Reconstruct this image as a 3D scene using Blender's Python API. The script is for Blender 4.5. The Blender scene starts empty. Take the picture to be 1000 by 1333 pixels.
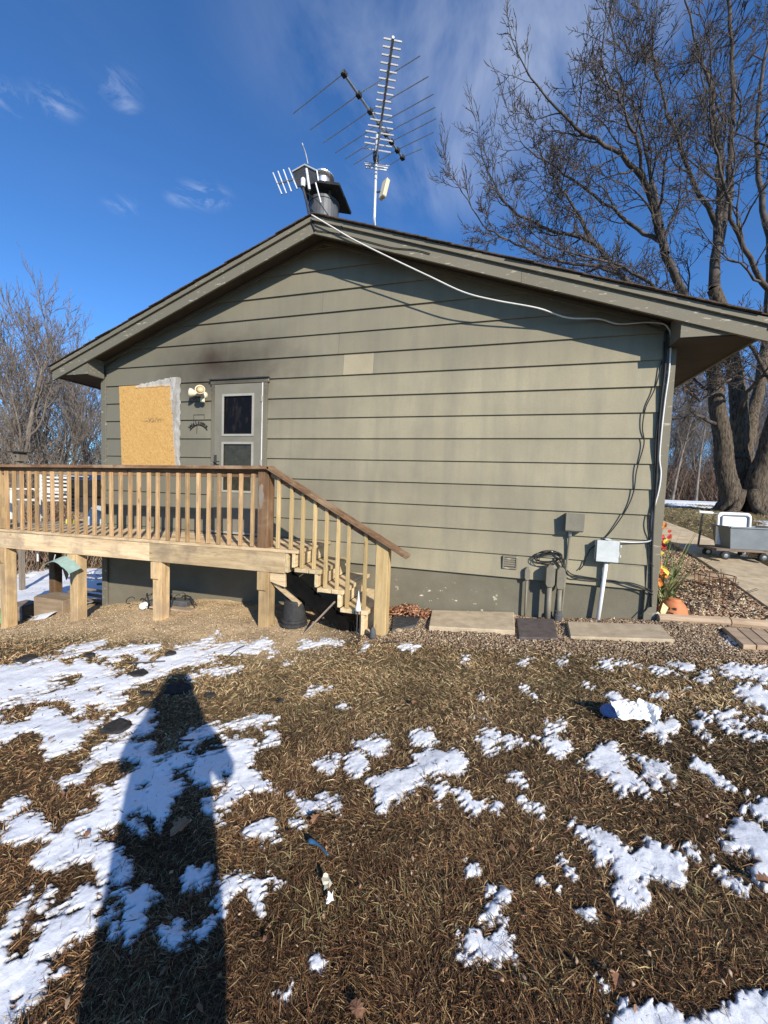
import bpy, bmesh, math, random
import numpy as np
from mathutils import Vector, Matrix, Quaternion

random.seed(7)
RNG = np.random.default_rng(7)
scene = bpy.context.scene
col = scene.collection

# ------------------------------------------------------------------ camera
CAM = np.array([2.21999, -4.89857, 1.31883])
YAW, PITCH, ROLL = (math.radians(a) for a in (15.68894, -3.32997, 2.10919))
FPX = 500.0                                   # focal length in pixels of the 1000 x 1333 photograph


def cam_axes():
    f = np.array([-math.sin(YAW) * math.cos(PITCH), math.cos(YAW) * math.cos(PITCH), math.sin(PITCH)])
    r = np.array([math.cos(YAW), math.sin(YAW), 0.0])
    u = np.cross(r, f)
    return (math.cos(ROLL) * r + math.sin(ROLL) * u, -math.sin(ROLL) * r + math.cos(ROLL) * u, f)


AR, AU, AF = cam_axes()
cd = bpy.data.cameras.new("camera")
cam = bpy.data.objects.new("camera", cd)
col.objects.link(cam)
cd.sensor_fit = 'HORIZONTAL'
cd.sensor_width = 36.0
cd.lens = 18.0
cd.clip_start = 0.02
cd.clip_end = 2000
m = Matrix.Identity(4)
for i in range(3):
    m[i][0], m[i][1], m[i][2], m[i][3] = AR[i], AU[i], -AF[i], CAM[i]
cam.matrix_world = m
scene.camera = cam

# ------------------------------------------------------------------ light
SUNV = Vector((0.93, -1.0, 0.71)).normalized()          # towards the sun
SUN_EL = math.asin(SUNV.z)
SUN_AZ = math.atan2(SUNV.x, SUNV.y)                      # clockwise from +Y
ld = bpy.data.lights.new("sun", 'SUN')
ld.energy = 4.9
ld.angle = math.radians(0.53)
ld.color = (1.0, 0.93, 0.82)
sun = bpy.data.objects.new("sun", ld)
sun.rotation_euler = (-SUNV).to_track_quat('-Z', 'Y').to_euler()
sun.location = (8, -9, 12)
col.objects.link(sun)

scene.view_settings.view_transform = 'Standard'
scene.view_settings.look = 'None'
scene.view_settings.exposure = 0.42
scene.view_settings.gamma = 1.0
scene.view_settings.use_curve_mapping = False

scene.cycles.max_bounces = 6
scene.cycles.diffuse_bounces = 3
scene.cycles.glossy_bounces = 3

W = bpy.data.worlds.new("World")
scene.world = W
W.use_nodes = True


# ------------------------------------------------------------------ node helpers
class G:
    """tiny node-graph helper"""
    def __init__(s, nt):
        s.nt = nt

    def n(s, typ, **kw):
        nd = s.nt.nodes.new(typ)
        for k, v in kw.items():
            if k.startswith('i_'):
                key = k[2:]
                key = int(key) if key.isdigit() else key.replace('_', ' ')
                s.set(nd.inputs[key], v)
            else:
                setattr(nd, k, v)
        return nd

    def set(s, sock, v):
        if isinstance(v, bpy.types.NodeSocket):
            s.nt.links.new(v, sock)
        elif isinstance(v, bpy.types.Node):
            s.nt.links.new(v.outputs[0], sock)
        else:
            if hasattr(sock.default_value, '__len__') and not isinstance(v, str):
                v = tuple(v)
                if len(sock.default_value) == 4 and len(v) == 3:
                    v = v + (1.0,)
            sock.default_value = v

    def math(s, op, a, b=0.0, c=0.0, clamp=False):
        nd = s.n('ShaderNodeMath', operation=op, use_clamp=clamp)
        s.set(nd.inputs[0], a); s.set(nd.inputs[1], b); s.set(nd.inputs[2], c)
        return nd.outputs[0]

    def vmath(s, op, a, b=(0, 0, 0)):
        nd = s.n('ShaderNodeVectorMath', operation=op)
        s.set(nd.inputs[0], a); s.set(nd.inputs[1], b)
        return nd.outputs['Value'] if op in ('LENGTH', 'DOT_PRODUCT', 'DISTANCE') else nd.outputs[0]

    def mapr(s, v, a, b, c=0.0, d=1.0, smooth=False):
        nd = s.n('ShaderNodeMapRange')
        if smooth:
            nd.interpolation_type = 'SMOOTHSTEP'
        for k, x in zip(('Value', 'From Min', 'From Max', 'To Min', 'To Max'), (v, a, b, c, d)):
            s.set(nd.inputs[k], x)
        return nd.outputs[0]

    def mix(s, f, a, b, typ='MIX'):
        nd = s.n('ShaderNodeMix', data_type='RGBA', blend_type=typ)
        s.set(nd.inputs[0], f); s.set(nd.inputs[6], a); s.set(nd.inputs[7], b)
        return nd.outputs[2]

    def noise(s, vec, scale, detail=4.0, rough=0.55, dist=0.0):
        nd = s.n('ShaderNodeTexNoise')
        s.set(nd.inputs['Vector'], vec)
        for k, v in (('Scale', scale), ('Detail', detail), ('Roughness', rough), ('Distortion', dist)):
            s.set(nd.inputs[k], v)
        return nd.outputs[0]

    def coords(s, scale=(1, 1, 1), rand=0.0):
        tc = s.n('ShaderNodeTexCoord').outputs['Object']
        if rand:
            oi = s.n('ShaderNodeObjectInfo').outputs['Random']
            off = s.math('MULTIPLY', oi, rand)
            cb = s.n('ShaderNodeCombineXYZ')
            for q in range(3):
                s.set(cb.inputs[q], off)
            tc = s.vmath('ADD', tc, cb.outputs[0])
        if scale != (1, 1, 1):
            tc = s.vmath('MULTIPLY', tc, scale)
        return tc


MATS = {}


def newmat(name, rough=0.8, spec=0.3, metal=0.0):
    m = bpy.data.materials.new(name)
    m.use_nodes = True
    nt = m.node_tree
    b = nt.nodes['Principled BSDF']
    b.inputs['Roughness'].default_value = rough
    b.inputs['Specular IOR Level'].default_value = spec
    b.inputs['Metallic'].default_value = metal
    MATS[name] = m
    return m, G(nt), b


def bump(g, b, h, strength=0.3, dist=0.01):
    nd = g.n('ShaderNodeBump', i_Strength=strength, i_Distance=dist, i_Height=h)
    g.nt.links.new(nd.outputs[0], b.inputs['Normal'])


def mottled(name, c1, c2, scale=8.0, rough=0.8, spec=0.3, metal=0.0, bmp=0.15, stretch=(1, 1, 1), rand=0.0, fine=60.0, vary=0.0):
    """two colours broken up by noise at two scales"""
    m, g, b = newmat(name, rough, spec, metal)
    v = g.coords(stretch, rand)
    n1 = g.noise(v, scale, 5, 0.6)
    n2 = g.noise(v, fine, 3, 0.6)
    f = g.mapr(g.math('ADD', g.math('MULTIPLY', n1, 0.7), g.math('MULTIPLY', n2, 0.3)), 0.36, 0.64)
    c = g.mix(f, c1, c2)
    if vary:
        oi = g.n('ShaderNodeObjectInfo').outputs['Random']
        k = g.mapr(oi, 0, 1, 1 - vary, 1 + vary)
        c = g.mix(1.0, c, g.n('ShaderNodeCombineColor', i_Red=k, i_Green=k, i_Blue=k).outputs[0], 'MULTIPLY')
    g.set(b.inputs['Base Color'], c)
    g.set(b.inputs['Roughness'], g.mapr(n2, 0, 1, max(0.05, rough - 0.08), min(1, rough + 0.08)))
    if bmp:
        bump(g, b, g.math('ADD', n1, g.math('MULTIPLY', n2, 0.5)), bmp, 0.01)
    return m


def wood(name, light, dark, stain, axis, weather=0.5, rough=0.8):
    """weathered timber: grain stretched along one axis, knots and grey stains"""
    m, g, b = newmat(name, rough, 0.25)
    s = [22.0, 22.0, 22.0]
    s[axis] = 1.3
    v = g.coords((1, 1, 1), 37.0)
    vs = g.vmath('MULTIPLY', v, s)
    wob = g.noise(v, 3.0, 2)
    n1 = g.noise(vs, 1.0, 6, 0.62, 0.5)
    s2 = [90.0, 90.0, 90.0]
    s2[axis] = 4.0
    n2 = g.noise(g.vmath('MULTIPLY', v, s2), 1.0, 3, 0.6)
    c = g.mix(g.mapr(n1, 0.32, 0.68), light, dark)
    c = g.mix(g.mapr(n2, 0.5, 0.72, 0, 0.7), c, dark)
    s3 = [14.0, 14.0, 14.0]
    s3[axis] = 2.4
    blo = g.noise(g.vmath('MULTIPLY', v, s3), 1.0, 6, 0.7, 0.4)
    c = g.mix(g.mapr(blo, 0.30, 0.50, 0.45, 0.0), c, (min(1, light[0] * 1.3), min(1, light[1] * 1.3), min(1, light[2] * 1.35)))
    c = g.mix(g.mapr(blo, 0.54, 0.70, 0.0, 0.65), c, (dark[0] * 0.55, dark[1] * 0.5, dark[2] * 0.5))
    big = g.noise(v, 2.6, 5, 0.65)
    c = g.mix(g.math('MULTIPLY', g.mapr(big, 0.45, 0.68, 0, 1, True), weather), c, stain)
    kv = g.n('ShaderNodeTexVoronoi', feature='F1')
    sk = [7.0, 7.0, 7.0]
    sk[axis] = 2.6
    g.set(kv.inputs['Vector'], g.vmath('MULTIPLY', v, sk)); kv.inputs['Scale'].default_value = 1.0
    kn = g.mapr(kv.outputs['Distance'], 0.04, 0.13, 0.75, 0.0, True)
    c = g.mix(kn, c, (dark[0] * 0.45, dark[1] * 0.4, dark[2] * 0.35))
    oi = g.n('ShaderNodeObjectInfo').outputs['Random']
    k = g.mapr(oi, 0, 1, 0.74, 1.2)
    c = g.mix(1.0, c, g.n('ShaderNodeCombineColor', i_Red=k, i_Green=k, i_Blue=g.mapr(oi, 0, 1, 0.70, 1.2)).outputs[0], 'MULTIPLY')
    g.set(b.inputs['Base Color'], c)
    bump(g, b, g.math('ADD', n1, g.math('MULTIPLY', n2, 0.6)), 0.45, 0.004)
    return m


def vcolor(name, rough=0.9, spec=0.15, sheen=0.0, noise=0.0, scale=30.0):
    """colour from the mesh's own colour attribute (per blade, chip or leaf)"""
    m, g, b = newmat(name, rough, spec)
    a = g.n('ShaderNodeAttribute', attribute_name='Col').outputs['Color']
    if noise:
        n = g.noise(g.coords(), scale, 4, 0.65)
        k = g.mapr(n, 0.3, 0.7, 1 - noise, 1 + noise)
        a = g.mix(1.0, a, g.n('ShaderNodeCombineColor', i_Red=k, i_Green=k, i_Blue=k).outputs[0], 'MULTIPLY')
    g.set(b.inputs['Base Color'], a)
    return m


# ------------------------------------------------------------------ sky
def build_world():
    g = G(W.node_tree)
    bg = W.node_tree.nodes['Background']
    sky = g.n('ShaderNodeTexSky', sky_type='NISHITA')
    sky.sun_disc = False
    sky.sun_elevation = SUN_EL
    sky.sun_rotation = SUN_AZ
    sky.altitude = 900
    sky.air_density = 1.0
    sky.dust_density = 0.35
    sky.ozone_density = 3.0
    d = g.vmath('NORMALIZE', g.n('ShaderNodeTexCoord').outputs['Generated'])
    sep = g.n('ShaderNodeSeparateXYZ', i_0=d)
    # a flat cloud deck far overhead: project the direction on a plane
    h = g.math('MAXIMUM', sep.outputs[2], 0.06)
    px = g.math('DIVIDE', sep.outputs[0], h)
    py = g.math('DIVIDE', sep.outputs[1], h)
    cb = g.n('ShaderNodeCombineXYZ', i_0=px, i_1=py)
    v = cb.outputs[0]
    wv = g.vmath('MULTIPLY', v, (1.0, 0.6, 1.0))
    wisp = g.noise(wv, 7.5, 9, 0.68, 0.9)
    veil = g.noise(wv, 2.3, 6, 0.6, 0.6)
    patch = g.noise(v, 0.85, 2, 0.5)
    # small torn wisps and one broad thin veil, at the places where they hang
    total = None
    for (x, y, rx, strength) in CLOUDS:
        dd = Vector(AF + AR * (x - 500) / FPX - AU * (y - 666.5) / FPX)
        c = dd / dd.z
        dv = g.vmath('SUBTRACT', v, (c.x, c.y, 0))
        ln = g.vmath('LENGTH', g.vmath('MULTIPLY', dv, (1 / rx, 1 / (rx * 0.75), 0)))
        src = veil if rx > 0.5 else wisp
        mk = g.math('MULTIPLY', g.mapr(ln, 0.0, 1.0, 1.0, 0.0, True), strength)
        lo = 0.40 if rx > 0.5 else 0.46
        mk = g.math('MULTIPLY', mk, g.mapr(src, lo, lo + 0.32))
        total = mk if total is None else g.math('MAXIMUM', total, mk)
    total = g.math('ADD', total, g.math('MULTIPLY', g.mapr(patch, 0.55, 0.75), g.mapr(veil, 0.5, 0.85, 0, 0.05)), clamp=True)
    skyc = g.mix(1.0, sky.outputs[0], SKY_TINT, 'MULTIPLY')
    c = g.mix(total, skyc, (7.0, 7.4, 8.2))
    g.set(bg.inputs['Color'], c)
    bg.inputs['Strength'].default_value = 0.115


SKY_TINT = (0.52, 0.90, 1.28)
CLOUDS = [(150, 112, 0.085, 0.75), (162, 132, 0.06, 0.6), (70, 132, 0.10, 0.4), (8, 128, 0.10, 0.5), (265, 255, 0.13, 0.6), (240, 258, 0.09, 0.45), (160, 268, 0.10, 0.22),
          (660, 85, 0.66, 0.50), (520, 50, 0.52, 0.26), (740, 20, 0.55, 0.42), (610, 190, 0.6, 0.36)]
build_world()


# ------------------------------------------------------------------ pixels of the photograph to places
def ray(x, y):
    return AF + AR * ((x - 500) / FPX) - AU * ((y - 666.5) / FPX)


def pY(x, y, Y=0.0):
    d = ray(x, y)
    return CAM + (Y - CAM[1]) / d[1] * d


def pX(x, y, X):
    d = ray(x, y)
    return CAM + (X - CAM[0]) / d[0] * d


def pZ(x, y, Z):
    d = ray(x, y)
    return CAM + (Z - CAM[2]) / d[2] * d


def pD(x, y, dep):
    return CAM + ray(x, y) * dep


def to_px(P):
    d = np.asarray(P, float) - CAM
    z = d @ AF
    zz = np.where(z > 0.05, z, 0.05)
    x = 500 + FPX * (d @ AR) / zz
    y = 666.5 - FPX * (d @ AU) / zz
    return np.where(z > 0.05, x, -9999), np.where(z > 0.05, y, -9999), z


def pG(x, y):
    """where the pixel's ray meets the ground"""
    z = -0.2
    for _ in range(12):
        p = pZ(x, y, z)
        z = 0.5 * z + 0.5 * float(gz(p[0], p[1]))
    p[2] = float(gz(p[0], p[1]))
    return p


# ------------------------------------------------------------------ terrain height
GX = np.array([-400, -60, -14, -9, -6.5, -4.8, -3.4, -1.9, -0.35, 1.1, 2.0, 2.75, 3.5, 4.2, 8, 60, 400.])
GZ = np.array([-1.6, -1.7, -1.8, -1.62, -1.36, -1.0, -0.68, -0.47, -0.37, -0.28, -0.2, -0.15, -0.08, -0.01, 0.0, 0.0, 0.0])


def gz(X, Y):
    X = np.asarray(X, float); Y = np.asarray(Y, float)
    base = 0.0
    for o, w in ((-0.35, .25), (0, .5), (0.35, .25)):
        base = base + w * np.interp(X + o, GX, GZ)
    t = np.clip((X - 3.95) / 1.0, 0, 1)
    w = t * t * (3 - 2 * t)
    up = 1.25 * (1 - np.exp(-np.clip(Y - 0.1, 0, None) / 5.5))
    return base + w * up


def hash2(ix, iy, seed):
    h = (ix.astype(np.int64) * 374761393 + iy.astype(np.int64) * 668265263 + seed * 1442695041) & 0xffffffff
    h = ((h ^ (h >> 13)) * 1274126177) & 0xffffffff
    return ((h ^ (h >> 16)) & 0xffff) / 65535.0


def vnoise(x, y, seed=0):
    ix = np.floor(x); iy = np.floor(y)
    fx = x - ix; fy = y - iy
    fx = fx * fx * (3 - 2 * fx); fy = fy * fy * (3 - 2 * fy)
    a = hash2(ix, iy, seed); b = hash2(ix + 1, iy, seed)
    c = hash2(ix, iy + 1, seed); d = hash2(ix + 1, iy + 1, seed)
    return (a * (1 - fx) + b * fx) * (1 - fy) + (c * (1 - fx) + d * fx) * fy


def fbm(x, y, seed=0, oct=4):
    t = 0.0; a = 0.5; s = 0.0
    for o in range(oct):
        t = t + a * vnoise(x * 2 ** o + 17.3 * o, y * 2 ** o - 9.1 * o, seed + o)
        s += a
        a *= 0.5
    return t / s


# ------------------------------------------------------------------ mesh helpers
def tag(o, label=None, cat=None, group=None, kind=None):
    for k, v in (('label', label), ('category', cat), ('group', group), ('kind', kind)):
        if v:
            o[k] = v
    return o


def link(o, parent=None, world_origin=True):
    col.objects.link(o)
    if parent is not None:
        o.parent = parent
        if world_origin:                       # mesh is given in world coordinates
            p = Vector((0, 0, 0)); q = parent
            while q is not None:
                p += q.location; q = q.parent
            o.location = -p
    return o


def thing(name, label, cat, loc=(0, 0, 0), group=None):
    o = bpy.data.objects.new(name, None)
    o.empty_display_size = 0.1
    o.location = loc
    col.objects.link(o)
    return tag(o, label, cat, group)


class MB:
    def __init__(s):
        s.v = []; s.f = []

    def add(s, vs, fs):
        k = len(s.v)
        s.v += [tuple(map(float, p)) for p in vs]
        s.f += [tuple(i + k for i in f) for f in fs]
        return s

    BF = [(0, 3, 2, 1), (4, 5, 6, 7), (0, 1, 5, 4), (1, 2, 6, 5), (2, 3, 7, 6), (3, 0, 4, 7)]

    def hexa(s, p8):
        return s.add(p8, MB.BF)

    def box(s, x0, x1, y0, y1, z0, z1):
        return s.hexa([(x0, y0, z0), (x1, y0, z0), (x1, y1, z0), (x0, y1, z0), (x0, y0, z1), (x1, y0, z1), (x1, y1, z1), (x0, y1, z1)])

    def obox(s, c, ax, ay, az):
        """box by centre and three half-axis vectors"""
        c, ax, ay, az = (np.asarray(q, float) for q in (c, ax, ay, az))
        return s.hexa([c - ax - ay - az, c + ax - ay - az, c + ax + ay - az, c - ax + ay - az,
                       c - ax - ay + az, c + ax - ay + az, c + ax + ay + az, c - ax + ay + az])

    def bar(s, a, b, w, t, up=(0, 0, 1)):
        """rectangular bar from a to b, w wide across, t thick along up"""
        a, b, up = (np.asarray(q, float) for q in (a, b, up))
        d = b - a; L = np.linalg.norm(d); d = d / L
        sd = np.cross(d, up); sd = sd / np.linalg.norm(sd)
        u = np.cross(sd, d)
        return s.obox((a + b) / 2, d * L / 2, sd * w / 2, u * t / 2)

    def prism(s, poly, y0, y1):
        """polygon of (x, z) extruded along y"""
        n = len(poly)
        vs = [(x, y0, z) for x, z in poly] + [(x, y1, z) for x, z in poly]
        fs = [tuple(range(n)), tuple(range(2 * n - 1, n - 1, -1))]
        fs += [(i, i + n, (i + 1) % n + n, (i + 1) % n) for i in range(n)]
        return s.add(vs, fs)

    def prismx(s, poly, x0, x1):
        """polygon of (y, z) extruded along x"""
        n = len(poly)
        vs = [(x0, y, z) for y, z in poly] + [(x1, y, z) for y, z in poly]
        fs = [tuple(range(n)), tuple(range(2 * n - 1, n - 1, -1))]
        fs += [(i, i + n, (i + 1) % n + n, (i + 1) % n) for i in range(n)]
        return s.add(vs, fs)

    def tube(s, pts, r, n=6, cap=True):
        pts = [np.asarray(p, float) for p in pts]
        rs = list(r) if hasattr(r, '__len__') else [r] * len(pts)
        k = len(s.v)
        prev = None
        for i, p in enumerate(pts):
            d = pts[min(i + 1, len(pts) - 1)] - pts[max(i - 1, 0)]
            d = d / (np.linalg.norm(d) + 1e-9)
            if prev is None:
                a = np.array([0, 0, 1.0]) if abs(d[2]) < 0.9 else np.array([1.0, 0, 0])
            else:
                a = prev
            sd = np.cross(d, a); sd /= (np.linalg.norm(sd) + 1e-9)
            u = np.cross(sd, d); prev = u
            for j in range(n):
                t = 2 * math.pi * j / n
                s.v.append(tuple(p + rs[i] * (math.cos(t) * sd + math.sin(t) * u)))
        for i in range(len(pts) - 1):
            for j in range(n):
                a, b = k + i * n + j, k + i * n + (j + 1) % n
                s.f.append((a, b, b + n, a + n))
        if cap:
            s.f.append(tuple(k + j for j in range(n - 1, -1, -1)))
            e = k + (len(pts) - 1) * n
            s.f.append(tuple(e + j for j in range(n)))
        return s

    def lathe(s, prof, c, n=20, axis=(0, 0, 1), ph=0.0):
        """profile of (radius, height) turned about an axis through c"""
        ax = Vector(axis).normalized()
        q = Vector((0, 0, 1)).rotation_difference(ax)
        k = len(s.v)
        for r, h in prof:
            for j in range(n):
                t = 2 * math.pi * j / n + ph
                p = q @ Vector((r * math.cos(t), r * math.sin(t), h))
                s.v.append((p.x + c[0], p.y + c[1], p.z + c[2]))
        for i in range(len(prof) - 1):
            for j in range(n):
                a, b = k + i * n + j, k + i * n + (j + 1) % n
                s.f.append((a, b, b + n, a + n))
        if prof[0][0] > 1e-6:
            s.f.append(tuple(k + j for j in range(n - 1, -1, -1)))
        if prof[-1][0] > 1e-6:
            e = k + (len(prof) - 1) * n
            s.f.append(tuple(e + j for j in range(n)))
        return s

    def build(s, name, mat, parent=None, smooth=False, bevel=0.0, fn=None, seg=1):
        me = bpy.data.meshes.new(name)
        vs = s.v if fn is None else [fn(*p) for p in s.v]
        me.from_pydata(vs, [], s.f)
        bm = bmesh.new(); bm.from_mesh(me)
        bmesh.ops.recalc_face_normals(bm, faces=bm.faces)
        if bevel:
            bmesh.ops.bevel(bm, geom=list(bm.edges), offset=bevel, segments=seg, affect='EDGES', clamp_overlap=True)
        bm.to_mesh(me); bm.free()
        if smooth:
            me.polygons.foreach_set('use_smooth', [True] * len(me.polygons))
        me.materials.append(MATS[mat])
        o = bpy.data.objects.new(name, me)
        return link(o, parent)


def fast_mesh(name, V, quads=None, tris=None, colors=None, mat=None, parent=None, smooth=False):
    """large meshes straight from arrays"""
    me = bpy.data.meshes.new(name)
    V = np.ascontiguousarray(V, dtype=np.float32)
    me.vertices.add(len(V))
    me.vertices.foreach_set('co', V.ravel())
    lv = []; tot = []
    if quads is not None and len(quads):
        lv.append(np.asarray(quads).ravel()); tot.append(np.full(len(quads), 4))
    if tris is not None and len(tris):
        lv.append(np.asarray(tris).ravel()); tot.append(np.full(len(tris), 3))
    lv = np.concatenate(lv).astype(np.int32); tot = np.concatenate(tot).astype(np.int32)
    me.loops.add(len(lv)); me.loops.foreach_set('vertex_index', lv)
    me.polygons.add(len(tot))
    me.polygons.foreach_set('loop_start', np.concatenate([[0], np.cumsum(tot)[:-1]]).astype(np.int32))
    me.polygons.foreach_set('loop_total', tot)
    if smooth:
        me.polygons.foreach_set('use_smooth', np.ones(len(tot), dtype=bool))
    me.update(calc_edges=True)
    if colors is not None:
        a = me.color_attributes.new('Col', 'FLOAT_COLOR', 'POINT')
        C = np.ones((len(V), 4), dtype=np.float32); C[:, :3] = colors
        a.data.foreach_set('color', C.ravel())
    if mat:
        me.materials.append(MATS[mat])
    o = bpy.data.objects.new(name, me)
    return link(o, parent)


def copy_tree(o, parent=None):
    c = o.copy(); col.objects.link(c)
    c.parent = parent
    for ch in list(o.children):
        copy_tree(ch, c)
    return c


# ------------------------------------------------------------------ materials
def build_materials():
    # painted lap siding: khaki grey, weathered, scorched around the door head
    for nm, ca, cb_ in (('siding', (0.262, 0.230, 0.154), (0.328, 0.287, 0.190)), ('trim_paint', (0.165, 0.144, 0.101), (0.21, 0.184, 0.130))):
        m, g, b = newmat(nm, 0.75, 0.25)
        v = g.coords()
        n1 = g.noise(v, 1.1, 5, 0.6)
        st = g.noise(g.vmath('MULTIPLY', v, (5.0, 5.0, 0.55)), 1.0, 4, 0.65)
        fi = g.noise(v, 55, 4, 0.7)
        c = g.mix(g.mapr(n1, 0.34, 0.66), ca, cb_)
        c = g.mix(g.mapr(st, 0.44, 0.72, 0, 0.6), c, (0.19, 0.176, 0.134))
        c = g.mix(g.mapr(fi, 0.45, 0.7, 0, 0.25), c, (0.17, 0.155, 0.115))
        oi = g.n('ShaderNodeObjectInfo').outputs['Random']
        k = g.mapr(oi, 0, 1, 0.94, 1.05)
        c = g.mix(1.0, c, g.n('ShaderNodeCombineColor', i_Red=k, i_Green=k, i_Blue=k).outputs[0], 'MULTIPLY')
        # grimy side of the wall towards the burnt window
        sp = g.n('ShaderNodeSeparateXYZ', i_0=v)
        grime = g.mapr(g.math('ADD', sp.outputs[0], g.mapr(n1, 0.2, 0.8, -0.8, 0.8)), -3.6, 2.2, 0.86, 0.0, True)
        c = g.mix(grime, c, (0.135, 0.128, 0.098))
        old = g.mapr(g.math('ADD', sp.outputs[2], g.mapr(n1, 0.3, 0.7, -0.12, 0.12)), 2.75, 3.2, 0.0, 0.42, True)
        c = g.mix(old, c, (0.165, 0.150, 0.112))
        # soot plume over the door head
        dv = g.vmath('MULTIPLY', g.vmath('SUBTRACT', v, (-1.65, 0, 3.02)), (1 / 1.5, 0, 1 / 0.68))
        so = g.mapr(g.math('ADD', g.vmath('LENGTH', dv), g.mapr(g.noise(v, 3.5, 4), 0, 1, -0.35, 0.35)), -0.2, 1.2, 0.88, 0.0, True)
        c = g.mix(so, c, (0.034, 0.025, 0.018))
        dv2 = g.vmath('MULTIPLY', g.vmath('SUBTRACT', v, (-1.9, 0, 3.12)), (1 / 0.3, 0, 1 / 0.26))
        so2 = g.mapr(g.math('ADD', g.vmath('LENGTH', dv2), g.mapr(g.noise(v, 5, 4), 0, 1, -0.4, 0.4)), 0.0, 1.0, 0.6, 0.0, True)
        c = g.mix(so2, c, (0.036, 0.019, 0.012))
        if nm == 'trim_paint':
            # flaked paint along the boards
            fl = g.noise(g.vmath('MULTIPLY', v, (3.0, 8.0, 14.0)), 2.4, 6, 0.7)
            c = g.mix(g.mapr(fl, 0.61, 0.65), c, (0.40, 0.355, 0.285))
        g.set(b.inputs['Base Color'], c)
        bump(g, b, g.math('ADD', g.math('MULTIPLY', fi, 0.6), g.noise(v, 9, 4)), 0.22, 0.006)
    # painted block foundation, flaking near the ground
    m, g, b = newmat('foundation', 0.85, 0.2)
    v = g.coords()
    n1 = g.noise(v, 2.0, 6, 0.65); fi = g.noise(v, 70, 3, 0.7)
    c = g.mix(g.mapr(n1, 0.35, 0.65), (0.140, 0.126, 0.090), (0.180, 0.162, 0.118))
    c = g.mix(g.mapr(fi, 0.5, 0.75, 0, 0.3), c, (0.12, 0.11, 0.085))
    sp = g.n('ShaderNodeSeparateXYZ', i_0=v)
    zone = g.math('MULTIPLY', g.mapr(sp.outputs[0], 0.9, 1.3, 0, 1), g.mapr(sp.outputs[0], 2.2, 2.5, 1, 0))
    zone = g.math('MULTIPLY', zone, g.mapr(sp.outputs[2], 0.02, 0.2, 1, 0))
    fl = g.noise(g.vmath('MULTIPLY', v, (1.0, 1.0, 1.6)), 8.0, 4, 0.6)
    c = g.mix(g.math('MULTIPLY', zone, g.mapr(fl, 0.64, 0.67)), c, (0.62, 0.57, 0.44))
    g.set(b.inputs['Base Color'], c)
    bump(g, b, g.math('ADD', fi, g.noise(v, 12, 5)), 0.35, 0.008)

    wood('deck_wood_x', (0.68, 0.52, 0.32), (0.46, 0.32, 0.175), (0.30, 0.225, 0.155), 0, 0.7)
    wood('deck_wood_y', (0.70, 0.55, 0.34), (0.50, 0.37, 0.20), (0.38, 0.30, 0.21), 1, 0.45)
    wood('deck_wood_z', (0.60, 0.43, 0.235), (0.40, 0.265, 0.13), (0.28, 0.205, 0.135), 2, 0.6)
    wood('baluster_wood', (0.56, 0.37, 0.19), (0.35, 0.205, 0.095), (0.26, 0.18, 0.11), 2, 0.55)
    wood('new_wood_z', (0.52, 0.38, 0.19), (0.42, 0.29, 0.13), (0.34, 0.25, 0.14), 2, 0.25)
    wood('rail_wood_x', (0.27, 0.155, 0.083), (0.125, 0.068, 0.037), (0.38, 0.275, 0.175), 0, 0.7)
    wood('dark_post_z', (0.20, 0.115, 0.06), (0.10, 0.054, 0.028), (0.33, 0.23, 0.14), 2, 0.4)
    wood('timber_x', (0.42, 0.31, 0.21), (0.31, 0.22, 0.14), (0.24, 0.185, 0.135), 0, 0.5)
    wood('grey_wood_x', (0.25, 0.19, 0.14), (0.16, 0.12, 0.085), (0.20, 0.17, 0.14), 0, 0.5)
    wood('grey_wood_z', (0.25, 0.21, 0.16), (0.17, 0.135, 0.10), (0.20, 0.17, 0.14), 2, 0.5)
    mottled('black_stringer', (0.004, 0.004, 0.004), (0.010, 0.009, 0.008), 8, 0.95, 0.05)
    mottled('shingle', (0.045, 0.036, 0.03), (0.12, 0.085, 0.06), 18, 0.95, 0.1, bmp=0.6, fine=150)
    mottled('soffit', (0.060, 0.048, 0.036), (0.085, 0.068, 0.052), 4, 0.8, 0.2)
    mottled('door_paint', (0.165, 0.152, 0.115), (0.205, 0.188, 0.146), 3, 0.55, 0.35, bmp=0.08)
    mottled('alu_frame', (0.29, 0.275, 0.23), (0.36, 0.34, 0.29), 6, 0.45, 0.4, bmp=0.05)
    m, g, b = newmat('dark_glass', 0.1, 0.12)  # near-black colour stands in for the unlit room behind the door pane
    n = g.noise(g.coords((1, 1, 0.3)), 16, 4, 0.6)
    g.set(b.inputs['Base Color'], g.mix(g.mapr(n, 0.52, 0.72), (0.006, 0.005, 0.005), (0.022, 0.017, 0.015)))
    g.set(b.inputs['Roughness'], g.mapr(n, 0.4, 0.7, 0.05, 0.35))
    m, g, b = newmat('screen_glass', 0.14, 0.25)
    n = g.noise(g.coords(), 14, 5, 0.7)
    g.set(b.inputs['Base Color'], g.mix(g.mapr(n, 0.35, 0.7), (0.03, 0.028, 0.02), (0.055, 0.05, 0.036)))
    # oriented strand board: layered flakes turned every way
    m, g, b = newmat('strand_board', 0.8, 0.2)
    v = g.coords()
    c = None
    base = (0.60, 0.36, 0.125)
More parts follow.
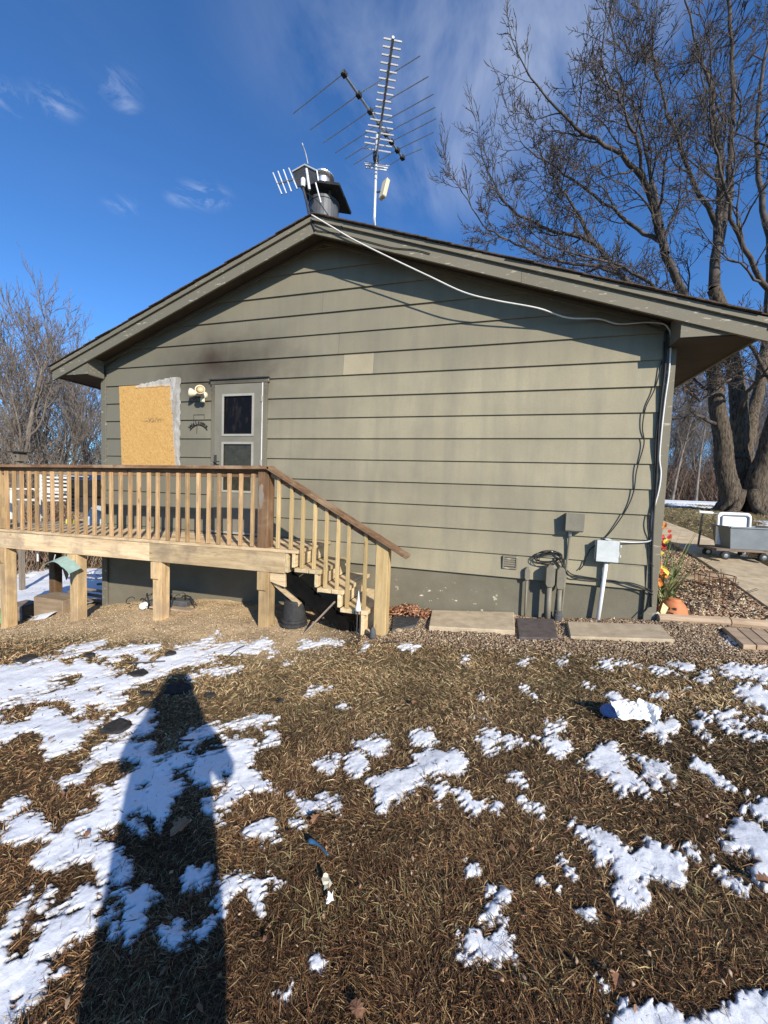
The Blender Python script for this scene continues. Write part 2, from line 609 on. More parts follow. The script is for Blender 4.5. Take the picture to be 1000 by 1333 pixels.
    for k, (ang, sc) in enumerate(((0.35, 1.0), (1.25, 1.15), (-0.5, 0.9), (2.2, 1.3))):
        ca, sa = math.cos(ang), math.sin(ang)
        sp = g.n('ShaderNodeSeparateXYZ', i_0=v)
        u1 = g.math('ADD', g.math('MULTIPLY', sp.outputs[0], ca), g.math('MULTIPLY', sp.outputs[2], sa))
        u2 = g.math('SUBTRACT', g.math('MULTIPLY', sp.outputs[2], ca), g.math('MULTIPLY', sp.outputs[0], sa))
        cbn = g.n('ShaderNodeCombineXYZ', i_0=g.math('MULTIPLY', u1, 24 * sc), i_1=g.math('MULTIPLY', u2, 80 * sc), i_2=float(k * 3))
        vo = g.n('ShaderNodeTexVoronoi', feature='F1', i_Vector=cbn.outputs[0], i_Scale=1.0)
        hue = g.n('ShaderNodeSeparateColor', i_0=vo.outputs['Color'])
        tone = g.mix(hue.outputs[0], (0.44, 0.245, 0.075), (0.57, 0.35, 0.125))
        c = tone if c is None else g.mix(g.mapr(hue.outputs[1], 0.5, 0.52), c, tone)
        if k == 0:
            h0 = hue.outputs[2]
    gap = g.noise(v, 38, 4, 0.7)
    c = g.mix(g.mapr(gap, 0.63, 0.72, 0, 0.7), c, (0.20, 0.10, 0.03))
    # a smeared ink stamp and one dark knock
    dv = g.vmath('MULTIPLY', g.vmath('SUBTRACT', v, (-2.97, 0, 2.27)), (1 / 0.26, 0, 1 / 0.05))
    stn = g.math('MULTIPLY', g.mapr(g.vmath('LENGTH', dv), 0.5, 1.0, 0.7, 0.0), g.mapr(g.noise(v, 30, 3), 0.42, 0.55))
    c = g.mix(stn, c, (0.17, 0.10, 0.05))
    g.set(b.inputs['Base Color'], c)
    bump(g, b, g.math('ADD', h0, gap), 0.25, 0.003)
    m, g, b = newmat('plastic_film', 0.25, 0.5)
    n = g.noise(g.coords((1, 1, 0.35)), 9, 4, 0.5, 1.0)
    g.set(b.inputs['Base Color'], g.mix(g.mapr(n, 0.35, 0.65), (0.52, 0.46, 0.38), (0.84, 0.81, 0.76)))
    b.inputs['Alpha'].default_value = 0.5
    bump(g, b, n, 0.3, 0.02)
    mottled('white_paint', (0.62, 0.60, 0.55), (0.78, 0.76, 0.70), 6, 0.5, 0.4, bmp=0.05)
    mottled('cream_plastic', (0.60, 0.53, 0.36), (0.72, 0.64, 0.46), 8, 0.45, 0.4, bmp=0.05)
    mottled('lens', (0.55, 0.42, 0.22), (0.68, 0.52, 0.30), 20, 0.25, 0.5, bmp=0.05)
    mottled('white_cable', (0.60, 0.58, 0.54), (0.72, 0.70, 0.66), 6, 0.5, 0.4, bmp=0)
    mottled('black_cable', (0.012, 0.012, 0.012), (0.03, 0.028, 0.026), 6, 0.6, 0.3, bmp=0)
    mottled('grey_steel', (0.30, 0.31, 0.31), (0.42, 0.43, 0.43), 12, 0.35, 0.5, 0.75, bmp=0.06)
    mottled('bright_alu', (0.58, 0.59, 0.60), (0.76, 0.76, 0.76), 10, 0.4, 0.5, 0.35, bmp=0.04)
    mottled('dark_steel', (0.05, 0.05, 0.05), (0.09, 0.085, 0.08), 10, 0.45, 0.4, 0.4, bmp=0.05)
    mottled('flue_steel', (0.07, 0.073, 0.078), (0.11, 0.115, 0.12), 6, 0.55, 0.4, 0.2, bmp=0.05)
    mottled('soot_steel', (0.02, 0.019, 0.018), (0.05, 0.045, 0.04), 10, 0.7, 0.3, 0.3)
    m, g, b = newmat('polished_cap', 0.3, 0.5, 0.85)
    b.inputs['Base Color'].default_value = (0.9, 0.88, 0.84, 1)
    mottled('grey_box_paint', (0.165, 0.148, 0.108), (0.21, 0.19, 0.14), 8, 0.55, 0.35, bmp=0.05)
    mottled('pale_box', (0.47, 0.49, 0.47), (0.58, 0.60, 0.57), 7, 0.5, 0.4, bmp=0.05)
    mottled('white_pvc', (0.66, 0.66, 0.64), (0.78, 0.78, 0.76), 7, 0.4, 0.4, bmp=0.04)
    mottled('concrete', (0.36, 0.285, 0.185), (0.56, 0.45, 0.305), 7, 0.9, 0.2, bmp=0.35, fine=120, vary=0.1)
    mottled('dark_paver', (0.085, 0.068, 0.06), (0.14, 0.115, 0.10), 14, 0.9, 0.2, bmp=0.4, fine=140)
    mottled('black_rubber', (0.018, 0.018, 0.019), (0.045, 0.044, 0.042), 14, 0.75, 0.3, bmp=0.1)
    mottled('mat_rubber', (0.06, 0.062, 0.062), (0.10, 0.10, 0.10), 14, 0.8, 0.3, bmp=0.1)
    mottled('terracotta', (0.46, 0.155, 0.06), (0.60, 0.22, 0.09), 12, 0.7, 0.3, bmp=0.1)
    mottled('tote_grey', (0.17, 0.19, 0.20), (0.22, 0.24, 0.25), 5, 0.5, 0.35, bmp=0.04)
    mottled('cooler_white', (0.78, 0.78, 0.76), (0.86, 0.86, 0.84), 5, 0.45, 0.4, bmp=0.03)
    mottled('red_wheel', (0.28, 0.03, 0.02), (0.36, 0.05, 0.03), 8, 0.5)
    mottled('rust_wire', (0.10, 0.05, 0.03), (0.18, 0.09, 0.05), 20, 0.8, 0.2)
    mottled('green_metal', (0.20, 0.30, 0.26), (0.30, 0.40, 0.35), 8, 0.5, 0.4)
    mottled('green_tarp', (0.02, 0.30, 0.13), (0.04, 0.42, 0.20), 5, 0.5, 0.4, bmp=0.5)
    mottled('blue_cover', (0.012, 0.025, 0.06), (0.03, 0.055, 0.12), 4, 0.35, 0.5, bmp=0.3)
    mottled('pale_blue_bag', (0.30, 0.37, 0.42), (0.42, 0.49, 0.53), 5, 0.5, 0.4, bmp=0.4)
    mottled('yellow_plastic', (0.70, 0.58, 0.06), (0.78, 0.66, 0.10), 5, 0.5)
    mottled('blue_paper', (0.12, 0.18, 0.36), (0.2, 0.27, 0.48), 8, 0.6)
    mottled('white_paper', (0.76, 0.76, 0.75), (0.86, 0.86, 0.85), 20, 0.7, bmp=0.1)
    mottled('blue_plastic', (0.02, 0.07, 0.14), (0.04, 0.12, 0.22), 30, 0.35, 0.5)
    mottled('dead_leaf', (0.17, 0.085, 0.045), (0.28, 0.15, 0.085), 25, 0.8, 0.2, bmp=0.4, rand=9.0, vary=0.25)
    mottled('coat', (0.03, 0.035, 0.05), (0.05, 0.055, 0.075), 12, 0.9, 0.1)
    mottled('skin', (0.50, 0.30, 0.22), (0.58, 0.36, 0.27), 20, 0.55, 0.3, bmp=0.05)
    # bark
    for nm, a, c2, st in (('oak_bark', (0.030, 0.024, 0.019), (0.175, 0.138, 0.10), (16, 16, 3.4)), ('twig_bark', (0.05, 0.042, 0.036), (0.125, 0.104, 0.088), (2, 2, 2)),
                          ('far_bark', (0.12, 0.097, 0.078), (0.235, 0.195, 0.16), (3, 3, 1.2)), ('pale_bark', (0.11, 0.092, 0.075), (0.25, 0.215, 0.18), (4, 4, 1.6))):
        m, g, b = newmat(nm, 0.95, 0.1)
        v = g.coords(st, 13.0)
        n1 = g.noise(v, 1.4, 7, 0.68, 0.6)
        g.set(b.inputs['Base Color'], g.mix(g.mapr(n1, 0.36, 0.64), a, c2))
        bump(g, b, n1, 0.9 if nm == 'oak_bark' else 0.3, 0.05)
    # snow
    m, g, b = newmat('snow', 0.55, 0.3)
    v = g.coords()
    n1 = g.noise(v, 45, 5, 0.65); n2 = g.noise(v, 9, 4, 0.6)
    c = g.mix(g.mapr(n1, 0.3, 0.7), (0.72, 0.73, 0.75), (0.84, 0.85, 0.86))
    sl = g.n('ShaderNodeAttribute', attribute_name='Col').outputs['Color']
    g.set(b.inputs['Base Color'], g.mix(1.0, c, sl, 'MULTIPLY'))
    b.inputs['Subsurface Weight'].default_value = 0.25
    b.inputs['Subsurface Radius'].default_value = (0.02, 0.025, 0.03)
    b.inputs['Subsurface Scale'].default_value = 0.4
    bump(g, b, g.math('ADD', n1, g.math('MULTIPLY', n2, 0.8)), 0.35, 0.008)
    # ground: colour zones come with the mesh, broken up by thatch and crumbs
    m, g, b = newmat('soil', 0.95, 0.1)
    v = g.coords()
    a = g.n('ShaderNodeAttribute', attribute_name='Col').outputs['Color']
    n1 = g.noise(v, 9, 6, 0.7); n2 = g.noise(v, 60, 5, 0.75, 0.6)
    k = g.mapr(g.math('ADD', g.math('MULTIPLY', n1, 0.4), g.math('MULTIPLY', n2, 0.6)), 0.32, 0.68, 0.45, 1.55)
    c = g.mix(1.0, a, g.n('ShaderNodeCombineColor', i_Red=k, i_Green=k, i_Blue=k).outputs[0], 'MULTIPLY')
    g.set(b.inputs['Base Color'], c)
    bump(g, b, g.math('ADD', n2, n1), 0.8, 0.02)
    vcolor('blade', 0.8, 0.2)
    vcolor('chip', 0.85, 0.2, noise=0.25, scale=60)
    vcolor('leafy', 0.7, 0.25, noise=0.2, scale=40)


build_materials()

# ------------------------------------------------------------------ snow lying on the lawn
# outlines of the patches as seen in the photograph; each point is taken down to the ground below it
SNOW = """
0,867 30,860 75,857 88,852 110,850 98,846 80,846 110,838 135,835 125,846 150,848 175,842 210,837 207,845 180,848 190,858 215,856 225,848 262,838 285,826 276,834 262,845 300,840 330,840 345,832 352,838 345,848 362,846 345,856 335,861 328,857 345,850 310,852 295,857 280,855 262,857 285,862 250,866 230,874 200,884 175,892 155,905 178,912 168,918 150,917 160,925 165,930 150,938 130,938 122,942 120,950 105,962 100,975 85,978 65,988 55,975 62,965 60,955 40,955 15,963 0,966 -80,980 -120,880
115,988 125,972 150,965 180,968 195,965 205,975 190,985 160,990 140,990
125,938 145,925 160,930 185,920 200,920 205,935 195,950 180,955 165,955 160,962 145,960 150,945 165,940 160,932 140,935
222,963 240,958 260,950 285,945 288,955 270,962 250,975 235,972
280,945 310,940 325,938 332,935 360,937 355,945 345,942 338,950 325,945 315,948 285,950
340,970 348,955 360,952 364,960 358,970 345,971
255,990 290,978 300,975 310,960 330,965 334,975 330,990 315,1000 300,998 270,992
293,960 310,968 303,977 295,970
371,868 376,864 383,866 378,870
400,905 408,898 420,898 412,902
428,900 432,896 434,901
442,922 447,917 452,922
388,842 395,836 420,835 448,838 440,841 405,843 392,846
470,845 473,839 482,840 478,846
262,875 280,872 300,872 315,870 310,876 285,878 265,878
246,885 252,876 262,880
0,1050 5,1040 15,1034 28,1032 32,1045 22,1060 10,1068 0,1068 -30,1060
0,1088 8,1080 20,1068 30,1058 37,1060 35,1065 50,1060 60,1070 67,1085 55,1093 35,1090 20,1097 12,1094 0,1090
67,1015 85,1010 103,1005 107,997 125,993 133,995 112,1005 108,1017 98,1022 85,1020 78,1028
150,1040 155,1022 165,1010 180,1000 185,985 198,980 205,990 198,998 215,995 228,1000 222,1015 240,1020 232,1035 220,1042 218,1070 208,1083 200,1080 198,1062 180,1055 165,1060 160,1068 148,1070
122,1032 135,1024 152,1030 152,1060 145,1075 128,1080 118,1095 125,1100 140,1098 150,1105 130,1115 105,1118 90,1115 70,1132 45,1132 42,1120 65,1095 85,1090 88,1078 110,1062 128,1055 130,1045
205,990 225,985 240,980 255,985 250,998 232,1003 215,1000
128,1118 142,1105 150,1112 158,1108 162,1120 150,1130 142,1145 132,1148
163,1070 175,1068 192,1080 188,1090 180,1082 170,1080
145,1150 158,1132 172,1125 172,1140 160,1152
235,1148 240,1135 250,1130 262,1140 270,1125 278,1128 275,1145 262,1158 255,1150 248,1160
250,1010 252,990 275,980 300,975 333,978 330,990 318,995 325,1003 340,1010 352,1020 356,1030 345,1030 330,1030 323,1040 312,1035 303,1045 295,1055 287,1053 285,1042 300,1025 303,1012 290,1008 285,1020 260,1022
268,1040 280,1040 275,1055 282,1068 290,1075 280,1075 270,1065
320,1090 325,1082 335,1073 345,1072 356,1074 352,1082 362,1090 355,1093 345,1095 342,1102 336,1090 325,1095
378,1037 390,1045 408,1043 412,1032 425,1028 437,1032 443,1048 440,1055 430,1050 425,1058 418,1050 408,1055 402,1062 395,1055 385,1050
383,1072 390,1068 398,1075 388,1077
413,995 420,987 430,993 440,985 445,995 455,985 460,980 475,982 477,1000 470,1015 455,1012 445,1005 435,1012 420,1003
455,962 480,957 505,965 500,980 478,983 465,975
473,1020 485,1012 500,1010 515,1002 540,990 538,982 560,975 590,978 605,985 607,998 595,1008 575,1005 560,1010 555,1015 575,1022 585,1030 580,1040 575,1052 562,1035 545,1028 530,1035 520,1045 510,1045 500,1060 492,1045 490,1028
592,1035 600,1035 612,1038 622,1050 633,1052 622,1060 615,1072 608,1055 602,1045
640,1055 645,1044 652,1048 648,1060
663,1015 672,1008 683,1010 682,1022 676,1026 670,1018
680,1040 690,1048 697,1060 690,1062 683,1052
695,1050 710,1060 708,1065 698,1058
608,1142 607,1125 615,1128 623,1138 615,1142
728,1125 733,1115 740,1128 745,1140 738,1138
532,955 548,950 565,952 573,962 560,968 545,968 537,965
498,965 506,972 500,980 494,974
620,962 632,958 628,950 645,950 650,962 642,970 650,976 640,980 630,975
655,960 662,957 670,970 663,975
672,962 685,965 688,970 675,966
704,938 715,935 725,942 733,952 725,955 715,945
720,932 733,938 730,942
683,952 700,960 712,970 720,982 732,985 735,978 745,972 732,962 720,955 710,950 715,965 700,958
680,895 690,896 700,905 697,908 685,900
592,853 600,850 612,849 610,858 602,862
672,863 685,856 693,860 682,865
725,862 738,858 740,863 728,866
520,842 543,841 538,846 525,845
624,910 628,905 633,909
618,938 626,932 636,931 630,938
772,868 785,862 810,862 832,868 815,873 795,870 775,870
845,865 860,865 870,873 855,878
863,862 900,864 915,868 930,863 960,865 1000,870 1060,872 1060,890 1000,887 975,880 950,880 925,875 925,885 915,888 905,880 885,873 868,867
955,905 962,892 985,892 1000,892 1050,896 1050,925 1000,922 985,918 970,912 958,912
758,888 775,895 770,897
822,892 835,898 830,899
848,905 862,902 869,907 858,908
883,898 895,896 905,902 890,904
788,908 800,903 815,912 828,920 840,915 848,920 838,928 830,925 810,922 795,918
835,952 850,940 845,932 862,938 875,932 888,942 880,952 890,965 872,960 865,963 850,955
898,938 915,942 922,950 910,950
907,925 920,932 922,938
915,955 925,960 932,965 918,958
922,920 940,925 955,925 963,930 958,935 965,942 952,947 958,953 945,948 932,940 948,936 935,930
965,950 985,952 1000,958 1030,962 1030,972 1000,965 985,962 968,957
968,934 980,936 984,938 972,937
985,930 1000,932 1020,936 1000,937
760,990 768,985 775,970 790,965 800,965 810,972 803,978 812,992 818,1005 830,1012 842,1020 848,1038 835,1030 822,1025 812,1035 800,1025 798,1015 785,1005 770,998
828,983 840,988 860,990 872,998 880,1018 865,1012 855,1010 865,1025 848,1022 838,1010 842,998
900,996 908,985 920,995 935,1004 945,1018 965,1032 963,1034 943,1026 930,1020 918,1005
968,1030 985,1032 1000,1040 1040,1050 1040,1085 1000,1068 985,1060 980,1048 970,1048 985,1042 972,1038
940,1080 955,1078 958,1068 975,1068 990,1075 1000,1085 1050,1100 1050,1180 1000,1155 985,1155 975,1135 990,1122 965,1108 950,1112 938,1100 938,1092 950,1095
943,1138 955,1145 968,1155 968,1166 958,1158 948,1150
745,1075 760,1080 765,1085 780,1085 795,1095 815,1110 830,1118 845,1110 838,1095 850,1102 870,1108 885,1118 890,1130 893,1148 890,1160 872,1155 850,1142 835,1148 848,1175 845,1180 835,1172 822,1165 812,1150 806,1128 790,1112 775,1098 758,1090
770,1105 780,1100 792,1108 800,1120 815,1122 825,1145 818,1150 805,1140 795,1128 782,1130 775,1115
800,1165 815,1150 828,1165 840,1180 832,1195 820,1190 808,1180 797,1162
753,1190 765,1187 775,1190 772,1200 760,1197
890,1102 905,1115 912,1122 900,1118
930,1125 940,1140 935,1140
778,1278 787,1280 795,1297 785,1293
803,1310 810,1302 813,1315 807,1318
795,1338 815,1325 845,1310 855,1315 880,1318 892,1332 905,1325 925,1315 938,1305 945,1315 958,1305 968,1290 985,1288 1000,1290 1060,1300 1060,1400 790,1400
630,1165 635,1158 652,1162 658,1170 660,1182 652,1175 640,1168
632,1190 638,1178 648,1180 655,1200 662,1207 645,1205 640,1212 632,1202 618,1198 625,1195
608,1210 620,1215 630,1228 640,1222 655,1215 665,1228 667,1245 672,1255 655,1250 650,1262 642,1267 635,1255 625,1250 614,1238
597,1247 608,1245 620,1258 605,1256
597,1215 603,1225 600,1230
703,1143 711,1155 705,1157
727,1160 732,1165 730,1170
288,1150 300,1142 315,1145 312,1160 302,1165 298,1180 292,1200 285,1195 278,1185 285,1165
310,1140 325,1145 345,1150 352,1142 360,1143 368,1152 362,1156 352,1150 345,1165 342,1190 335,1182 328,1170 320,1155
262,1215 275,1195 280,1200 270,1225 258,1232 250,1225
405,1250 402,1240 408,1243 415,1238 422,1248 420,1262 412,1258
358,1298 368,1300 380,1283 378,1300 370,1313 364,1305
0,1225 8,1195 22,1180 30,1165 38,1158 40,1168 32,1190 20,1208 8,1230 0,1236 -40,1240
0,1236 8,1232 15,1248 35,1248 50,1225 70,1205 68,1200 85,1185 100,1170 88,1175 75,1185 60,1188 85,1168 100,1162 110,1153 120,1155 130,1165 128,1180 122,1195 125,1205 115,1215 105,1222 98,1218 85,1230 72,1242 55,1250 65,1265 62,1280 58,1295 45,1312 35,1318 22,1333 0,1350 -40,1340
42,1180 55,1165 62,1155 68,1158 58,1175 52,1185
46,1206 50,1200 56,1202 52,1209
70,1275 85,1258 88,1260 82,1272 75,1278
128,1165 132,1152 140,1155 142,1165 132,1172
145,1165 165,1160 180,1158 195,1150 200,1160 215,1163 205,1170 195,1175 190,1190 190,1205 185,1215 175,1225 170,1240 162,1235 165,1220 155,1205 160,1190 168,1180 160,1175
125,1198 140,1185 148,1182 150,1195 140,1205 130,1205
137,1208 150,1197 155,1212 150,1225 138,1225
203,1215 212,1210 222,1218 230,1202 237,1205 237,1235 225,1245 215,1245 212,1230
940,828 950,826 966,838 958,842 948,838
"""
BARE = """
10,915 30,908 50,903 85,885 105,880 100,888 60,903 25,912 10,918
0,923 25,915 55,912 58,918 45,925 35,938 10,945 15,936 0,940
75,855 95,857 92,863 78,864
108,850 130,855 118,863 105,858
130,866 150,862 165,850 180,862 170,876 155,876 148,870
112,898 130,893 128,901 115,902
115,920 140,916 150,925 135,935 120,940 113,936 98,943 90,938 108,932
62,918 85,912 98,922 82,930 75,920
138,880 155,876 150,882
90,1192 105,1180 110,1185 100,1195
18,1300 30,1290 20,1315
176,1024 190,1018 200,1022 188,1030
95,1088 108,1084 112,1092 100,1096
"""


def parse(t):
    return [np.array([[float(q) for q in p.split(',')] for p in ln.split()]) for ln in t.strip().splitlines()]


SNOW_P, BARE_P = parse(SNOW), parse(BARE)


def poly_sd(px, py, poly):
    """signed distance in pixels, positive inside"""
    a = poly; b = np.roll(poly, -1, axis=0)
    best = np.full(px.shape, 1e9); ins = np.zeros(px.shape, bool)
    for (ax, ay), (bx, by) in zip(a, b):
        ex, ey = bx - ax, by - ay
        wx, wy = px - ax, py - ay
        t = np.clip((wx * ex + wy * ey) / (ex * ex + ey * ey + 1e-9), 0, 1)
        best = np.minimum(best, (wx - t * ex) ** 2 + (wy - t * ey) ** 2)
        cond = ((ay > py) != (by > py))
        xi = ex * (py - ay) / (ey if abs(ey) > 1e-9 else 1e-9) + ax
        ins ^= cond & (px < xi)
    d = np.sqrt(best)
    return np.where(ins, d, -d)


def snow_field(X, Y):
    """how far inside the snow a ground point lies, in metres"""
    X = np.asarray(X, float); Y = np.asarray(Y, float)
    P = np.stack([X, Y, gz(X, Y)], -1)
    px, py, dep = to_px(P)
    mpp = np.clip(dep, 0.3, None) / FPX
    # break the drawn outlines up by nature's own scale
    wx = (fbm(X * 9, Y * 9, 3) - 0.5) * 0.09 + (fbm(X * 38, Y * 38, 5, 3) - 0.5) * 0.06
    wy = (fbm(X * 9, Y * 9, 11) - 0.5) * 0.09 + (fbm(X * 38, Y * 38, 13, 3) - 0.5) * 0.06
    qx, qy, _ = to_px(P + np.stack([wx, wy, 0 * wx], -1) * np.clip(dep / 2.2, 0.5, 2.0)[..., None] * 0.6)
    sd = np.full(X.shape, -16.0)
    for poly in SNOW_P:
        lo = poly.min(0) - 16; hi = poly.max(0) + 16
        k = (qx > lo[0]) & (qx < hi[0]) & (qy > lo[1]) & (qy < hi[1])
        if k.any():
            sd[k] = np.maximum(sd[k], poly_sd(qx[k], qy[k], poly))
    for poly in BARE_P:
        lo = poly.min(0) - 2; hi = poly.max(0) + 2
        k = (qx > lo[0]) & (qx < hi[0]) & (qy > lo[1]) & (qy < hi[1])
        if k.any():
            sd[k] = np.minimum(sd[k], -poly_sd(qx[k], qy[k], poly))
    s = (sd + 1.0 + np.clip(2.7 - dep, 0, 1) * 2.6) * mpp - np.clip(fbm(X * 6, Y * 6, 25, 3) - 0.575, 0, 1) * 0.42 * np.clip(dep / 2.5 - 0.45, 0.05, 1.6)
    s = s + (vnoise(X * 120, Y * 120, 27) - 0.5) * 0.018
    # slanting flow of the grass tears the edges into streaks
    s = s + (fbm((X + Y) * 12, (X - Y) * 60, 21, 3) - 0.5) * 0.075 * np.clip(dep / 2.0, 0.6, 2.0)
    # beyond the picture the patches simply go on
    wild = (fbm(X * 1.3, Y * 1.3, 31) - 0.60) * 0.7 + (fbm(X * 9, Y * 9, 33) - 0.5) * 0.12
    seen = (px > -60) & (px < 1040) & (py > 815) & (py < 1390)
    s = np.where(seen, s, wild)
    return np.where((px > -60) & (px < 1040) & (py <= 815) & (dep > 0.1), -0.5, s)


def on_lawn(X, Y):
    return ~((Y > -0.95) & (X > 0.9) & (X < 5.4)) & ~((Y > -1.25) & (X <= 0.95))


def build_ground():
    # one sheet, finely divided where the camera stands, reaching the horizon
    def axis(c, n, fine, far):
        t = np.linspace(-1, 1, n)
        k = 6.0
        return c + np.sign(t) * fine * (np.exp(np.abs(t) * k) - 1) / (np.exp(k) - 1) * far / fine + 0 * t
    xs = np.unique(np.concatenate([np.arange(-9, 9.01, 0.07), axis(0, 121, 9, 420), np.arange(-30, 40, 1.0)]))
    ys = np.unique(np.concatenate([np.arange(-8, 4.01, 0.07), axis(0, 121, 9, 420), np.arange(-20, 60, 1.0)]))
    X, Y = np.meshgrid(xs, ys)
    Z = gz(X, Y) + (fbm(X * 1.6, Y * 1.6, 41) - 0.5) * 0.05 + (fbm(X * 7, Y * 7, 43, 3) - 0.5) * 0.02
    nx, ny = len(xs), len(ys)
    V = np.stack([X, Y, Z], -1).reshape(-1, 3)
    ii = (np.arange(ny - 1)[:, None] * nx + np.arange(nx - 1)[None, :]).ravel()
    Q = np.stack([ii, ii + 1, ii + 1 + nx, ii + nx], -1)
    turf = np.array([0.040, 0.026, 0.015]); olive = np.array([0.125, 0.098, 0.050]); straw = np.array([0.56, 0.41, 0.235]); chip = np.array([0.26, 0.19, 0.12])
    n = fbm(X * 0.9, Y * 0.9, 51)
    near = np.clip(1 - np.abs(Y + 1.6) / 1.3, 0, 1)                      # paler, drier turf in front of the slabs
    C = turf[None, None] + (olive - turf) * np.clip(n * 1.4 - 0.35 + near * 0.5, 0, 1)[..., None]
    far = np.clip((np.hypot(X - 2, Y + 5) - 9) / 6, 0, 1)
    C = C + (np.array([0.22, 0.17, 0.09]) * (0.7 + 0.6 * n[..., None]) - C) * far[..., None]
    t1 = np.clip((0.9 - X) / 0.7, 0, 1) * np.clip((Y + 1.75 + (n - 0.5) * 0.9) / 0.5, 0, 1) * np.clip((X + 6) / 1.0, 0, 1)
    C = C + (straw * (0.55 + 0.9 * fbm(X * 3.1, Y * 5.0, 55)[..., None]) - C) * np.clip(t1, 0, 1)[..., None]
    t2 = np.clip((X - 0.7) / 0.4, 0, 1) * np.clip((Y + 1.12 + (n - 0.5) * 0.3) / 0.2, 0, 1) * np.clip((6.0 - X) / 0.4, 0, 1) * np.clip((4 - Y), 0, 1)
    C = C + (chip - C) * np.clip(t2, 0, 1)[..., None]
    o = fast_mesh('ground', V, quads=Q, colors=C.reshape(-1, 3), mat='soil', smooth=True)
    tag(o, 'brown winter lawn sloping past the house', 'ground', kind='structure')


def ground_z(X, Y):
    return gz(X, Y) + (fbm(X * 1.6, Y * 1.6, 41) - 0.5) * 0.05 + (fbm(X * 7, Y * 7, 43, 3) - 0.5) * 0.02


def snow_sheet(name, X, Y, s, thick, label):
    h = np.clip(s * 0.30, -0.03, thick) + (fbm(X * 26, Y * 26, 61, 3) - 0.5) * np.where(s > 0, 0.005, 0.002)
    h = h + np.clip(s / 0.008, 0, 1) * 0.007
    ny, nx = X.shape
    Z = ground_z(X, Y) + h
    V = np.stack([X, Y, Z], -1).reshape(-1, 3)
    ii = (np.arange(ny - 1)[:, None] * nx + np.arange(nx - 1)[None, :]).ravel()
    Q = np.stack([ii, ii + 1, ii + 1 + nx, ii + nx], -1)
    keep = (s.ravel()[Q] > -0.012).any(1) if thick < 0.03 else (s.ravel()[Q] > -0.06).any(1)
    Q = Q[keep]
    used = np.unique(Q); mp = np.zeros(len(V), int); mp[used] = np.arange(len(used))
    e = np.clip(s.ravel()[used] / 0.022, 0, 1) if thick < 0.03 else np.ones(len(used))
    dirt = np.array([0.50, 0.45, 0.39])
    C = dirt + (1 - dirt) * (e[:, None] ** 0.7)
    o = fast_mesh(name, V[used], quads=mp[Q], colors=C, mat='snow', smooth=True)
    return tag(o, label, 'snow', kind='stuff')


def build_snow():
    th = np.radians(np.linspace(-36, 68, 820))            # from +Y, towards -X
    r = np.exp(np.linspace(math.log(0.75), math.log(9.5), 640))
    T, R = np.meshgrid(th, r)
    X = CAM[0] - np.sin(T) * R; Y = CAM[1] + np.cos(T) * R
    s = snow_field(X, Y)
    s = np.where((Y > -0.9) & (X < 4.15) , -0.5, s)
    s = np.where((Y > 0.0), -0.5, s)
    snow_sheet('lawn_snow', X, Y, s, 0.006, 'thin broken patches of melting snow on the brown lawn')
    # snow on the slope behind the open deck
    xs = np.arange(-17, -4.6, 0.06); ys = np.arange(-1.0, 9, 0.06)
    X, Y = np.meshgrid(xs, ys)
    s = (fbm(X * 0.55, Y * 1.0, 71) - 0.40) * 1.0 + (fbm((X + Y) * 4, (X - Y) * 2, 73) - 0.5) * 0.25
    s = s + np.clip((Y + 0.2) / 1.2, -1, 0.15) - np.clip((Y - 4.6 - (X + 10) * 0.35) / 1.2, 0, 1)
    snow_sheet('slope_snow', X, Y, s, 0.05, 'blue shaded snow on the slope below the open deck')
    # snow along the wood, on the far lawn
    xs = np.arange(4, 60, 0.22); ys = np.arange(5.5, 52, 0.22)
    X, Y = np.meshgrid(xs, ys)
    s = (fbm(X * 0.22, Y * 0.6, 81) - 0.56) * 1.3 + (fbm(X * 1.2, Y * 2.4, 83) - 0.5) * 0.4 + np.clip((Y - 13.0) / 3, -0.12, 0.55)
    snow_sheet('field_snow', X, Y, s, 0.08, 'bright snow covering the open strip before the wood')


def blades(n, X, Y, L, Wd, C, lift, seed_dir=None, z0=0.0, curl=0.6):
    """n bent grass blades: quad + tip triangle each"""
    az = seed_dir if seed_dir is not None else RNG.uniform(0, 2 * np.pi, n)
    d = np.stack([np.cos(az), np.sin(az)], -1); sd = np.stack([-np.sin(az), np.cos(az)], -1)
    Z = ground_z(X, Y) + z0
    h1 = L * lift * RNG.uniform(0.25, 0.75, n); h2 = L * lift * RNG.uniform(0.25, 1.25, n)
    bend = RNG.normal(0, 0.09, n)[:, None] * L[:, None] * sd
    b = np.stack([X, Y], -1)
    p0 = b; p1 = b + d * (L * 0.5)[:, None]; p2 = b + d * L[:, None] + bend
    w = (Wd * 0.5)[:, None] * sd
    tw = RNG.uniform(-0.5, 0.5, n) * Wd
    V = np.empty((n, 5, 3))
    V[:, 0, :2] = p0 - w; V[:, 1, :2] = p0 + w; V[:, 2, :2] = p1 - w * 0.9; V[:, 3, :2] = p1 + w * 0.9; V[:, 4, :2] = p2
    V[:, 0, 2] = Z - 0.004; V[:, 1, 2] = Z - 0.004 + tw; V[:, 2, 2] = Z + h1 - tw; V[:, 3, 2] = Z + h1 + tw; V[:, 4, 2] = Z + h2
    k = np.arange(n) * 5
    Q = np.stack([k, k + 1, k + 3, k + 2], -1); T = np.stack([k + 2, k + 3, k + 4], -1)
    return V.reshape(-1, 3), Q, T, np.repeat(C, 5, axis=0)


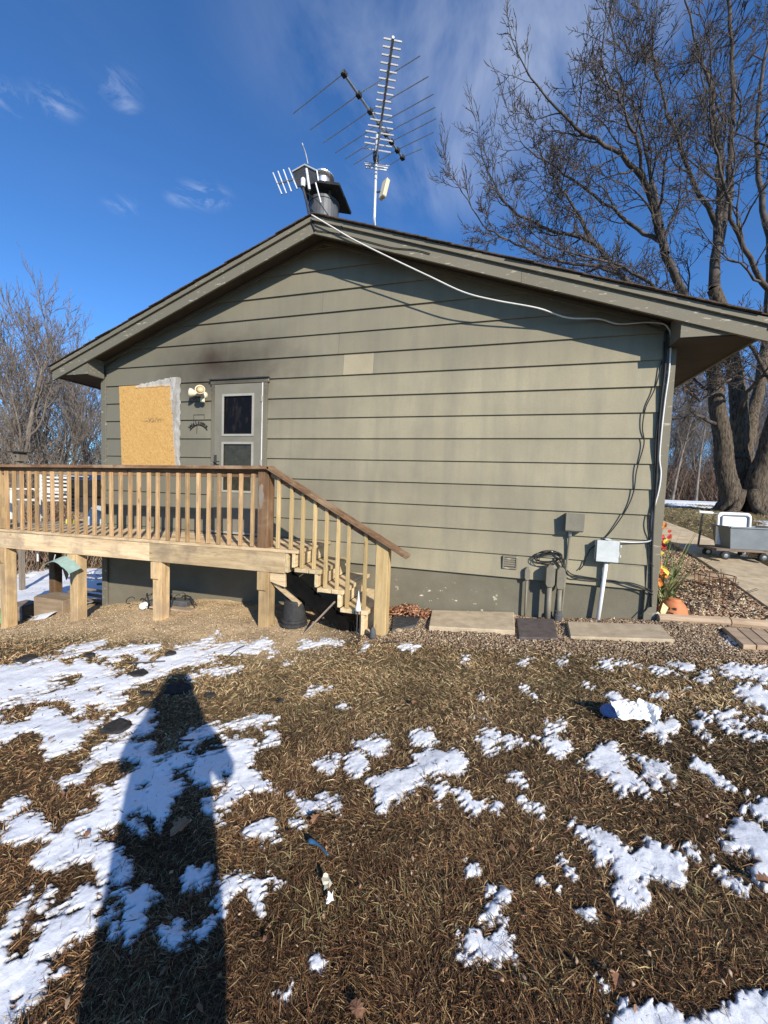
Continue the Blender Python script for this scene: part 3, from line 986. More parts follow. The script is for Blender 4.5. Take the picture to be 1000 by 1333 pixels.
def grass_colors(n, X, Y):
    pal = np.array([[0.40, 0.28, 0.14], [0.24, 0.148, 0.07], [0.105, 0.060, 0.030], [0.048, 0.027, 0.015], [0.22, 0.175, 0.085], [0.58, 0.45, 0.25], [0.28, 0.15, 0.075]])
    patch = fbm(X * 1.7, Y * 1.7, 91)
    green = fbm(X * 0.8 + 5, Y * 0.8, 93)
    pale = np.clip(1 - np.abs(Y + 1.7) / 1.1, 0, 1)
    w = np.stack([0.20 + pale * 0.35 + 0 * X, 0.24 + 0 * X, 0.26 * (1.2 - pale * 0.9), 0.20 * (1.2 - pale), np.clip(green * 1.2 - 0.58, 0.01, 0.2), 0.055 + pale * 0.12, 0.14 + 0 * X], -1)
    w[:, 2] *= 0.5 + patch
    w[:, 0] *= 1.5 - patch
    cs = np.cumsum(w / w.sum(1, keepdims=True), 1)
    idx = (RNG.random(n)[:, None] > cs).sum(1).clip(0, 6)
    tone = np.clip(0.45 + 1.15 * fbm(X * 3.3, Y * 3.3, 95, 3), 0.5, 1.5)[:, None]
    low = np.clip((-2.6 - Y) / 1.2, 0, 1)[:, None]          # wetter, browner turf further from the house
    return pal[idx] * tone * (1 - low * np.array([0.10, 0.20, 0.26])) * RNG.uniform(0.65, 1.3, (n, 1)) * RNG.uniform(0.94, 1.06, (n, 3))


def build_grass():
    parts = []
    off = 0

    def put(res):
        nonlocal off
        V, Q, T, C = res
        parts.append((V, Q + off, T + off, C)); off += len(V)
    # lawn in front of the house, denser towards the viewer
    n = 520000
    th = np.radians(np.where(RNG.random(n) < 0.93, RNG.uniform(-36, 68, n), RNG.uniform(-85, 100, n)))
    u = RNG.random(n)
    r = 0.55 * (9.5 / 0.55) ** (u ** 0.86)
    X = CAM[0] - np.sin(th) * r; Y = CAM[1] + np.cos(th) * r
    keep = on_lawn(X, Y) & (Y < 0.2)
    s = snow_field(X, Y)
    keep &= (s < -0.002) | (RNG.random(n) < np.clip(0.45 - s * 11, 0.06, 0.6))
    # thin out where the soil by the deck is bare
    bare = np.clip((0.9 - X) / 0.7, 0, 1) * np.clip((Y + 2.0) / 0.6, 0, 1)
    keep &= RNG.random(n) > bare * 0.72
    X, Y, r = X[keep], Y[keep], r[keep]; bare = bare[keep]
    n = len(X)
    flow = 2 * np.pi * (fbm(X * 2.2, Y * 2.2, 101) * 2.0) + RNG.normal(0, 1.5, n)
    L = RNG.uniform(0.020, 0.062, n) * np.clip(0.8 + r * 0.05, 0.8, 1.15)
    L[RNG.random(n) < 0.04] *= 1.8
    Wd = np.clip(r * 0.00105, 0.0019, 0.0060) * RNG.uniform(0.7, 1.4, n)
    C = grass_colors(n, X, Y)
    C = C + (np.array([0.46, 0.35, 0.20]) * RNG.uniform(0.55, 1.15, (n, 1)) - C) * (bare * 0.85)[:, None]
    lift = RNG.uniform(0.05, 0.50, n) * (1 - 0.5 * bare)
    put(blades(n, X, Y, L, Wd, C, lift, flow))
    # a few greener tufts
    for (cx, cy) in [(430, 1175), (560, 1200), (880, 1010), (520, 1185), (420, 1200), (700, 1280), (905, 1180), (350, 1120)]:
        p = pG(cx, cy); k = 90
        X = p[0] + RNG.normal(0, 0.07, k); Y = p[1] + RNG.normal(0, 0.07, k)
        C = np.array([0.27, 0.22, 0.10]) * RNG.uniform(0.5, 1.3, (k, 1))
        put(blades(k, X, Y, RNG.uniform(0.03, 0.075, k), np.full(k, 0.0024), C, RNG.uniform(0.2, 0.7, k)))
    # strip lawn beyond the path
    n = 36000
    X = RNG.uniform(5.2, 20, n); Y = RNG.uniform(0.3, 17, n)
    keep = ~((X > 5.2) & (X < 6.25)) & (Y - 0.35 * (X - 6) < 17)
    X, Y = X[keep], Y[keep]; n = len(X)
    C = np.array([[0.26, 0.21, 0.10]]) * RNG.uniform(0.5, 1.4, (n, 1))
    put(blades(n, X, Y, RNG.uniform(0.06, 0.14, n), np.full(n, 0.012), C, RNG.uniform(0.2, 0.7, n)))
    # slope behind the deck
    n = 22000
    X = RNG.uniform(-16, -4.9, n); Y = RNG.uniform(-1.2, 11, n)
    C = np.array([[0.24, 0.165, 0.09]]) * RNG.uniform(0.5, 1.4, (n, 1))
    put(blades(n, X, Y, RNG.uniform(0.06, 0.14, n), np.full(n, 0.011), C, RNG.uniform(0.2, 0.7, n)))
    V = np.concatenate([p[0] for p in parts]); Q = np.concatenate([p[1] for p in parts]); T = np.concatenate([p[2] for p in parts]); C = np.concatenate([p[3] for p in parts])
    o = fast_mesh('dead_grass', V, quads=Q, tris=T, colors=C, mat='blade')
    tag(o, 'matted dead brown grass of the lawn', 'grass', kind='stuff')


def chips(name, label, X, Y, size, pal, z0=0.0, flat=0.45, kind='stuff', cat='litter', zfun=None):
    """little stones, wood chips or curled leaves: squashed random octahedra"""
    n = len(X)
    zf = zfun or ground_z
    Z = zf(X, Y) + z0
    O = np.array([[1, 0, 0], [0, 1, 0], [-1, 0, 0], [0, -1, 0], [0, 0, 1], [0, 0, -1.0]])
    P = np.repeat(O[None], n, 0) * RNG.uniform(0.6, 1.3, (n, 6, 1))
    P[:, :, 2] *= flat
    P[:, :, 0] *= RNG.uniform(1.0, 2.2, (n, 1))
    a = RNG.uniform(0, 2 * np.pi, n); t = RNG.normal(0, 0.45, n)
    x, y, z = P[..., 0].copy(), P[..., 1].copy(), P[..., 2].copy()
    x, z = x * np.cos(t)[:, None] - z * np.sin(t)[:, None], x * np.sin(t)[:, None] + z * np.cos(t)[:, None]
    x, y = x * np.cos(a)[:, None] - y * np.sin(a)[:, None], x * np.sin(a)[:, None] + y * np.cos(a)[:, None]
    V = np.stack([x, y, z], -1) * size[:, None, None] + np.stack([X, Y, Z], -1)[:, None, :]
    k = (np.arange(n) * 6)[:, None, None]
    F = np.array([[0, 1, 4], [1, 2, 4], [2, 3, 4], [3, 0, 4], [1, 0, 5], [2, 1, 5], [3, 2, 5], [0, 3, 5]])[None]
    T = (F + k).reshape(-1, 3)
    pal = np.array(pal)
    C = pal[RNG.integers(0, len(pal), n)] * RNG.uniform(0.7, 1.25, (n, 1))
    o = fast_mesh(name, V.reshape(-1, 3), tris=T, colors=np.repeat(C, 6, 0), mat='chip')
    return tag(o, label, cat, kind=kind)


def build_litter():
    # chippings and crumbled leaves in the strip along the wall
    n = 26000
    X = RNG.uniform(0.95, 5.35, n); Y = -1.15 + 1.12 * RNG.random(n) ** 0.8 + RNG.normal(0, 0.05, n)
    Y = np.where(X > 4.1, np.where(RNG.random(n) < 0.4, Y, RNG.uniform(-0.9, 0.05, n)), Y)
    k = (Y < -0.03)
    X, Y = X[k], Y[k]
    chips('bark_chippings', 'tan and brown chippings along the foot of the wall', X, Y, RNG.uniform(0.005, 0.014, len(X)),
          [[0.40, 0.30, 0.19], [0.28, 0.19, 0.115], [0.18, 0.12, 0.08], [0.34, 0.23, 0.15], [0.50, 0.41, 0.28]], 0.006, cat='chippings')
    # leaves and chips in the planted bed round the corner
    n = 9000
    X = RNG.uniform(4.08, 5.32, n); Y = RNG.uniform(0.02, 2.9, n)
    chips('bed_leaves', 'dry brown leaves and chips covering the planted bed', X, Y, RNG.uniform(0.010, 0.028, n),
          [[0.38, 0.25, 0.15], [0.26, 0.15, 0.09], [0.47, 0.35, 0.22], [0.16, 0.10, 0.07], [0.52, 0.44, 0.31]], 0.012, 0.3, cat='leaves')
    # drift of russet leaves between the stair and the first slab
    n = 900
    c = pY(528, 790, -0.22)
    X = RNG.normal(c[0] + 0.05, 0.19, n); Y = np.minimum(RNG.normal(-0.16, 0.09, n), -0.04)
    z0 = 0.10 * np.exp(-((X - c[0]) / 0.25) ** 2)
    chips('leaf_drift', 'heap of russet dry leaves against the foundation beside the stair', X, Y, RNG.uniform(0.012, 0.03, n),
          [[0.38, 0.19, 0.10], [0.28, 0.13, 0.07], [0.46, 0.27, 0.16], [0.2, 0.09, 0.05]], z0 * RNG.random(n) + 0.01, 0.25, cat='leaves')
    # straw and crumbs under the deck
    n = 9000
    X = RNG.uniform(-5.2, 1.0, n); Y = RNG.uniform(-1.7, -0.03, n)
    chips('straw_crumbs', 'pale straw and wood crumbs on the bare soil under the deck', X, Y, RNG.uniform(0.004, 0.012, n),
          [[0.52, 0.39, 0.24], [0.44, 0.32, 0.19], [0.58, 0.46, 0.30], [0.32, 0.22, 0.14]], 0.004, 0.35, cat='straw')
    # curled bits of oak leaf among the blades
    n = 420
    X = RNG.uniform(-3.5, 6, n); Y = RNG.uniform(-4.5, -1.2, n)
    z = ground_z(X, Y) + 0.02
    a = RNG.uniform(0, 2 * np.pi, n); s = RNG.uniform(0.006, 0.018, n)
    d = np.stack([np.cos(a), np.sin(a), RNG.normal(0, .25, n)], -1) * s[:, None]; e = np.stack([-np.sin(a), np.cos(a), RNG.normal(0, .25, n)], -1) * (s * RNG.uniform(.35, .7, n))[:, None]
    c = np.stack([X, Y, z], -1); upv = np.array([0, 0, 1.0]) * (s * 0.5)[:, None]
    V = np.stack([c - d, c - d * .2 - e + upv, c + d * .7 - e * .6 + upv, c + d, c + d * .3 + e + upv, c - d * .6 + e * .7 + upv * .5], 1).reshape(-1, 3)
    k = (np.arange(n) * 6)[:, None]
    Q = np.concatenate([k + np.array([[0, 1, 4, 5]]), k + np.array([[1, 2, 3, 4]])])
    C = np.array([[.34, .21, .13], [.25, .14, .08], [.42, .30, .2], [.17, .09, .055]])[RNG.integers(0, 4, n)] * RNG.uniform(.7, 1.2, (n, 1))
    tag(fast_mesh('leaf_bits', V, quads=Q, colors=np.repeat(C, 6, 0), mat='leafy'), 'curled brown leaf bits scattered over the lawn', 'leaves', kind='stuff')
    # crumbs of leaf on the lawn
    n = 2600
    X = RNG.uniform(-4, 6.5, n); Y = RNG.uniform(-4.6, -1.0, n)
    k = (snow_field(X, Y) < -0.01) | (RNG.random(n) < 0.08)
    X, Y = X[k], Y[k]; n = len(X)
    chips('leaf_crumbs', 'small scraps of dry leaf caught in the lawn', X, Y, RNG.uniform(0.003, 0.009, n),
          [[0.42, 0.29, 0.19], [0.34, 0.2, 0.12], [0.22, 0.12, 0.07]], 0.018, 0.25, cat='leaves')


build_ground()
build_snow()
build_grass()
build_litter()


# ------------------------------------------------------------------ house
XP, ZP, SL, SR = -0.12, 4.71, 0.36, 0.345          # ridge position, ridge height, the two slopes
XE0, XE1 = -4.66, 4.66                               # eave tips
LAP, ZS = 0.28, 0.31                                 # siding exposure, bottom of the siding


def ztop(x):
    return ZP - (SL * (XP - x) if x < XP else SR * (x - XP))


mottled('siding_pale', (0.30, 0.255, 0.168), (0.36, 0.307, 0.205), 3, 0.75, 0.25, bmp=0.15)


def build_house():
    H = thing('house', 'single-storey gabled house with khaki grey lap siding and a scorched wall', 'house', (0, 4, 0))
    MB().box(-4.0, 4.0, 0.012, 9.0, -1.9, ZS - 0.004).build('foundation', 'foundation', H)
    wz = 0.105
    poly = [(-3.99, ZS), (3.99, ZS), (3.99, ztop(3.99) - wz), (XP, ZP - wz), (-3.99, ztop(-3.99) - wz)]
    MB().prism(poly, 0.004, 8.99).build('wall', 'siding', H)
    # lap siding, board by board; joints where they show
    joints = {12: [pY(421, 395)[0]], 11: [pY(320, 432)[0]], 10: [pY(296, 459)[0], pY(442, 448)[0]], 9: [pY(487, 472)[0], pY(448, 472)[0]],}
    XA, XB = -3.925, 3.905
    D0, D1, DT = -1.86, -0.925, 2.835                    # door opening
    for k in range(16):
        z0, z1 = ZS + k * LAP, ZS + (k + 1) * LAP
        cap = ZP - wz - 0.006

        def lim(z):
            if z >= cap:
                return XP, XP
            a = max(XA, XP - (cap - z) / SL); b = min(XB, XP + (cap - z) / SR)
            return a, b
        cuts = sorted([-99] + [j for j in joints.get(k, [])] + [99])
        spans = [(cuts[i], cuts[i + 1]) for i in range(len(cuts) - 1)]
        if z0 < DT - 0.02:
            sp2 = []
            for a, b in spans:
                if a < D0 < b and b > D1:
                    sp2 += [(a, D0), (D1, b)]
                elif a < D0 < b:
                    sp2.append((a, D0))
                else:
                    sp2.append((max(a, D1) if a > D0 else a, b))
            spans = sp2
        for a, b in spans:
            zt = min(z1, cap)
            if zt - z0 < 0.02:
                continue
            l0, r0 = lim(z0); l1, r1 = lim(zt)
            g = 0.0016
            xa0, xb0 = max(a + g, l0), min(b - g, r0)
            xa1, xb1 = max(a + g, l1), min(b - g, r1)
            if xb0 - xa0 < 0.03:
                continue
            if xb1 <= xa1:
                xm = min(max(XP, xa0), xb0); xa1, xb1 = xm - 0.002, xm + 0.002
            j = random.uniform(-0.0015, 0.0015)
            yb, yt = -0.029 + j, -0.0075
            p8 = [(xa0, yb, z0), (xb0, yb, z0 + random.uniform(-.002, .002)), (xb0, 0.003, z0), (xa0, 0.003, z0),
                  (xa1, yt, zt), (xb1, yt, zt), (xb1, 0.003, zt), (xa1, 0.003, zt)]
            MB().hexa(p8).build('siding_board', 'siding_pale' if k == 9 and -0.2 < xa0 and xb0 < 0.9 else 'siding', H)
    for s, xa, xb in ((1, 3.908, 4.03), (-1, -4.03, -3.928)):
        MB().box(xa, xb, -0.034, 0.0, -0.06 if s > 0 else -0.9, 2.945).build('corner_board', 'trim_paint', H, bevel=0.003)
        if s > 0:
            MB().box(4.003, 4.03, 0.0, 0.1, -0.06, 2.945).build('corner_board', 'trim_paint', H)
        else:
            MB().box(-4.03, -4.003, 0.0, 0.1, -0.9, 2.945).build('corner_board', 'trim_paint', H)
    # roof
    for s, xe in ((-1, XE0), (1, XE1)):
        poly = [(XP, ZP), (xe, ztop(xe)), (xe, ztop(xe) - 0.10), (XP, ZP - 0.10)]
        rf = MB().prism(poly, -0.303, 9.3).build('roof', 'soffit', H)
        dv = np.array([xe - XP, 0, ztop(xe) - ZP]); L = np.linalg.norm(dv); dv /= L
        nv = np.array([-dv[2], 0, dv[0]]) * (1 if s > 0 else -1)
        sh = MB()
        nC = int(L / 0.135)
        for i in range(nC + 1):
            # overlapping courses seen at their rake ends
            a = L + 0.03 - i * 0.135; b = a - 0.30
            if a < 0.02:
                break
            yf = -0.385 + random.uniform(-0.012, 0.010)
            pa = np.array([XP, 0, ZP]) + dv * a; pb = np.array([XP, 0, ZP]) + dv * max(b, 0.0)
            t0, t1 = 0.020, 0.006
            q = [pa + nv * (t0 - 0.009), pa + nv * t0, pb + nv * (t1 + 0.004), pb + nv * 0.0015]
            sh.hexa([(q[0][0], yf, q[0][2]), (q[3][0], yf, q[3][2]), (q[3][0], 9.35, q[3][2]), (q[0][0], 9.35, q[0][2]),
                     (q[1][0], yf, q[1][2]), (q[2][0], yf, q[2][2]), (q[2][0], 9.35, q[2][2]), (q[1][0], 9.35, q[1][2])])
        so = sh.build('shingles', 'shingle', rf)
        so['kind'] = 'stuff'
        # rake fascia in two boards and a strip above
        def strip(nm, top, bot, y0, y1, mat, x0=XP, x1=xe):
            MB().prism([(x0, ztop(x0) - top), (x1, ztop(x1) - top), (x1, ztop(x1) - bot), (x0, ztop(x0) - bot)], y0, y1).build(nm, mat, H, bevel=0.002)
        strip('fascia_strip', 0.003, 0.062, -0.362, -0.334, 'trim_paint')
        xm = XP + s * 2.52
        strip('fascia_board', 0.012, 0.205, -0.332, -0.3045, 'trim_paint', XP, xm - s * 0.0015)
        strip('fascia_board', 0.012, 0.207, -0.3325, -0.3045, 'trim_paint', xm, xe)
        # boxed eave with its triangular end
        xi = 3.95 * s; xo = xe - s * 0.03
        zi = ztop(xi) - 0.104; zo = ztop(xo) - 0.104
        zb = 2.952
        tri = [(xi, zb), (xo, zb), (xo, max(zo, zb + 0.004)), (xi, zi)]
        MB().prism(tri, -0.3035, -0.286).build('eave_end', 'trim_paint', H)
        MB().box(min(xi, xi + s * 0.015), max(xi, xi + s * 0.015), -0.2855, -0.036, zb, zi - 0.004).build('eave_side', 'trim_paint', H)
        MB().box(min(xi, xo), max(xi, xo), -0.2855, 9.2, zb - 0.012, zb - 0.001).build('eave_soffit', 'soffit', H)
        MB().box(min(xe, xe - s * 0.025), max(xe, xe - s * 0.025), -0.3025, 9.25, zb - 0.03, ztop(xe) - 0.102).build('eave_fascia', 'trim_paint', H)
        MB().box(min(xe + s * .002, xe + s * 0.05), max(xe + s * .002, xe + s * 0.05), -0.36, 9.25, ztop(xe) - 0.09, ztop(xe) - 0.012).build('eave_drip', 'shingle', H)
        # frieze board where the soffit meets the wall
        strip('frieze_board', 0.106, 0.155, -0.042, -0.0215, 'trim_paint', XP, XP + s * 3.98)
    # storm door
    D = thing('door', None, None, (0, 0, 0)); D.parent = H; D.location = (-1.39, 0 - 4, 0.62)
    dm = MB()
    x0, x1, z0, z1 = -1.79, -0.995, 0.625, 2.765
    ya, yb = -0.062, -0.030
    gx0, gx1 = -1.655, -1.125
    rows = [(0.86, 1.10), (1.20, 1.93), (2.02, 2.62)]
    dm.box(x0, gx0, ya, yb, z0, z1).box(gx1, x1, ya, yb, z0, z1)
    dm.box(gx0, gx1, ya, yb, z0, 1.20).box(gx0, gx1, ya, yb, 1.93, 2.02).box(gx0, gx1, ya, yb, 2.62, z1)
    dm.build('door_leaf', 'door_paint', D)
    for nm, za, zb, mt in (('pane', 2.02, 2.62, 'dark_glass'), ('pane', 1.20, 1.93, 'screen_glass')):
        MB().box(gx0 + 0.002, gx1 - 0.002, -0.045, -0.040, za + 0.002, zb - 0.002).build(nm, mt, D)
        fr = MB(); w = 0.028
        fr.box(gx0 - 0.004, gx0 + w, -0.071, -0.0625, za - 0.004, zb + 0.004).box(gx1 - w, gx1 + 0.004, -0.071, -0.0625, za - 0.004, zb + 0.004)
        fr.box(gx0 + w, gx1 - w, -0.0705, -0.0625, za - 0.004, za + w).box(gx0 + w, gx1 - w, -0.0705, -0.0625, zb - w, zb + 0.004)
        fr.build('pane_frame', 'alu_frame', D)
    hb = MB(); hb.box(-1.775, -1.745, -0.085, -0.0625, 1.58, 1.74).tube([(-1.76, -0.09, 1.62), (-1.76, -0.12, 1.63), (-1.70, -0.125, 1.64), (-1.655, -0.12, 1.64)], 0.009, 6)
    hb.build('handle', 'dark_steel', D)
    for zz in (0.85, 1.6, 2.5):
        MB().box(-1.005, -0.985, -0.078, -0.0625, zz, zz + 0.08).build('hinge', 'alu_frame', D)
    MB().box(-0.994, -0.9865, -0.066, -0.0505, 0.63, 2.77).build('hinge_strip', 'white_paint', D)
    cs = MB()
    cs.box(-1.862, -1.80, -0.05, -0.0, 0.60, 2.775).box(-0.985, -0.924, -0.05, 0.0, 0.60, 2.775).box(-1.88, -0.906, -0.052, 0.0, 2.776, 2.834)
    cs.build('door_casing', 'trim_paint', H, bevel=0.003)
    MB().box(-1.89, -0.896, -0.075, -0.0, 2.8355, 2.850).build('door_drip_cap', 'dark_steel', H)
    MB().box(-1.80, -0.985, -0.10, 0.0, 0.590, 0.622).build('threshold', 'alu_frame', H)
    # sill below the boarded window
    MB().box(-3.72, -2.46, -0.05, -0.015, 1.47, 1.535).build('window_sill', 'alu_frame', H, bevel=0.004)
    # small wall vent
    a, b = pY(655, 723, -.02), pY(673, 741, -.02)
    vm = MB()
    xa, xb, zb, za = a[0], b[0], b[2], a[2]
    vm.box(xa, xa + .018, -0.04, -0.012, zb, za).box(xb - .018, xb, -0.04, -0.012, zb, za).box(xa + .018, xb - .018, -0.04, -0.012, zb, zb + .018).box(xa + .018, xb - .018, -0.04, -0.012, za - .018, za)
    vm.box(xa + .02, xb - .02, -0.022, -0.013, zb + .02, za - .02)
    vt = vm.build('vent', 'trim_paint', H)
    for i in range(4):
        z = zb + 0.032 + i * (za - zb - 0.05) / 4
        MB().hexa([(xa + .019, -0.036, z), (xb - .019, -0.036, z), (xb - .019, -0.024, z + .016), (xa + .019, -0.024, z + .016),
                   (xa + .019, -0.036, z + .004), (xb - .019, -0.036, z + .004), (xb - .019, -0.024, z + .02), (xa + .019, -0.024, z + .02)]).build('louvre', 'trim_paint', vt)
    # flue pipe through the roof by the ridge, square storm cap, bright lid
    F = thing('flue', None, None); F.parent = H
    fc = pY(422, 270, 0.75); fx = float(fc[0]); fy = 0.75
    F.location = (fx, fy - 4, 4.5)
    MB().lathe([(0.225, 4.35), (0.225, 5.62), (0.235, 5.62), (0.235, 5.66), (0.21, 5.66), (0.21, 5.0)], (fx, fy, 0), 28).build('pipe', 'flue_steel', F, smooth=False)
    zc = 5.78
    MB().obox((fx + 0.01, fy, zc), (0.33, 0.03, -0.075), (-0.02, 0.30, 0.0), (0.004, 0, 0.02)).build('storm_cap', 'soot_steel', F, bevel=0.004)
    for sx, sy in ((1, 1), (1, -1), (-1, 1), (-1, -1)):
        MB().bar((fx + sx * .15, fy + sy * .15, 5.55), (fx + sx * .17, fy + sy * .17, zc - 0.02), 0.03, 0.006).build('cap_strap', 'flue_steel', F)
    MB().lathe([(0.11, 0.0), (0.11, 0.25), (0.17, 0.25), (0.172, 0.262), (0.06, 0.36), (0.0, 0.385)], (fx - 0.03, fy, zc + 0.02), 24).build('lid', 'polished_cap', F)
    return H


HOUSE = build_house()


# ------------------------------------------------------------------ deck with stair
def sag(x, y, z):
    return (x, y, z + (0.014 * (x + 0.35) if x < -0.35 else 0.0))


def build_deck():
    D = thing('deck', 'weathered timber deck with baluster railing and stair along the house wall', 'deck', (-2.0, -0.9, -0.5))
    zt = 0.585
    # floor boards
    y = -0.972
    i = 0
    while y < -0.05:
        y1 = min(y + 0.138, -0.036)
        for xa, xb in ((-5.70, -2.9 + (i % 2) * 0.9), (-2.9 + (i % 2) * 0.9 + 0.004, 0.115 - random.uniform(0, 0.006))):
            MB().box(xa, xb, y, y1, zt - 0.036, zt + random.uniform(-.002, .002)).build('floor_board', 'deck_wood_x', D, bevel=0.003, fn=sag)
        y += 0.144; i += 1
    y = -0.03
    while y < 2.2:
        MB().box(-5.70, -4.045, y, y + 0.138, zt - 0.036, zt + random.uniform(-.002, .002)).build('floor_board', 'deck_wood_x', D, bevel=0.003, fn=sag)
        y += 0.144
    # rim boards
    for xa, xb, yo in ((-5.70, -2.032, 0.0), (-2.028, -0.06, -0.006)):
        MB().box(xa, xb, -0.958 + yo, -0.918 + yo, zt - 0.036 - 0.245, zt - 0.037).build('rim_board', 'deck_wood_x', D, bevel=0.003, fn=sag)
    MB().box(-0.058, -0.018, -0.955, -0.05, zt - 0.27, zt - 0.037).build('rim_board', 'deck_wood_y', D, bevel=0.003)
    MB().box(-5.70, -4.05, 2.16, 2.20, zt - 0.28, zt - 0.037).build('rim_board', 'deck_wood_x', D, fn=sag)
    for xj in (-5.66, -5.0, -4.4, -3.7, -3.0, -2.3, -1.6, -0.9):
        MB().box(xj, xj + 0.038, -0.916, 2.15 if xj < -4.1 else -0.04, zt - 0.25, zt - 0.038).build('joist', 'grey_wood_x', D, fn=sag)
    # posts
    for xc in (-4.80, -3.37, -1.91, -0.335):
        gzv = float(gz(xc, -0.9))
        p = MB().box(xc - 0.07, xc + 0.07, -0.956, -0.816, gzv - 0.25, zt - 0.283).build('post', 'deck_wood_z', D, bevel=0.006, fn=sag)
        MB().hexa([(xc - .072, -.982, zt - .50), (xc + .035, -.982, zt - .50), (xc + .035, -.9575, zt - .52), (xc - .072, -.9575, zt - .52),
                   (xc - .072, -.984, zt - .285), (xc + .035, -.984, zt - .285), (xc + .035, -.9575, zt - .285), (xc - .072, -.9575, zt - .285)]).build('post_block', 'deck_wood_z', p, fn=sag)
    for xc, yc in ((-5.52, 0.25), (-5.52, 2.1), (-4.3, 2.1)):  # dark wood tone on these stands in for the shade under the deck
        MB().box(xc - 0.07, xc + 0.07, yc - 0.07, yc + 0.07, float(gz(xc, yc)) - 0.25, zt - 0.283).build('post', 'dark_post_z', D, bevel=0.006, fn=sag)
    # railing
    MB().box(-0.44, -0.30, -0.952, -0.812, zt - 0.03, 1.498).build('corner_post', 'dark_post_z', D, bevel=0.006)
    pm_ = MB()
    edge = [(-0.418, 1.30), (-0.385, 1.335), (-0.365, 1.31), (-0.372, 1.25), (-0.350, 1.20), (-0.366, 1.12), (-0.378, 1.05), (-0.405, 1.03), (-0.41, 1.10), (-0.425, 1.18)]
    pm_.prism(edge, -0.958, -0.9515)
    pm_.build('split_patch', 'grey_wood_z', D)
    MB().box(-5.02, -4.86, -0.952, -0.812, zt + 0.002, 1.5).build('railing_post', 'deck_wood_z', D, bevel=0.006, fn=sag)
    for xa, xb in ((-5.70, -2.602), (-2.598, -0.27)):
        MB().box(xa, xb, -1.0, -0.855, 1.503, 1.543).build('rail_cap', 'rail_wood_x', D, bevel=0.004, fn=sag)
    for xa, xb in ((-5.70, -5.023), (-4.857, -2.452), (-2.448, -0.443)):
        MB().box(xa, xb, -0.915, -0.877, 1.41, 1.500).build('top_rail', 'rail_wood_x', D, bevel=0.003, fn=sag)
    me = None
    k = 0
    while True:
        xb = -0.52 - 0.155 * k
        if xb < -4.82:
            break
        if me is None:
            o = MB().box(-0.019, 0.019, -0.019, 0.019, 0.0, 0.865).build('baluster', 'baluster_wood', D, bevel=0.003)
            me = o.data
        else:
            o = bpy.data.objects.new('baluster', me); col.objects.link(o); o.parent = D
        X = xb + random.uniform(-.007, .007)
        o.location = Vector(sag(X, -0.9365, zt + 0.001)) - D.location
        o.rotation_euler = (0, random.uniform(-.008, .008), random.uniform(-.06, .06))
        k += 1
    # stair
    ends = [0.115, 0.405, 0.69, 0.975]
    lev = [zt, 0.385, 0.185, -0.012]
    for i in range(1, 4):
        x0, x1 = ends[i - 1] - 0.03, ends[i]
        z = lev[i]
        MB().box(x1 - 0.145, x1 + random.uniform(-.004, .004), -0.985, -0.03, z - 0.045, z).build('tread', 'deck_wood_y', D, bevel=0.004)
        MB().box(x0 - 0.005, x1 - 0.152, -0.985, -0.03, z - 0.045, z - 0.002).build('tread', 'deck_wood_y', D, bevel=0.004)
    for i in range(0, 4):
        zb = lev[i + 1] + 0.002 if i < 3 else float(gz(1.0, -0.5)) - 0.05
        MB().box(ends[i] - 0.075, ends[i] - 0.038, -0.975, -0.04, zb, lev[i] - 0.047 if i else zt - 0.038).build('riser', 'deck_wood_y', D, bevel=0.003)
    sl = (lev[3] - lev[0]) / (ends[3] - ends[0])
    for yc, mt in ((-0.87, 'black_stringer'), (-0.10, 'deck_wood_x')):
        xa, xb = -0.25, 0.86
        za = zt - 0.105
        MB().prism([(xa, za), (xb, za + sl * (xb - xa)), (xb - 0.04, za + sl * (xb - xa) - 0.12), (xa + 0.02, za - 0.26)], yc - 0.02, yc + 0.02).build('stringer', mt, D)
    # block cut at the corner under the rim
    MB().prism([(-0.262, zt - 0.285), (-0.07, zt - 0.285), (-0.06, zt - 0.45), (-0.262, zt - 0.40)], -0.94, -0.90).build('brace_block', 'deck_wood_x', D, bevel=0.003)
    MB().bar((-0.262, -0.86, zt - 0.42), (0.10, -0.86, zt - 0.66), 0.04, 0.05).build('brace', 'deck_wood_x', D, bevel=0.003)
    # handrail
    def hz(x):
        return 1.545 - 0.535 * (x + 0.30)
    MB().prism([(-0.30, hz(-0.30)), (1.40, hz(1.40)), (1.385, hz(1.385) - 0.047), (-0.30, hz(-0.30) - 0.047)], -1.0, -0.858).build('handrail', 'rail_wood_x', D, bevel=0.005)
    MB().prism([(-0.296, hz(-0.296) - 0.049), (1.03, hz(1.03) - 0.049), (1.03, hz(1.03) - 0.12), (-0.296, hz(-0.296) - 0.12)], -0.915, -0.877).build('stair_rail', 'rail_wood_x', D, bevel=0.003)
    gn = float(gz(1.1, -0.87))
    MB().hexa([(1.035, -.95, gn - .2), (1.175, -.95, gn - .2), (1.175, -.81, gn - .2), (1.035, -.81, gn - .2),
               (1.035, -.95, hz(1.035) - .05), (1.175, -.95, hz(1.175) - .05), (1.175, -.81, hz(1.175) - .05), (1.035, -.81, hz(1.035) - .05)]).build('newel_post', 'new_wood_z', D, bevel=0.006)
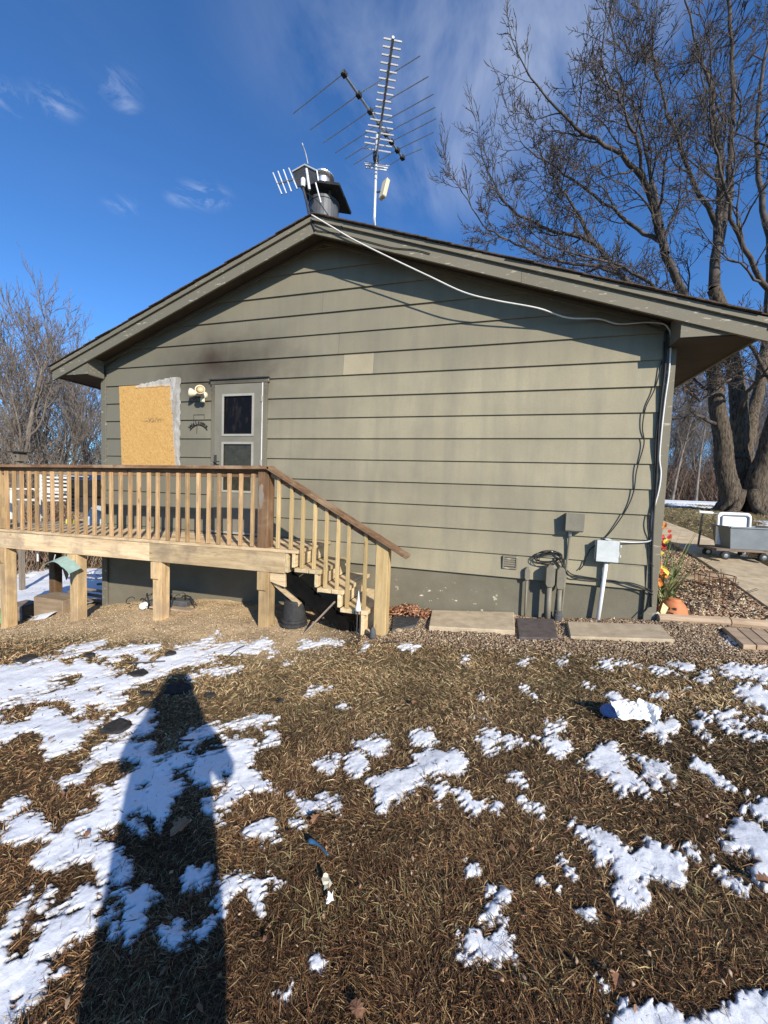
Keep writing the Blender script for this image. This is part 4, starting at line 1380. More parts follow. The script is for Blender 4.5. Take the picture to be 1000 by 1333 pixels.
    for X, zb in ((-0.17, zt), (0.0, zt), (0.15, .385), (0.30, .385), (0.445, .185), (0.585, .185), (0.72, -.012), (0.915, -.012)):
        X += random.uniform(-.006, .006)
        top = hz(X) - 0.06
        MB().hexa([(X - .019, -.955, zb + .001), (X + .019, -.955, zb + .001), (X + .019, -.917, zb + .001), (X - .019, -.917, zb + .001),
                   (X - .017, -.955, top + .010), (X + .021, -.955, top - .010), (X + .021, -.917, top - .010), (X - .017, -.917, top + .010)]).build('baluster', 'new_wood_z', D, bevel=0.003)
    return D


DECK = build_deck()


# ------------------------------------------------------------------ things on the wall
def px_line(pts, Ys):
    return [pY(x, y, Y) for (x, y), Y in zip(pts, Ys)]


def smooth_path(pts, n=6):
    P = [np.asarray(p, float) for p in pts]
    P = [2 * P[0] - P[1]] + P + [2 * P[-1] - P[-2]]
    out = []
    for i in range(1, len(P) - 2):
        for k in range(n):
            t = k / n
            a, b, c, d = P[i - 1], P[i], P[i + 1], P[i + 2]
            out.append(0.5 * ((2 * b) + (-a + c) * t + (2 * a - 5 * b + 4 * c - d) * t * t + (-a + 3 * b - 3 * c + d) * t ** 3))
    out.append(P[-2])
    return out


def cable(name, label, pts, r, mat, cat='cable', group=None):
    o = MB().tube(smooth_path(pts), r, 6).build(name, mat, smooth=True)
    return tag(o, label, cat, group)


def build_wall_things():
    # boarded window
    o = thing('strand_board_panel', 'orange strand board screwed over the window opening', 'board', (-3.13, -0.02, 1.58))
    tl, tr, bl, br = pY(155, 503, -.035), pY(221, 499, -.035), pY(158.5, 604, -.035), pY(228, 604, -.035)
    z0 = 1.565
    MB().hexa([(bl[0], -.036, z0), (br[0], -.036, z0), (br[0], -.0215, z0), (bl[0], -.0215, z0),
               (tl[0], -.036, tl[2]), (tr[0], -.036, tr[2]), (tr[0], -.0215, tr[2]), (tl[0], -.0215, tl[2])]).build('panel', 'strand_board', o)
    for i in range(7):
        for xx in (bl[0] + 0.04, br[0] - 0.06):
            MB().lathe([(0.006, 0), (0.006, 0.002)], (xx, -0.0365, z0 + 0.05 + i * 0.19), 8, (0, -1, 0)).build('screw', 'dark_steel', o)
    # crumpled film showing past the panel's edge
    fx0, fx1 = tr[0] + 0.002, pY(235, 494, -.03)[0]
    nx, nz = 10, 60
    V = []
    for j in range(nz + 1):
        z = 1.55 + (2.915 - 1.55) * j / nz
        for i in range(nx + 1):
            x = fx0 + (fx1 - fx0) * i / nx + random.gauss(0, 0.004) + (0.008 * math.sin(j * 0.9) if i in (0, nx) else 0)
            V.append((x + 0.03 * (1 - j / nz) * (1 - i / nx), -0.030 - abs(random.gauss(0, 0.004)), z + random.gauss(0, 0.003)))
    k = len(V)
    F = [(j * (nx + 1) + i, j * (nx + 1) + i + 1, (j + 1) * (nx + 1) + i + 1, (j + 1) * (nx + 1) + i) for j in range(nz) for i in range(nx)]
    ny, nt = 30, 4
    xl = pY(178, 499, -.03)[0]
    for j in range(nt + 1):
        for i in range(ny + 1):
            t = i / ny
            V.append((xl + (fx0 + 0.02 - xl) * t, -0.044 - abs(random.gauss(0, 0.006)), tl[2] - 0.035 + 0.05 * t * j / nt * 2 + random.gauss(0, 0.006) + 0.03 * j / nt))
    F += [(k + j * (ny + 1) + i, k + j * (ny + 1) + i + 1, k + (j + 1) * (ny + 1) + i + 1, k + (j + 1) * (ny + 1) + i) for j in range(nt) for i in range(ny)]
    s = MB(); s.add(V, F)
    tag(s.build('plastic_film', 'plastic_film', smooth=True), 'torn translucent plastic film hanging out beside the strand board', 'plastic sheet')
    # twin floodlight with a sensor
    c = pY(264, 514, -.06)
    o = thing('floodlight', 'cream twin floodlight with motion sensor beside the door', 'light', (c[0], -0.02, c[2]))
    MB().lathe([(0.055, 0), (0.055, 0.03), (0.035, 0.045), (0.0, 0.048)], (c[0], -0.02, c[2]), 18, (0, -1, 0)).build('mount', 'cream_plastic', o, smooth=False)
    for d, nm in (((-1, -0.42, 0.12), 'lamp'), ((0.55, -1, 0.25), 'lamp')):
        dv = np.array(d, float); dv /= np.linalg.norm(dv)
        st = np.array([c[0], -0.06, c[2]]) + dv * 0.03
        h = MB().lathe([(0.022, 0), (0.026, 0.05), (0.034, 0.07), (0.064, 0.125), (0.070, 0.15), (0.064, 0.152), (0.056, 0.128)], st, 18, dv).build(nm, 'cream_plastic', o, smooth=True)
        MB().lathe([(0.060, 0.140), (0.0, 0.146)], st, 18, dv).build('lens', 'lens', h, smooth=True)
    q = np.array([c[0] + 0.02, -0.085, c[2] - 0.085])
    MB().obox(q, (.032, -.012, 0), (.006, .02, 0), (0, 0, .03)).build('sensor', 'cream_plastic', o, bevel=0.006)
    MB().tube([(c[0], -0.05, c[2] - .02), q], 0.012, 8).build('sensor_arm', 'cream_plastic', o)
    # wire welcome sign: letters on an arched rod under a little frame
    a0, a1, top = pY(247.5, 559, -.03), pY(270, 559, -.03), pY(258.5, 552.5, -.03)
    o = thing('welcome_sign', 'black wire sign with arched WELCOME lettering under the floodlight', 'sign', (top[0], -0.025, top[2]))
    cx = (a0[0] + a1[0]) / 2; hw = (a1[0] - a0[0]) / 2
    arc = [(cx + hw * t, -0.03, top[2] - 0.085 * t * t) for t in np.linspace(-1, 1, 15)]
    MB().tube(arc, 0.006, 6).build('arched_rod', 'black_cable', o)
    fa, fb = pY(252, 540, -.03), pY(266, 540, -.03)
    MB().tube([(fa[0], -.03, top[2] + 0.005), (fa[0], -.03, fa[2]), (fb[0], -.03, fa[2]), (fb[0], -.03, fa[2] - 0.06)], 0.0035, 5).build('wire_frame', 'black_cable', o)
    MB().tube([(cx - 0.03, -.03, top[2] - 0.01), (cx - 0.035, -.03, top[2] - 0.13)], 0.004, 5).build('wire_stem', 'black_cable', o)
    for i, ch in enumerate('Welcome'):
        t = -0.95 + 1.9 * (i + 0.5) / 7
        cu = bpy.data.curves.new('letter', 'FONT'); cu.body = ch; cu.size = 0.075; cu.extrude = 0.003; cu.offset = 0.0005; cu.align_x = 'CENTER'
        cu.materials.append(MATS['black_cable'])
        tmp = bpy.data.objects.new('letter_curve', cu); col.objects.link(tmp)
        lme = bpy.data.meshes.new_from_object(tmp.evaluated_get(bpy.context.evaluated_depsgraph_get()))
        bpy.data.objects.remove(tmp)
        lo = bpy.data.objects.new('letter', lme)
        col.objects.link(lo); lo.parent = o
        ang = -math.atan(0.17 * t / hw * 1.0)
        lo.location = Vector((cx + hw * t, -0.03, top[2] - 0.085 * t * t + 0.012)) - o.location
        lo.rotation_euler = (math.pi / 2, -ang, 0)
    # grey disconnect box with conduit
    a, b = pY(735, 668, -.11), pY(757, 693, -.11)
    xa, xb, zt, zb = a[0] + 0.02, b[0] + 0.015, a[2], b[2]
    o = thing('disconnect_box', 'grey electrical box on a thin conduit, highest of the wall boxes', 'electrical box', ((xa + xb) / 2, -0.02, 0))
    MB().box(xa, xb, -0.125, -0.012, zb, zt).build('box', 'grey_box_paint', o, bevel=0.006)
    MB().box(xa - 0.006, xb + 0.006, -0.135, -0.126, zb + 0.012, zt + 0.004).build('cover', 'grey_box_paint', o, bevel=0.003)
    MB().box(xb + 0.001, xb + 0.014, -0.11, -0.09, zb + 0.05, zb + 0.11).build('latch', 'grey_steel', o)
    xc = (xa + xb) / 2 - 0.03
    MB().lathe([(0.022, 0), (0.022, 0.05), (0.014, 0.06)], (xc, -0.05, zb - 0.06), 10).build('fitting', 'grey_steel', o)
    MB().tube([(xc, -0.05, zb - 0.05), (xc - 0.02, -0.045, 0.35), (xc - 0.045, -0.045, float(gz(xc, -.05)) - 0.1)], 0.014, 8).build('conduit', 'grey_box_paint', o)
    # pale network box with a white conduit
    a, b = pY(777.5, 703, -.12), pY(805, 733, -.12)
    xa, xb, zt, zb = a[0], b[0], a[2], b[2]
    o = thing('network_box', 'pale grey utility box on a white conduit near the corner', 'electrical box', ((xa + xb) / 2, -0.02, 0))
    MB().box(xa, xb, -0.11, -0.012, zb, zt).build('box', 'pale_box', o, bevel=0.014, seg=2)
    MB().box(xa - 0.006, xb + 0.006, -0.128, -0.111, zb - 0.004, zt + 0.005).build('cover', 'pale_box', o, bevel=0.012, seg=2)
    for zz in (zb + 0.06, zt - 0.07):
        MB().box(xb + 0.007, xb + 0.022, -0.124, -0.09, zz, zz + 0.03).build('latch', 'pale_box', o, bevel=0.002)
    MB().box((xa + xb) / 2 - 0.03, (xa + xb) / 2 + 0.03, -0.12, -0.03, zt + 0.006, zt + 0.02).build('hood', 'pale_box', o, bevel=0.003)
    xc = (xa + xb) / 2 + 0.0
    MB().tube([(xc + 0.01, -0.065, zb + 0.01), (xc - 0.01, -0.065, zb - 0.3), (xc - 0.045, -0.075, float(gz(xc, -.07)) - 0.1)], 0.023, 12).build('conduit', 'white_pvc', o, smooth=True)
    # telephone pedestals
    for (xl, xr, yt, yb, Y, lab) in ((682, 692, 738, 803, -.05, 'slim painted cable post standing apart by the wall vent'),
                                     (711, 723, 735, 806, -.12, 'painted cable pedestal with a large rounded head beside the thin conduit'),
                                     (725, 736, 738, 803, -.10, 'painted cable pedestal with a flared foot, middle of the pipe group')):
        a, b = pY(xl, yt, Y), pY(xr, yt, Y)
        xc = (a[0] + b[0]) / 2; w = (b[0] - a[0]) / 2; zt = a[2]
        gb = float(gz(xc, Y))
        o = thing('cable_pedestal', lab, 'pedestal', (xc, Y, gb))
        slim = xl == 682
        hh = 0.12 if slim else 0.22
        w2 = w * (0.75 if slim else 1.0)
        MB().prism([(xc - w2 * .5, zt), (xc + w2 * .5, zt), (xc + w2, zt - 0.035), (xc + w2, zt - hh), (xc + w2 * .6, zt - hh - .035), (xc - w2 * .6, zt - hh - .035), (xc - w2, zt - hh), (xc - w2, zt - 0.035)],
                   Y - w2 * 0.9, Y + min(w2 * .9, -Y - 0.022)).build('head', 'grey_box_paint', o, bevel=0.006)
        MB().tube([(xc, Y, zt - hh - 0.03), (xc + 0.004, Y, gb - 0.1)], w2 * (0.42 if slim else 0.62), 12).build('stem', 'grey_box_paint', o, smooth=True)
        if xl == 725:
            MB().lathe([(0.05, -0.02), (0.05, 0.06), (0.044, 0.08), (0.044, 0.11), (0.03, 0.115)], (xc, Y, gb), 14).build('foot', 'mat_rubber', o)
    # coil of cable on a nail
    c = pY(714, 726, -.05)
    o = thing('cable_coil', 'loose coil of black cable hung on the wall above the pedestals', 'cable', (c[0], -0.04, c[2]))
    for i in range(7):
        rx, rz = random.uniform(0.10, 0.165), random.uniform(0.045, 0.085)
        ph = random.uniform(0, 6); ox, oz = random.gauss(0, .012), random.gauss(0, .012)
        pts = [(c[0] + ox + rx * math.cos(t + ph), -0.04 - 0.008 * i - 0.006 * math.sin(3 * t), c[2] + oz + rz * math.sin(t + ph) + 0.02 * math.cos(t + ph)) for t in np.linspace(0, 2 * math.pi * 1.03, 34)]
        MB().tube(pts, 0.0045, 5).build('loop', 'black_cable', o, smooth=True)
    MB().tube([(c[0] + 0.03, 0.0, c[2] + 0.07), (c[0] + 0.03, -0.11, c[2] + 0.085)], 0.006, 6).build('hook', 'white_cable', o)
    # cables
    wc = [(405.6, 279.6), (430, 294), (460, 311.6), (501.6, 332.4), (559, 359.6), (604, 380.4), (645.6, 391), (700, 401), (739, 413.5), (779.5, 415), (805, 421.6), (841, 419.5), (862, 421), (870, 427), (873.4, 440), (871, 484), (866, 520), (861.5, 560), (858.7, 596), (860.5, 616), (857.6, 639), (850, 669), (849, 697), (845, 704.5), (825, 706), (805.6, 705)]
    Yw = [-.40, -.38, -.36, -.33, -.30, -.27, -.24, -.20, -.13, -.075, -.055, -.05, -.05, -.05, -.05, -.048, -.045, -.045, -.045, -.045, -.045, -.045, -.045, -.045, -.04, -.08]
    cable('white_cable', 'white cable sagging from the ridge to the corner and down to the pale box', px_line(wc, Yw), 0.0085, 'white_cable')
    bc = [(868, 430), (866, 478), (861, 520), (857.5, 560), (856, 600), (853.5, 640), (851, 670), (849.5, 700), (848.5, 730), (848, 765), (847.5, 790)]
    cable('black_cable', 'thick black cable running straight down the corner board', px_line(bc, [-.05] * len(bc)), 0.011, 'black_cable')
    b2 = [(865, 445), (864, 500), (857, 545), (853, 585), (855, 640), (851, 655), (847, 668), (843.5, 680), (843.5, 690), (846, 700), (847, 712)]
    cable('black_cable', 'black cable bowing away from the corner board near the white cable', px_line(b2, [-.047] * len(b2)), 0.006, 'black_cable')
    for dx, dy, lab in ((0, 0, 'thin dark wire looping from the eave to the pale box'),):
        w = [(862 - dx * .2, 470), (853 - dx * .5, 505), (841 + dx, 530), (836.5 + dx, 556), (838.5 + dx, 578), (829 + dx, 612), (825 + dx, 640), (815 + dx, 664), (797 + dx, 690), (781 + dx, 706), (768 + dx * .6, 716), (760 + dx, 735), (754 + dx, 742 + dy)]
        cable('dark_wire', lab, px_line(w, [-.038, -.04, -.04, -.04, -.04, -.04, -.04, -.042, -.045, -.045, -.045, -.04, -.04]), 0.006, 'black_cable')
    for k, lab in ((0, 'upper of two black cables strung low along the wall'), (1, 'lower of two black cables strung low along the wall')):
        w = [(728, 728), (742, 746 + k * 4), (756, 750 + k * 3), (775, 753 + k * 2), (800, 757 - k), (822, 759 + k * 4), (840, 765 + k * 3), (850, 770 + k * 4)]
        cable('low_cable', lab, px_line(w, [-.05 - 0.012 * k] * len(w)), 0.0075, 'black_cable')
    w = [(847, 768), (843, 790), (838, 797), (832, 803)]
    cable('low_cable', 'black cable dropping in a curve to the ground at the corner', px_line(w, [-.045] * 4), 0.006, 'black_cable')
    # sagging thin black line along the fascia
    w = [(412, 300), (440, 304), (475, 313), (510, 322), (540, 325), (560, 330)]
    cable('fascia_wire', 'thin black wire stapled along the rake board below the ridge', px_line(w, [-.342] * len(w)), 0.005, 'black_cable')


build_wall_things()


# ------------------------------------------------------------------ aerials on the roof
def build_aerials():
    my = 1.0
    base = pY(487, 297, my); top = pY(490.5, 190, my)
    X0 = float(base[0])
    zr = ztop(X0)
    zt = 6.62
    o = thing('aerial_mast', 'slim white steel mast standing on the roof beside the ridge', 'mast', (X0, my, zr))
    MB().tube([(X0, my, zr - 0.1), (X0, my, zt + 0.12)], 0.022, 10).build('pole', 'bright_alu', o, smooth=True)
    for dx, dy in ((0.22, -0.35), (-0.25, 0.4)):
        MB().tube([(X0, my, 5.55), (X0 + dx, my + dy, ztop(X0 + dx) + 0.02)], 0.012, 6).build('brace', 'bright_alu', o)
    # wide aerial with long rods, boom along the ground plane
    za = 6.58
    a, b = pZ(445, 92, za), pZ(526, 208, za)
    o = thing('television_aerial', 'wide dark television aerial with long thin rods on the mast', 'aerial', (X0, my, za))
    MB().tube([a, b], 0.018, 8).build('boom', 'grey_steel', o)
    d = (b - a) / np.linalg.norm(b - a); s = np.array([d[1], -d[0], 0])
    Ls = [0.95, 0.92, 0.90, 0.86, 0.80, 0.74, 0.62, 0.34]
    ts = [0.03, 0.23, 0.40, 0.55, 0.66, 0.76, 0.87, 0.97]
    for t, Lh in zip(ts, Ls):
        c = a + (b - a) * t
        MB().tube([c - s * Lh + d * 0.02, c + (0, 0, 0.012), c + s * (Lh if t > 0.05 else 0.05) + d * 0.02], 0.006, 5).build('rod', 'grey_steel', o)
        MB().obox(c, d * 0.03, s * 0.03, (0, 0, 0.022)).build('insulator', 'black_rubber', o)
    # long yagi
    zb = 6.42
    a, b = pZ(512, 48, zb), pZ(490, 205, zb)
    o = thing('yagi_aerial', 'long ladder-like yagi aerial with many short bright rods on the mast', 'aerial', (X0, my, zb))
    MB().tube([a, b], 0.017, 8).build('boom', 'grey_steel', o)
    d = (b - a) / np.linalg.norm(b - a); s = np.array([-d[1], d[0], 0])
    n = 17
    for i in range(n):
        t = 0.02 + 0.90 * (i / (n - 1)) ** 1.05
        Lh = 0.105 + 0.10 * (t > 0.55) * min(1, (t - 0.5) * 4)
        c = a + (b - a) * t
        MB().tube([c - s * Lh, c + s * Lh], 0.010, 6).build('rod', 'bright_alu', o)
    for sg, zz in ((1, 0.10), (-1, -0.10)):
        c = a + (b - a) * 0.86
        MB().tube([a + (b - a) * 0.62 + (0, 0, zz * 0.2), b + (0, 0, zz)], 0.008, 6).build('stay', 'bright_alu', o)
    # reflector screens and bracket at the mast
    c = b
    for k in range(3):
        MB().obox(c + np.array([0.0, 0.02, -0.08 - 0.035 * k]), s * (0.20 - 0.02 * k), (0.0, 0.005, 0.012), d * 0.006).build('reflector_bar', 'bright_alu', o)
    MB().obox(c + np.array([0, -0.02, -0.02]), (0.03, 0, 0), (0, 0.05, 0), (0, 0, 0.06)).build('bracket', 'dark_steel', o)
    # flat panel aerial on the mast
    p = pY(498, 247, my)
    o = thing('panel_aerial', 'flat cream panel aerial clamped to the mast', 'aerial', (X0, my, p[2]))
    MB().obox(p + (0.03, 0, 0), (0.015, 0.035, 0), (-0.05, 0.035, 0.0), (0.03, 0.0, 0.125)).build('panel', 'cream_plastic', o, bevel=0.01)
    MB().tube([(X0, my, p[2] - 0.02), p + (0.02, 0, -0.02)], 0.012, 6).build('clamp', 'dark_steel', o)
    # corner-reflector aerial left of the flue, on its own bent tube
    ay = 0.35
    q = lambda x, y: pY(x, y, ay)
    foot = np.array([pY(411, 300, -0.34)[0], -0.34, pY(411, 300, -0.34)[2]])
    o = thing('reflector_aerial', 'small aerial with dark folded reflector and upright rods beside the flue', 'aerial', tuple(foot))
    MB().tube(smooth_path([foot, pY(404, 284, -0.30), pY(399, 262, -0.05), q(395, 246), q(393, 232)], 5), 0.018, 8).build('mast_tube', 'dark_steel', o, smooth=True)
    A, B, Cc, Dd, E_, F_ = q(381, 224), q(397, 215), q(413, 223), q(387, 243), q(403, 240), q(415, 236)
    MB().add([A, B, E_, Dd, A + (0, .012, 0), B + (0, .012, 0), E_ + (0, .012, 0), Dd + (0, .012, 0)], MB.BF).build('reflector', 'dark_steel', o)
    MB().add([B + (0.004, 0, 0), Cc, F_, E_ + (0.004, 0, 0), B + (0.004, .012, 0), Cc + (0, .012, 0), F_ + (0, .012, 0), E_ + (0.004, .012, 0)], MB.BF).build('reflector', 'dark_steel', o)
    MB().tube([A + (0, -.01, 0), B + (0, -.01, 0), Cc + (0, -.01, 0), F_ + (0, -.01, 0)], 0.011, 6).build('rim', 'bright_alu', o)
    MB().tube([q(399, 220), q(403, 247)], 0.02, 8).build('dipole', 'bright_alu', o)
    MB().lathe([(0.03, 0), (0.035, 0.02), (0.035, 0.1), (0.02, 0.12)], q(394.5, 243), 12).build('matching_box', 'white_pvc', o)
    MB().tube([q(361, 239.5), q(384, 233)], 0.012, 6).build('boom', 'grey_steel', o)
    for (xt, yt, xb, yb) in ((355.5, 225, 367, 253), (362, 223, 373, 252), (369, 221, 379.5, 249.5), (376, 219, 387, 246)):
        MB().tube([q(xt, yt), q(xb, yb)], 0.011, 6).build('rod', 'bright_alu', o)
    MB().tube(smooth_path([q(401, 214), q(398, 200), q(393.5, 187)], 4), [0.01] * 8 + [0.014], 6).build('whip', 'grey_steel', o)
    MB().tube([q(411, 238), q(418, 264)], 0.011, 6).build('stay', 'bright_alu', o)
    # drop line from the aerial over the ridge
    cable('aerial_lead', 'thin black lead running from the small aerial over the flue to the roof', [q(399, 251), pY(415, 263, 0.3), pY(432, 286, -.2), pY(447, 296, -.39)], 0.006, 'black_cable')


build_aerials()


# ------------------------------------------------------------------ things on the ground
def slab(name, label, pxs, th, mat, cat, lift=0.02):
    P = [pG(*q) for q in pxs]
    top = [np.array([p[0], p[1], float(gz(p[0], p[1])) + lift]) for p in P]
    m = MB()
    m.hexa([p - (0, 0, th) for p in top] + top)
    return tag(m.build(name, mat, bevel=0.008), label, cat)


def build_ground_things():
    slab('paving_slab', 'cream concrete slab with rounded front beside the stair', [(558, 821), (670, 827), (669, 802), (562, 799)], 0.09, 'concrete', 'paving slab', 0.05)
    slab('paving_slab', 'dark brown paver lying between the two cream slabs', [(675, 833), (727, 834.5), (721, 809), (672, 807)], 0.06, 'dark_paver', 'paving slab', 0.03)
    slab('paving_slab', 'long cream concrete slab in front of the pale utility box', [(742, 834), (877, 838.5), (859, 818), (738, 814)], 0.08, 'concrete', 'paving slab', 0.045)
    # ribbed rubber mat at the stair foot
    P = [pG(*q) for q in ((510, 823), (541, 816), (549, 803), (513, 800))]
    c = sum(P) / 4
    o = thing('rubber_mat', 'dark ribbed rubber mat at the foot of the stair', 'mat', tuple(c))
    T = [p + (0, 0, 0.025) for p in P]
    MB().hexa([p - (0, 0, 0.01) for p in P] + T).build('sheet', 'mat_rubber', o)
    for i in range(9):
        t = (i + 0.5) / 9
        a = T[0] * (1 - t) + T[3] * t; b = T[1] * (1 - t) + T[2] * t
        MB().bar(a + (0, 0, .006), b + (0, 0, .006), 0.018, 0.010).build('rib', 'black_rubber', o)
    # stack of upturned black buckets
    p = pG(383, 808)
    b = pY(383, 806, -0.80); bz = float(gz(b[0], -0.8))
    o = thing('black_bucket', 'stack of two upturned black plant buckets under the stair', 'bucket', (b[0], -0.80, bz))
    X, Y = b[0], -0.80
    MB().lathe([(0.155, 0.0), (0.150, 0.03), (0.142, 0.06), (0.142, 0.065), (0.12, 0.29), (0.115, 0.31), (0.0, 0.312)], (X, Y, bz), 26).build('bucket', 'black_rubber', o, smooth=False)
    MB().lathe([(0.162, 0.0), (0.164, 0.02), (0.158, 0.04), (0.150, 0.042), (0.148, 0.0)], (X, Y, bz), 26).build('lower_rim', 'black_rubber', o)
    MB().lathe([(0.152, 0.05), (0.157, 0.065), (0.152, 0.085), (0.138, 0.087)], (X, Y, bz), 26).build('upper_rim', 'black_rubber', o)
    # loose grey stake leaning on the stair
    a = pY(394, 826, -1.05); a[2] = float(gz(a[0], -1.05)) - 0.02
    b = pY(436.5, 783, -0.93)
    tag(MB().bar(a, b, 0.02, 0.055, (0.3, -1, 0.3)).build('wooden_stake', 'grey_wood_x', bevel=0.003), 'weathered grey stake leaning against the stair', 'stake')
    # small white gnome-like garden ornament cone on sticks by the lowest step
    p = pY(466, 820, -1.03); gb = float(gz(p[0], -1.03)); X = p[0]
    zt = pY(465, 768, -1.03)[2]; zm = pY(466, 795, -1.03)[2]
    o = thing('garden_ornament', 'small white cone ornament on two dark stakes by the lowest step', 'ornament', (X, -1.03, gb))
    MB().lathe([(0.036, zm), (0.032, zm + 0.03), (0.024, zm + 0.06), (0.014, zm + 0.12), (0.006, zt - 0.03), (0.0, zt)], (X - 0.005, -1.03, 0), 12).build('cone', 'white_pvc', o, smooth=True)
    for dx in (-0.012, 0.02):
        MB().tube([(X + dx, -1.03, zm + 0.01), (X + dx * 1.3, -1.03, gb - 0.05)], 0.007, 6).build('stake', 'dark_steel', o)
    p = pY(486, 822, -1.02)
    tag(MB().lathe([(0.035, 0.0), (0.04, 0.03), (0.03, 0.10), (0.012, 0.13), (0.0, 0.135)], (p[0], -1.04, float(gz(p[0], -1.04))), 12).build('small_bottle', 'mat_rubber', smooth=True),
        'small dull grey bottle standing against the newel post', 'bottle')
    # field stones at the newel
    for i, (x, y, r) in enumerate(((478, 824, .05), (519, 822, .035), (470, 822, .04))):
        p = pG(x, y)
        rock('field_stone', 'tan rounded stone at the foot of the stair newel', 'stone', p, r, 'concrete', group='stones at the stair foot')
    # path round the corner
    ys = np.arange(0.35, 13.0, 1.1)
    slabs = thing('garden_path', 'tan concrete path leading past the house corner', 'path', (5.8, 1, 0)); slabs['kind'] = 'structure'
    for i in range(len(ys) - 1):
        ya, yb = ys[i], ys[i + 1] - 0.012
        xo = 0.10 * math.sin(i * 0.7)
        m = MB()
        xa, xb = 5.36 + xo * 0.3, 6.16 + xo * 0.3
        t = lambda x, y: (x, y, float(gz(x, y)) + 0.035)
        bt = lambda x, y: (x, y, float(gz(x, y)) - 0.06)
        m.hexa([bt(xa, ya), bt(xb, ya), bt(xb, yb), bt(xa, yb), t(xa, ya), t(xb, ya), t(xb, yb), t(xa, yb)])
        m.build('path_slab', 'concrete', slabs, bevel=0.006)
    # landscape timbers round the bed
    def timber(a, b, lab, r=0.045):
        tag(MB().tube([a, b], r, 8).build('landscape_timber', 'timber_x'), lab, 'timber')
    g = lambda x, y, d=0.045: np.array([x, y, float(gz(x, y)) + d])
    timber(g(4.04, -0.055), g(4.72, 0.02), 'pale landscape timber edging the bed at the house corner', 0.052)
    timber(g(4.735, 0.025), g(5.75, 0.10), 'pale landscape timber running on from the first towards the path', 0.052)
    timber(g(4.12, 1.22, 0.10), g(5.28, 1.30, 0.10), 'pinkish landscape timber lying across the middle of the bed', 0.05)
    # plank pallet on the grass
    P = [pG(*q) for q in ((941, 823), (1012, 827), (1040, 850), (967, 847))]
    c = sum(P) / 4
    o = thing('plank_mat', 'short boardwalk of weathered planks lying on the grass', 'boardwalk', tuple(c))
    for i in range(4):
        t0, t1 = i / 4, (i + 0.93) / 4
        q = [P[0] * (1 - t0) + P[1] * t0, P[0] * (1 - t1) + P[1] * t1, P[3] * (1 - t1) + P[2] * t1, P[3] * (1 - t0) + P[2] * t0]
        lo = [p + (0, 0, 0.01) for p in q]; hi = [p + (0, 0, 0.055) for p in q]
        MB().hexa(lo + hi).build('plank', 'timber_x', o, bevel=0.004)
    # upturned terracotta pot with a face
    c = np.array([4.27, 0.17]); zb = float(gz(*c)) + 0.01
    o = thing('terracotta_pot', 'upturned terracotta pot with a carved face at the house corner', 'pot', (c[0], c[1], zb))
    MB().lathe([(0.150, 0.0), (0.155, 0.012), (0.150, 0.03), (0.145, 0.035), (0.135, 0.08), (0.112, 0.14), (0.085, 0.175), (0.07, 0.182), (0.068, 0.20), (0.045, 0.205), (0.0, 0.206)], (c[0], c[1], zb), 26).build('pot', 'terracotta', o, smooth=True)
    fd = np.array([-0.30, -0.95])
    for k, (da, hh) in enumerate(((-0.42, 0.105), (0.05, 0.11), (-0.20, 0.06))):
        an = math.atan2(fd[1], fd[0]) + da
        r = 0.124 if hh > 0.1 else 0.136
        q = np.array([c[0] + r * math.cos(an), c[1] + r * math.sin(an), zb + hh])
        tx = np.array([-math.sin(an), math.cos(an), 0])
        MB().obox(q, tx * (0.014 if k < 2 else 0.022), (0.006 * math.cos(an), 0.006 * math.sin(an), 0.003), (0, 0, 0.014 if k < 2 else 0.006)).build('face_dark_block', 'black_rubber', o)  # solid black block, its colour giving the dark inside a carved opening
    MB().lathe([(0.03, 0), (0.035, 0.02), (0.0, 0.04)], (c[0] - 0.16, c[1] - 0.03, zb), 8).build('chip_of_pot', 'white_pvc', o)
    # strappy green plant and dry stalks
    p = np.array([4.28, 0.62]); zb = float(gz(*p))
    o = thing('strap_leaf_plant', 'arching green strap-leaved plant behind the house corner', 'plant', (p[0], p[1], zb))
    for i in range(80):
        a = random.uniform(0, 2 * math.pi); L = random.uniform(0.5, 1.15); el = random.uniform(0.75, 1.45)
        pts = []
        q = np.array([p[0] + random.gauss(0, .09), p[1] + random.gauss(0, .12), zb]); d = np.array([math.cos(a) * math.cos(el), math.sin(a) * math.cos(el), math.sin(el)])
        for k in range(6):
            pts.append(q.copy()); q = q + d * L / 5; d[2] -= 0.13; d /= np.linalg.norm(d)
        sd = np.array([-math.sin(a), math.cos(a), 0]) * 0.011
        V = []
        for k, x in enumerate(pts):
            w = sd * (1 - 0.9 * (k / 5) ** 2)
            V += [x - w, x + w]
        m = MB(); m.add(V, [(2 * k, 2 * k + 1, 2 * k + 3, 2 * k + 2) for k in range(5)])
        m.build('leaf', ('iris_green', 'iris_green', 'iris_dry')[random.randrange(3)], o)
    # garland of autumn leaves hung down the corner
    top = np.array([4.075, 0.16, 1.05])
    o = thing('autumn_garland', 'garland of red, orange and yellow cloth leaves hung down the house corner', 'garland', (4.07, 0.16, 0.3))
    MB().tube([(4.07, 0.15, 1.12), (4.075, 0.16, 0.3)], 0.006, 5).build('string', 'rust_wire', o)
    cols = ['gar_orange', 'gar_red', 'gar_yellow', 'gar_yellow', 'gar_red', 'gar_orange']
    for i in range(34):
        t = random.random()
        c = np.array([4.085 + random.gauss(0.03, .025), 0.14 + random.gauss(0, .03), 1.05 - 0.72 * t])
        leaf_mesh('leaf', cols[(int(t * 5) + random.randrange(2)) % 6], c, random.uniform(0.045, 0.075), o)
    m = MB(); c = np.array([4.11, 0.02, float(gz(4.11, 0.02)) + 0.1])
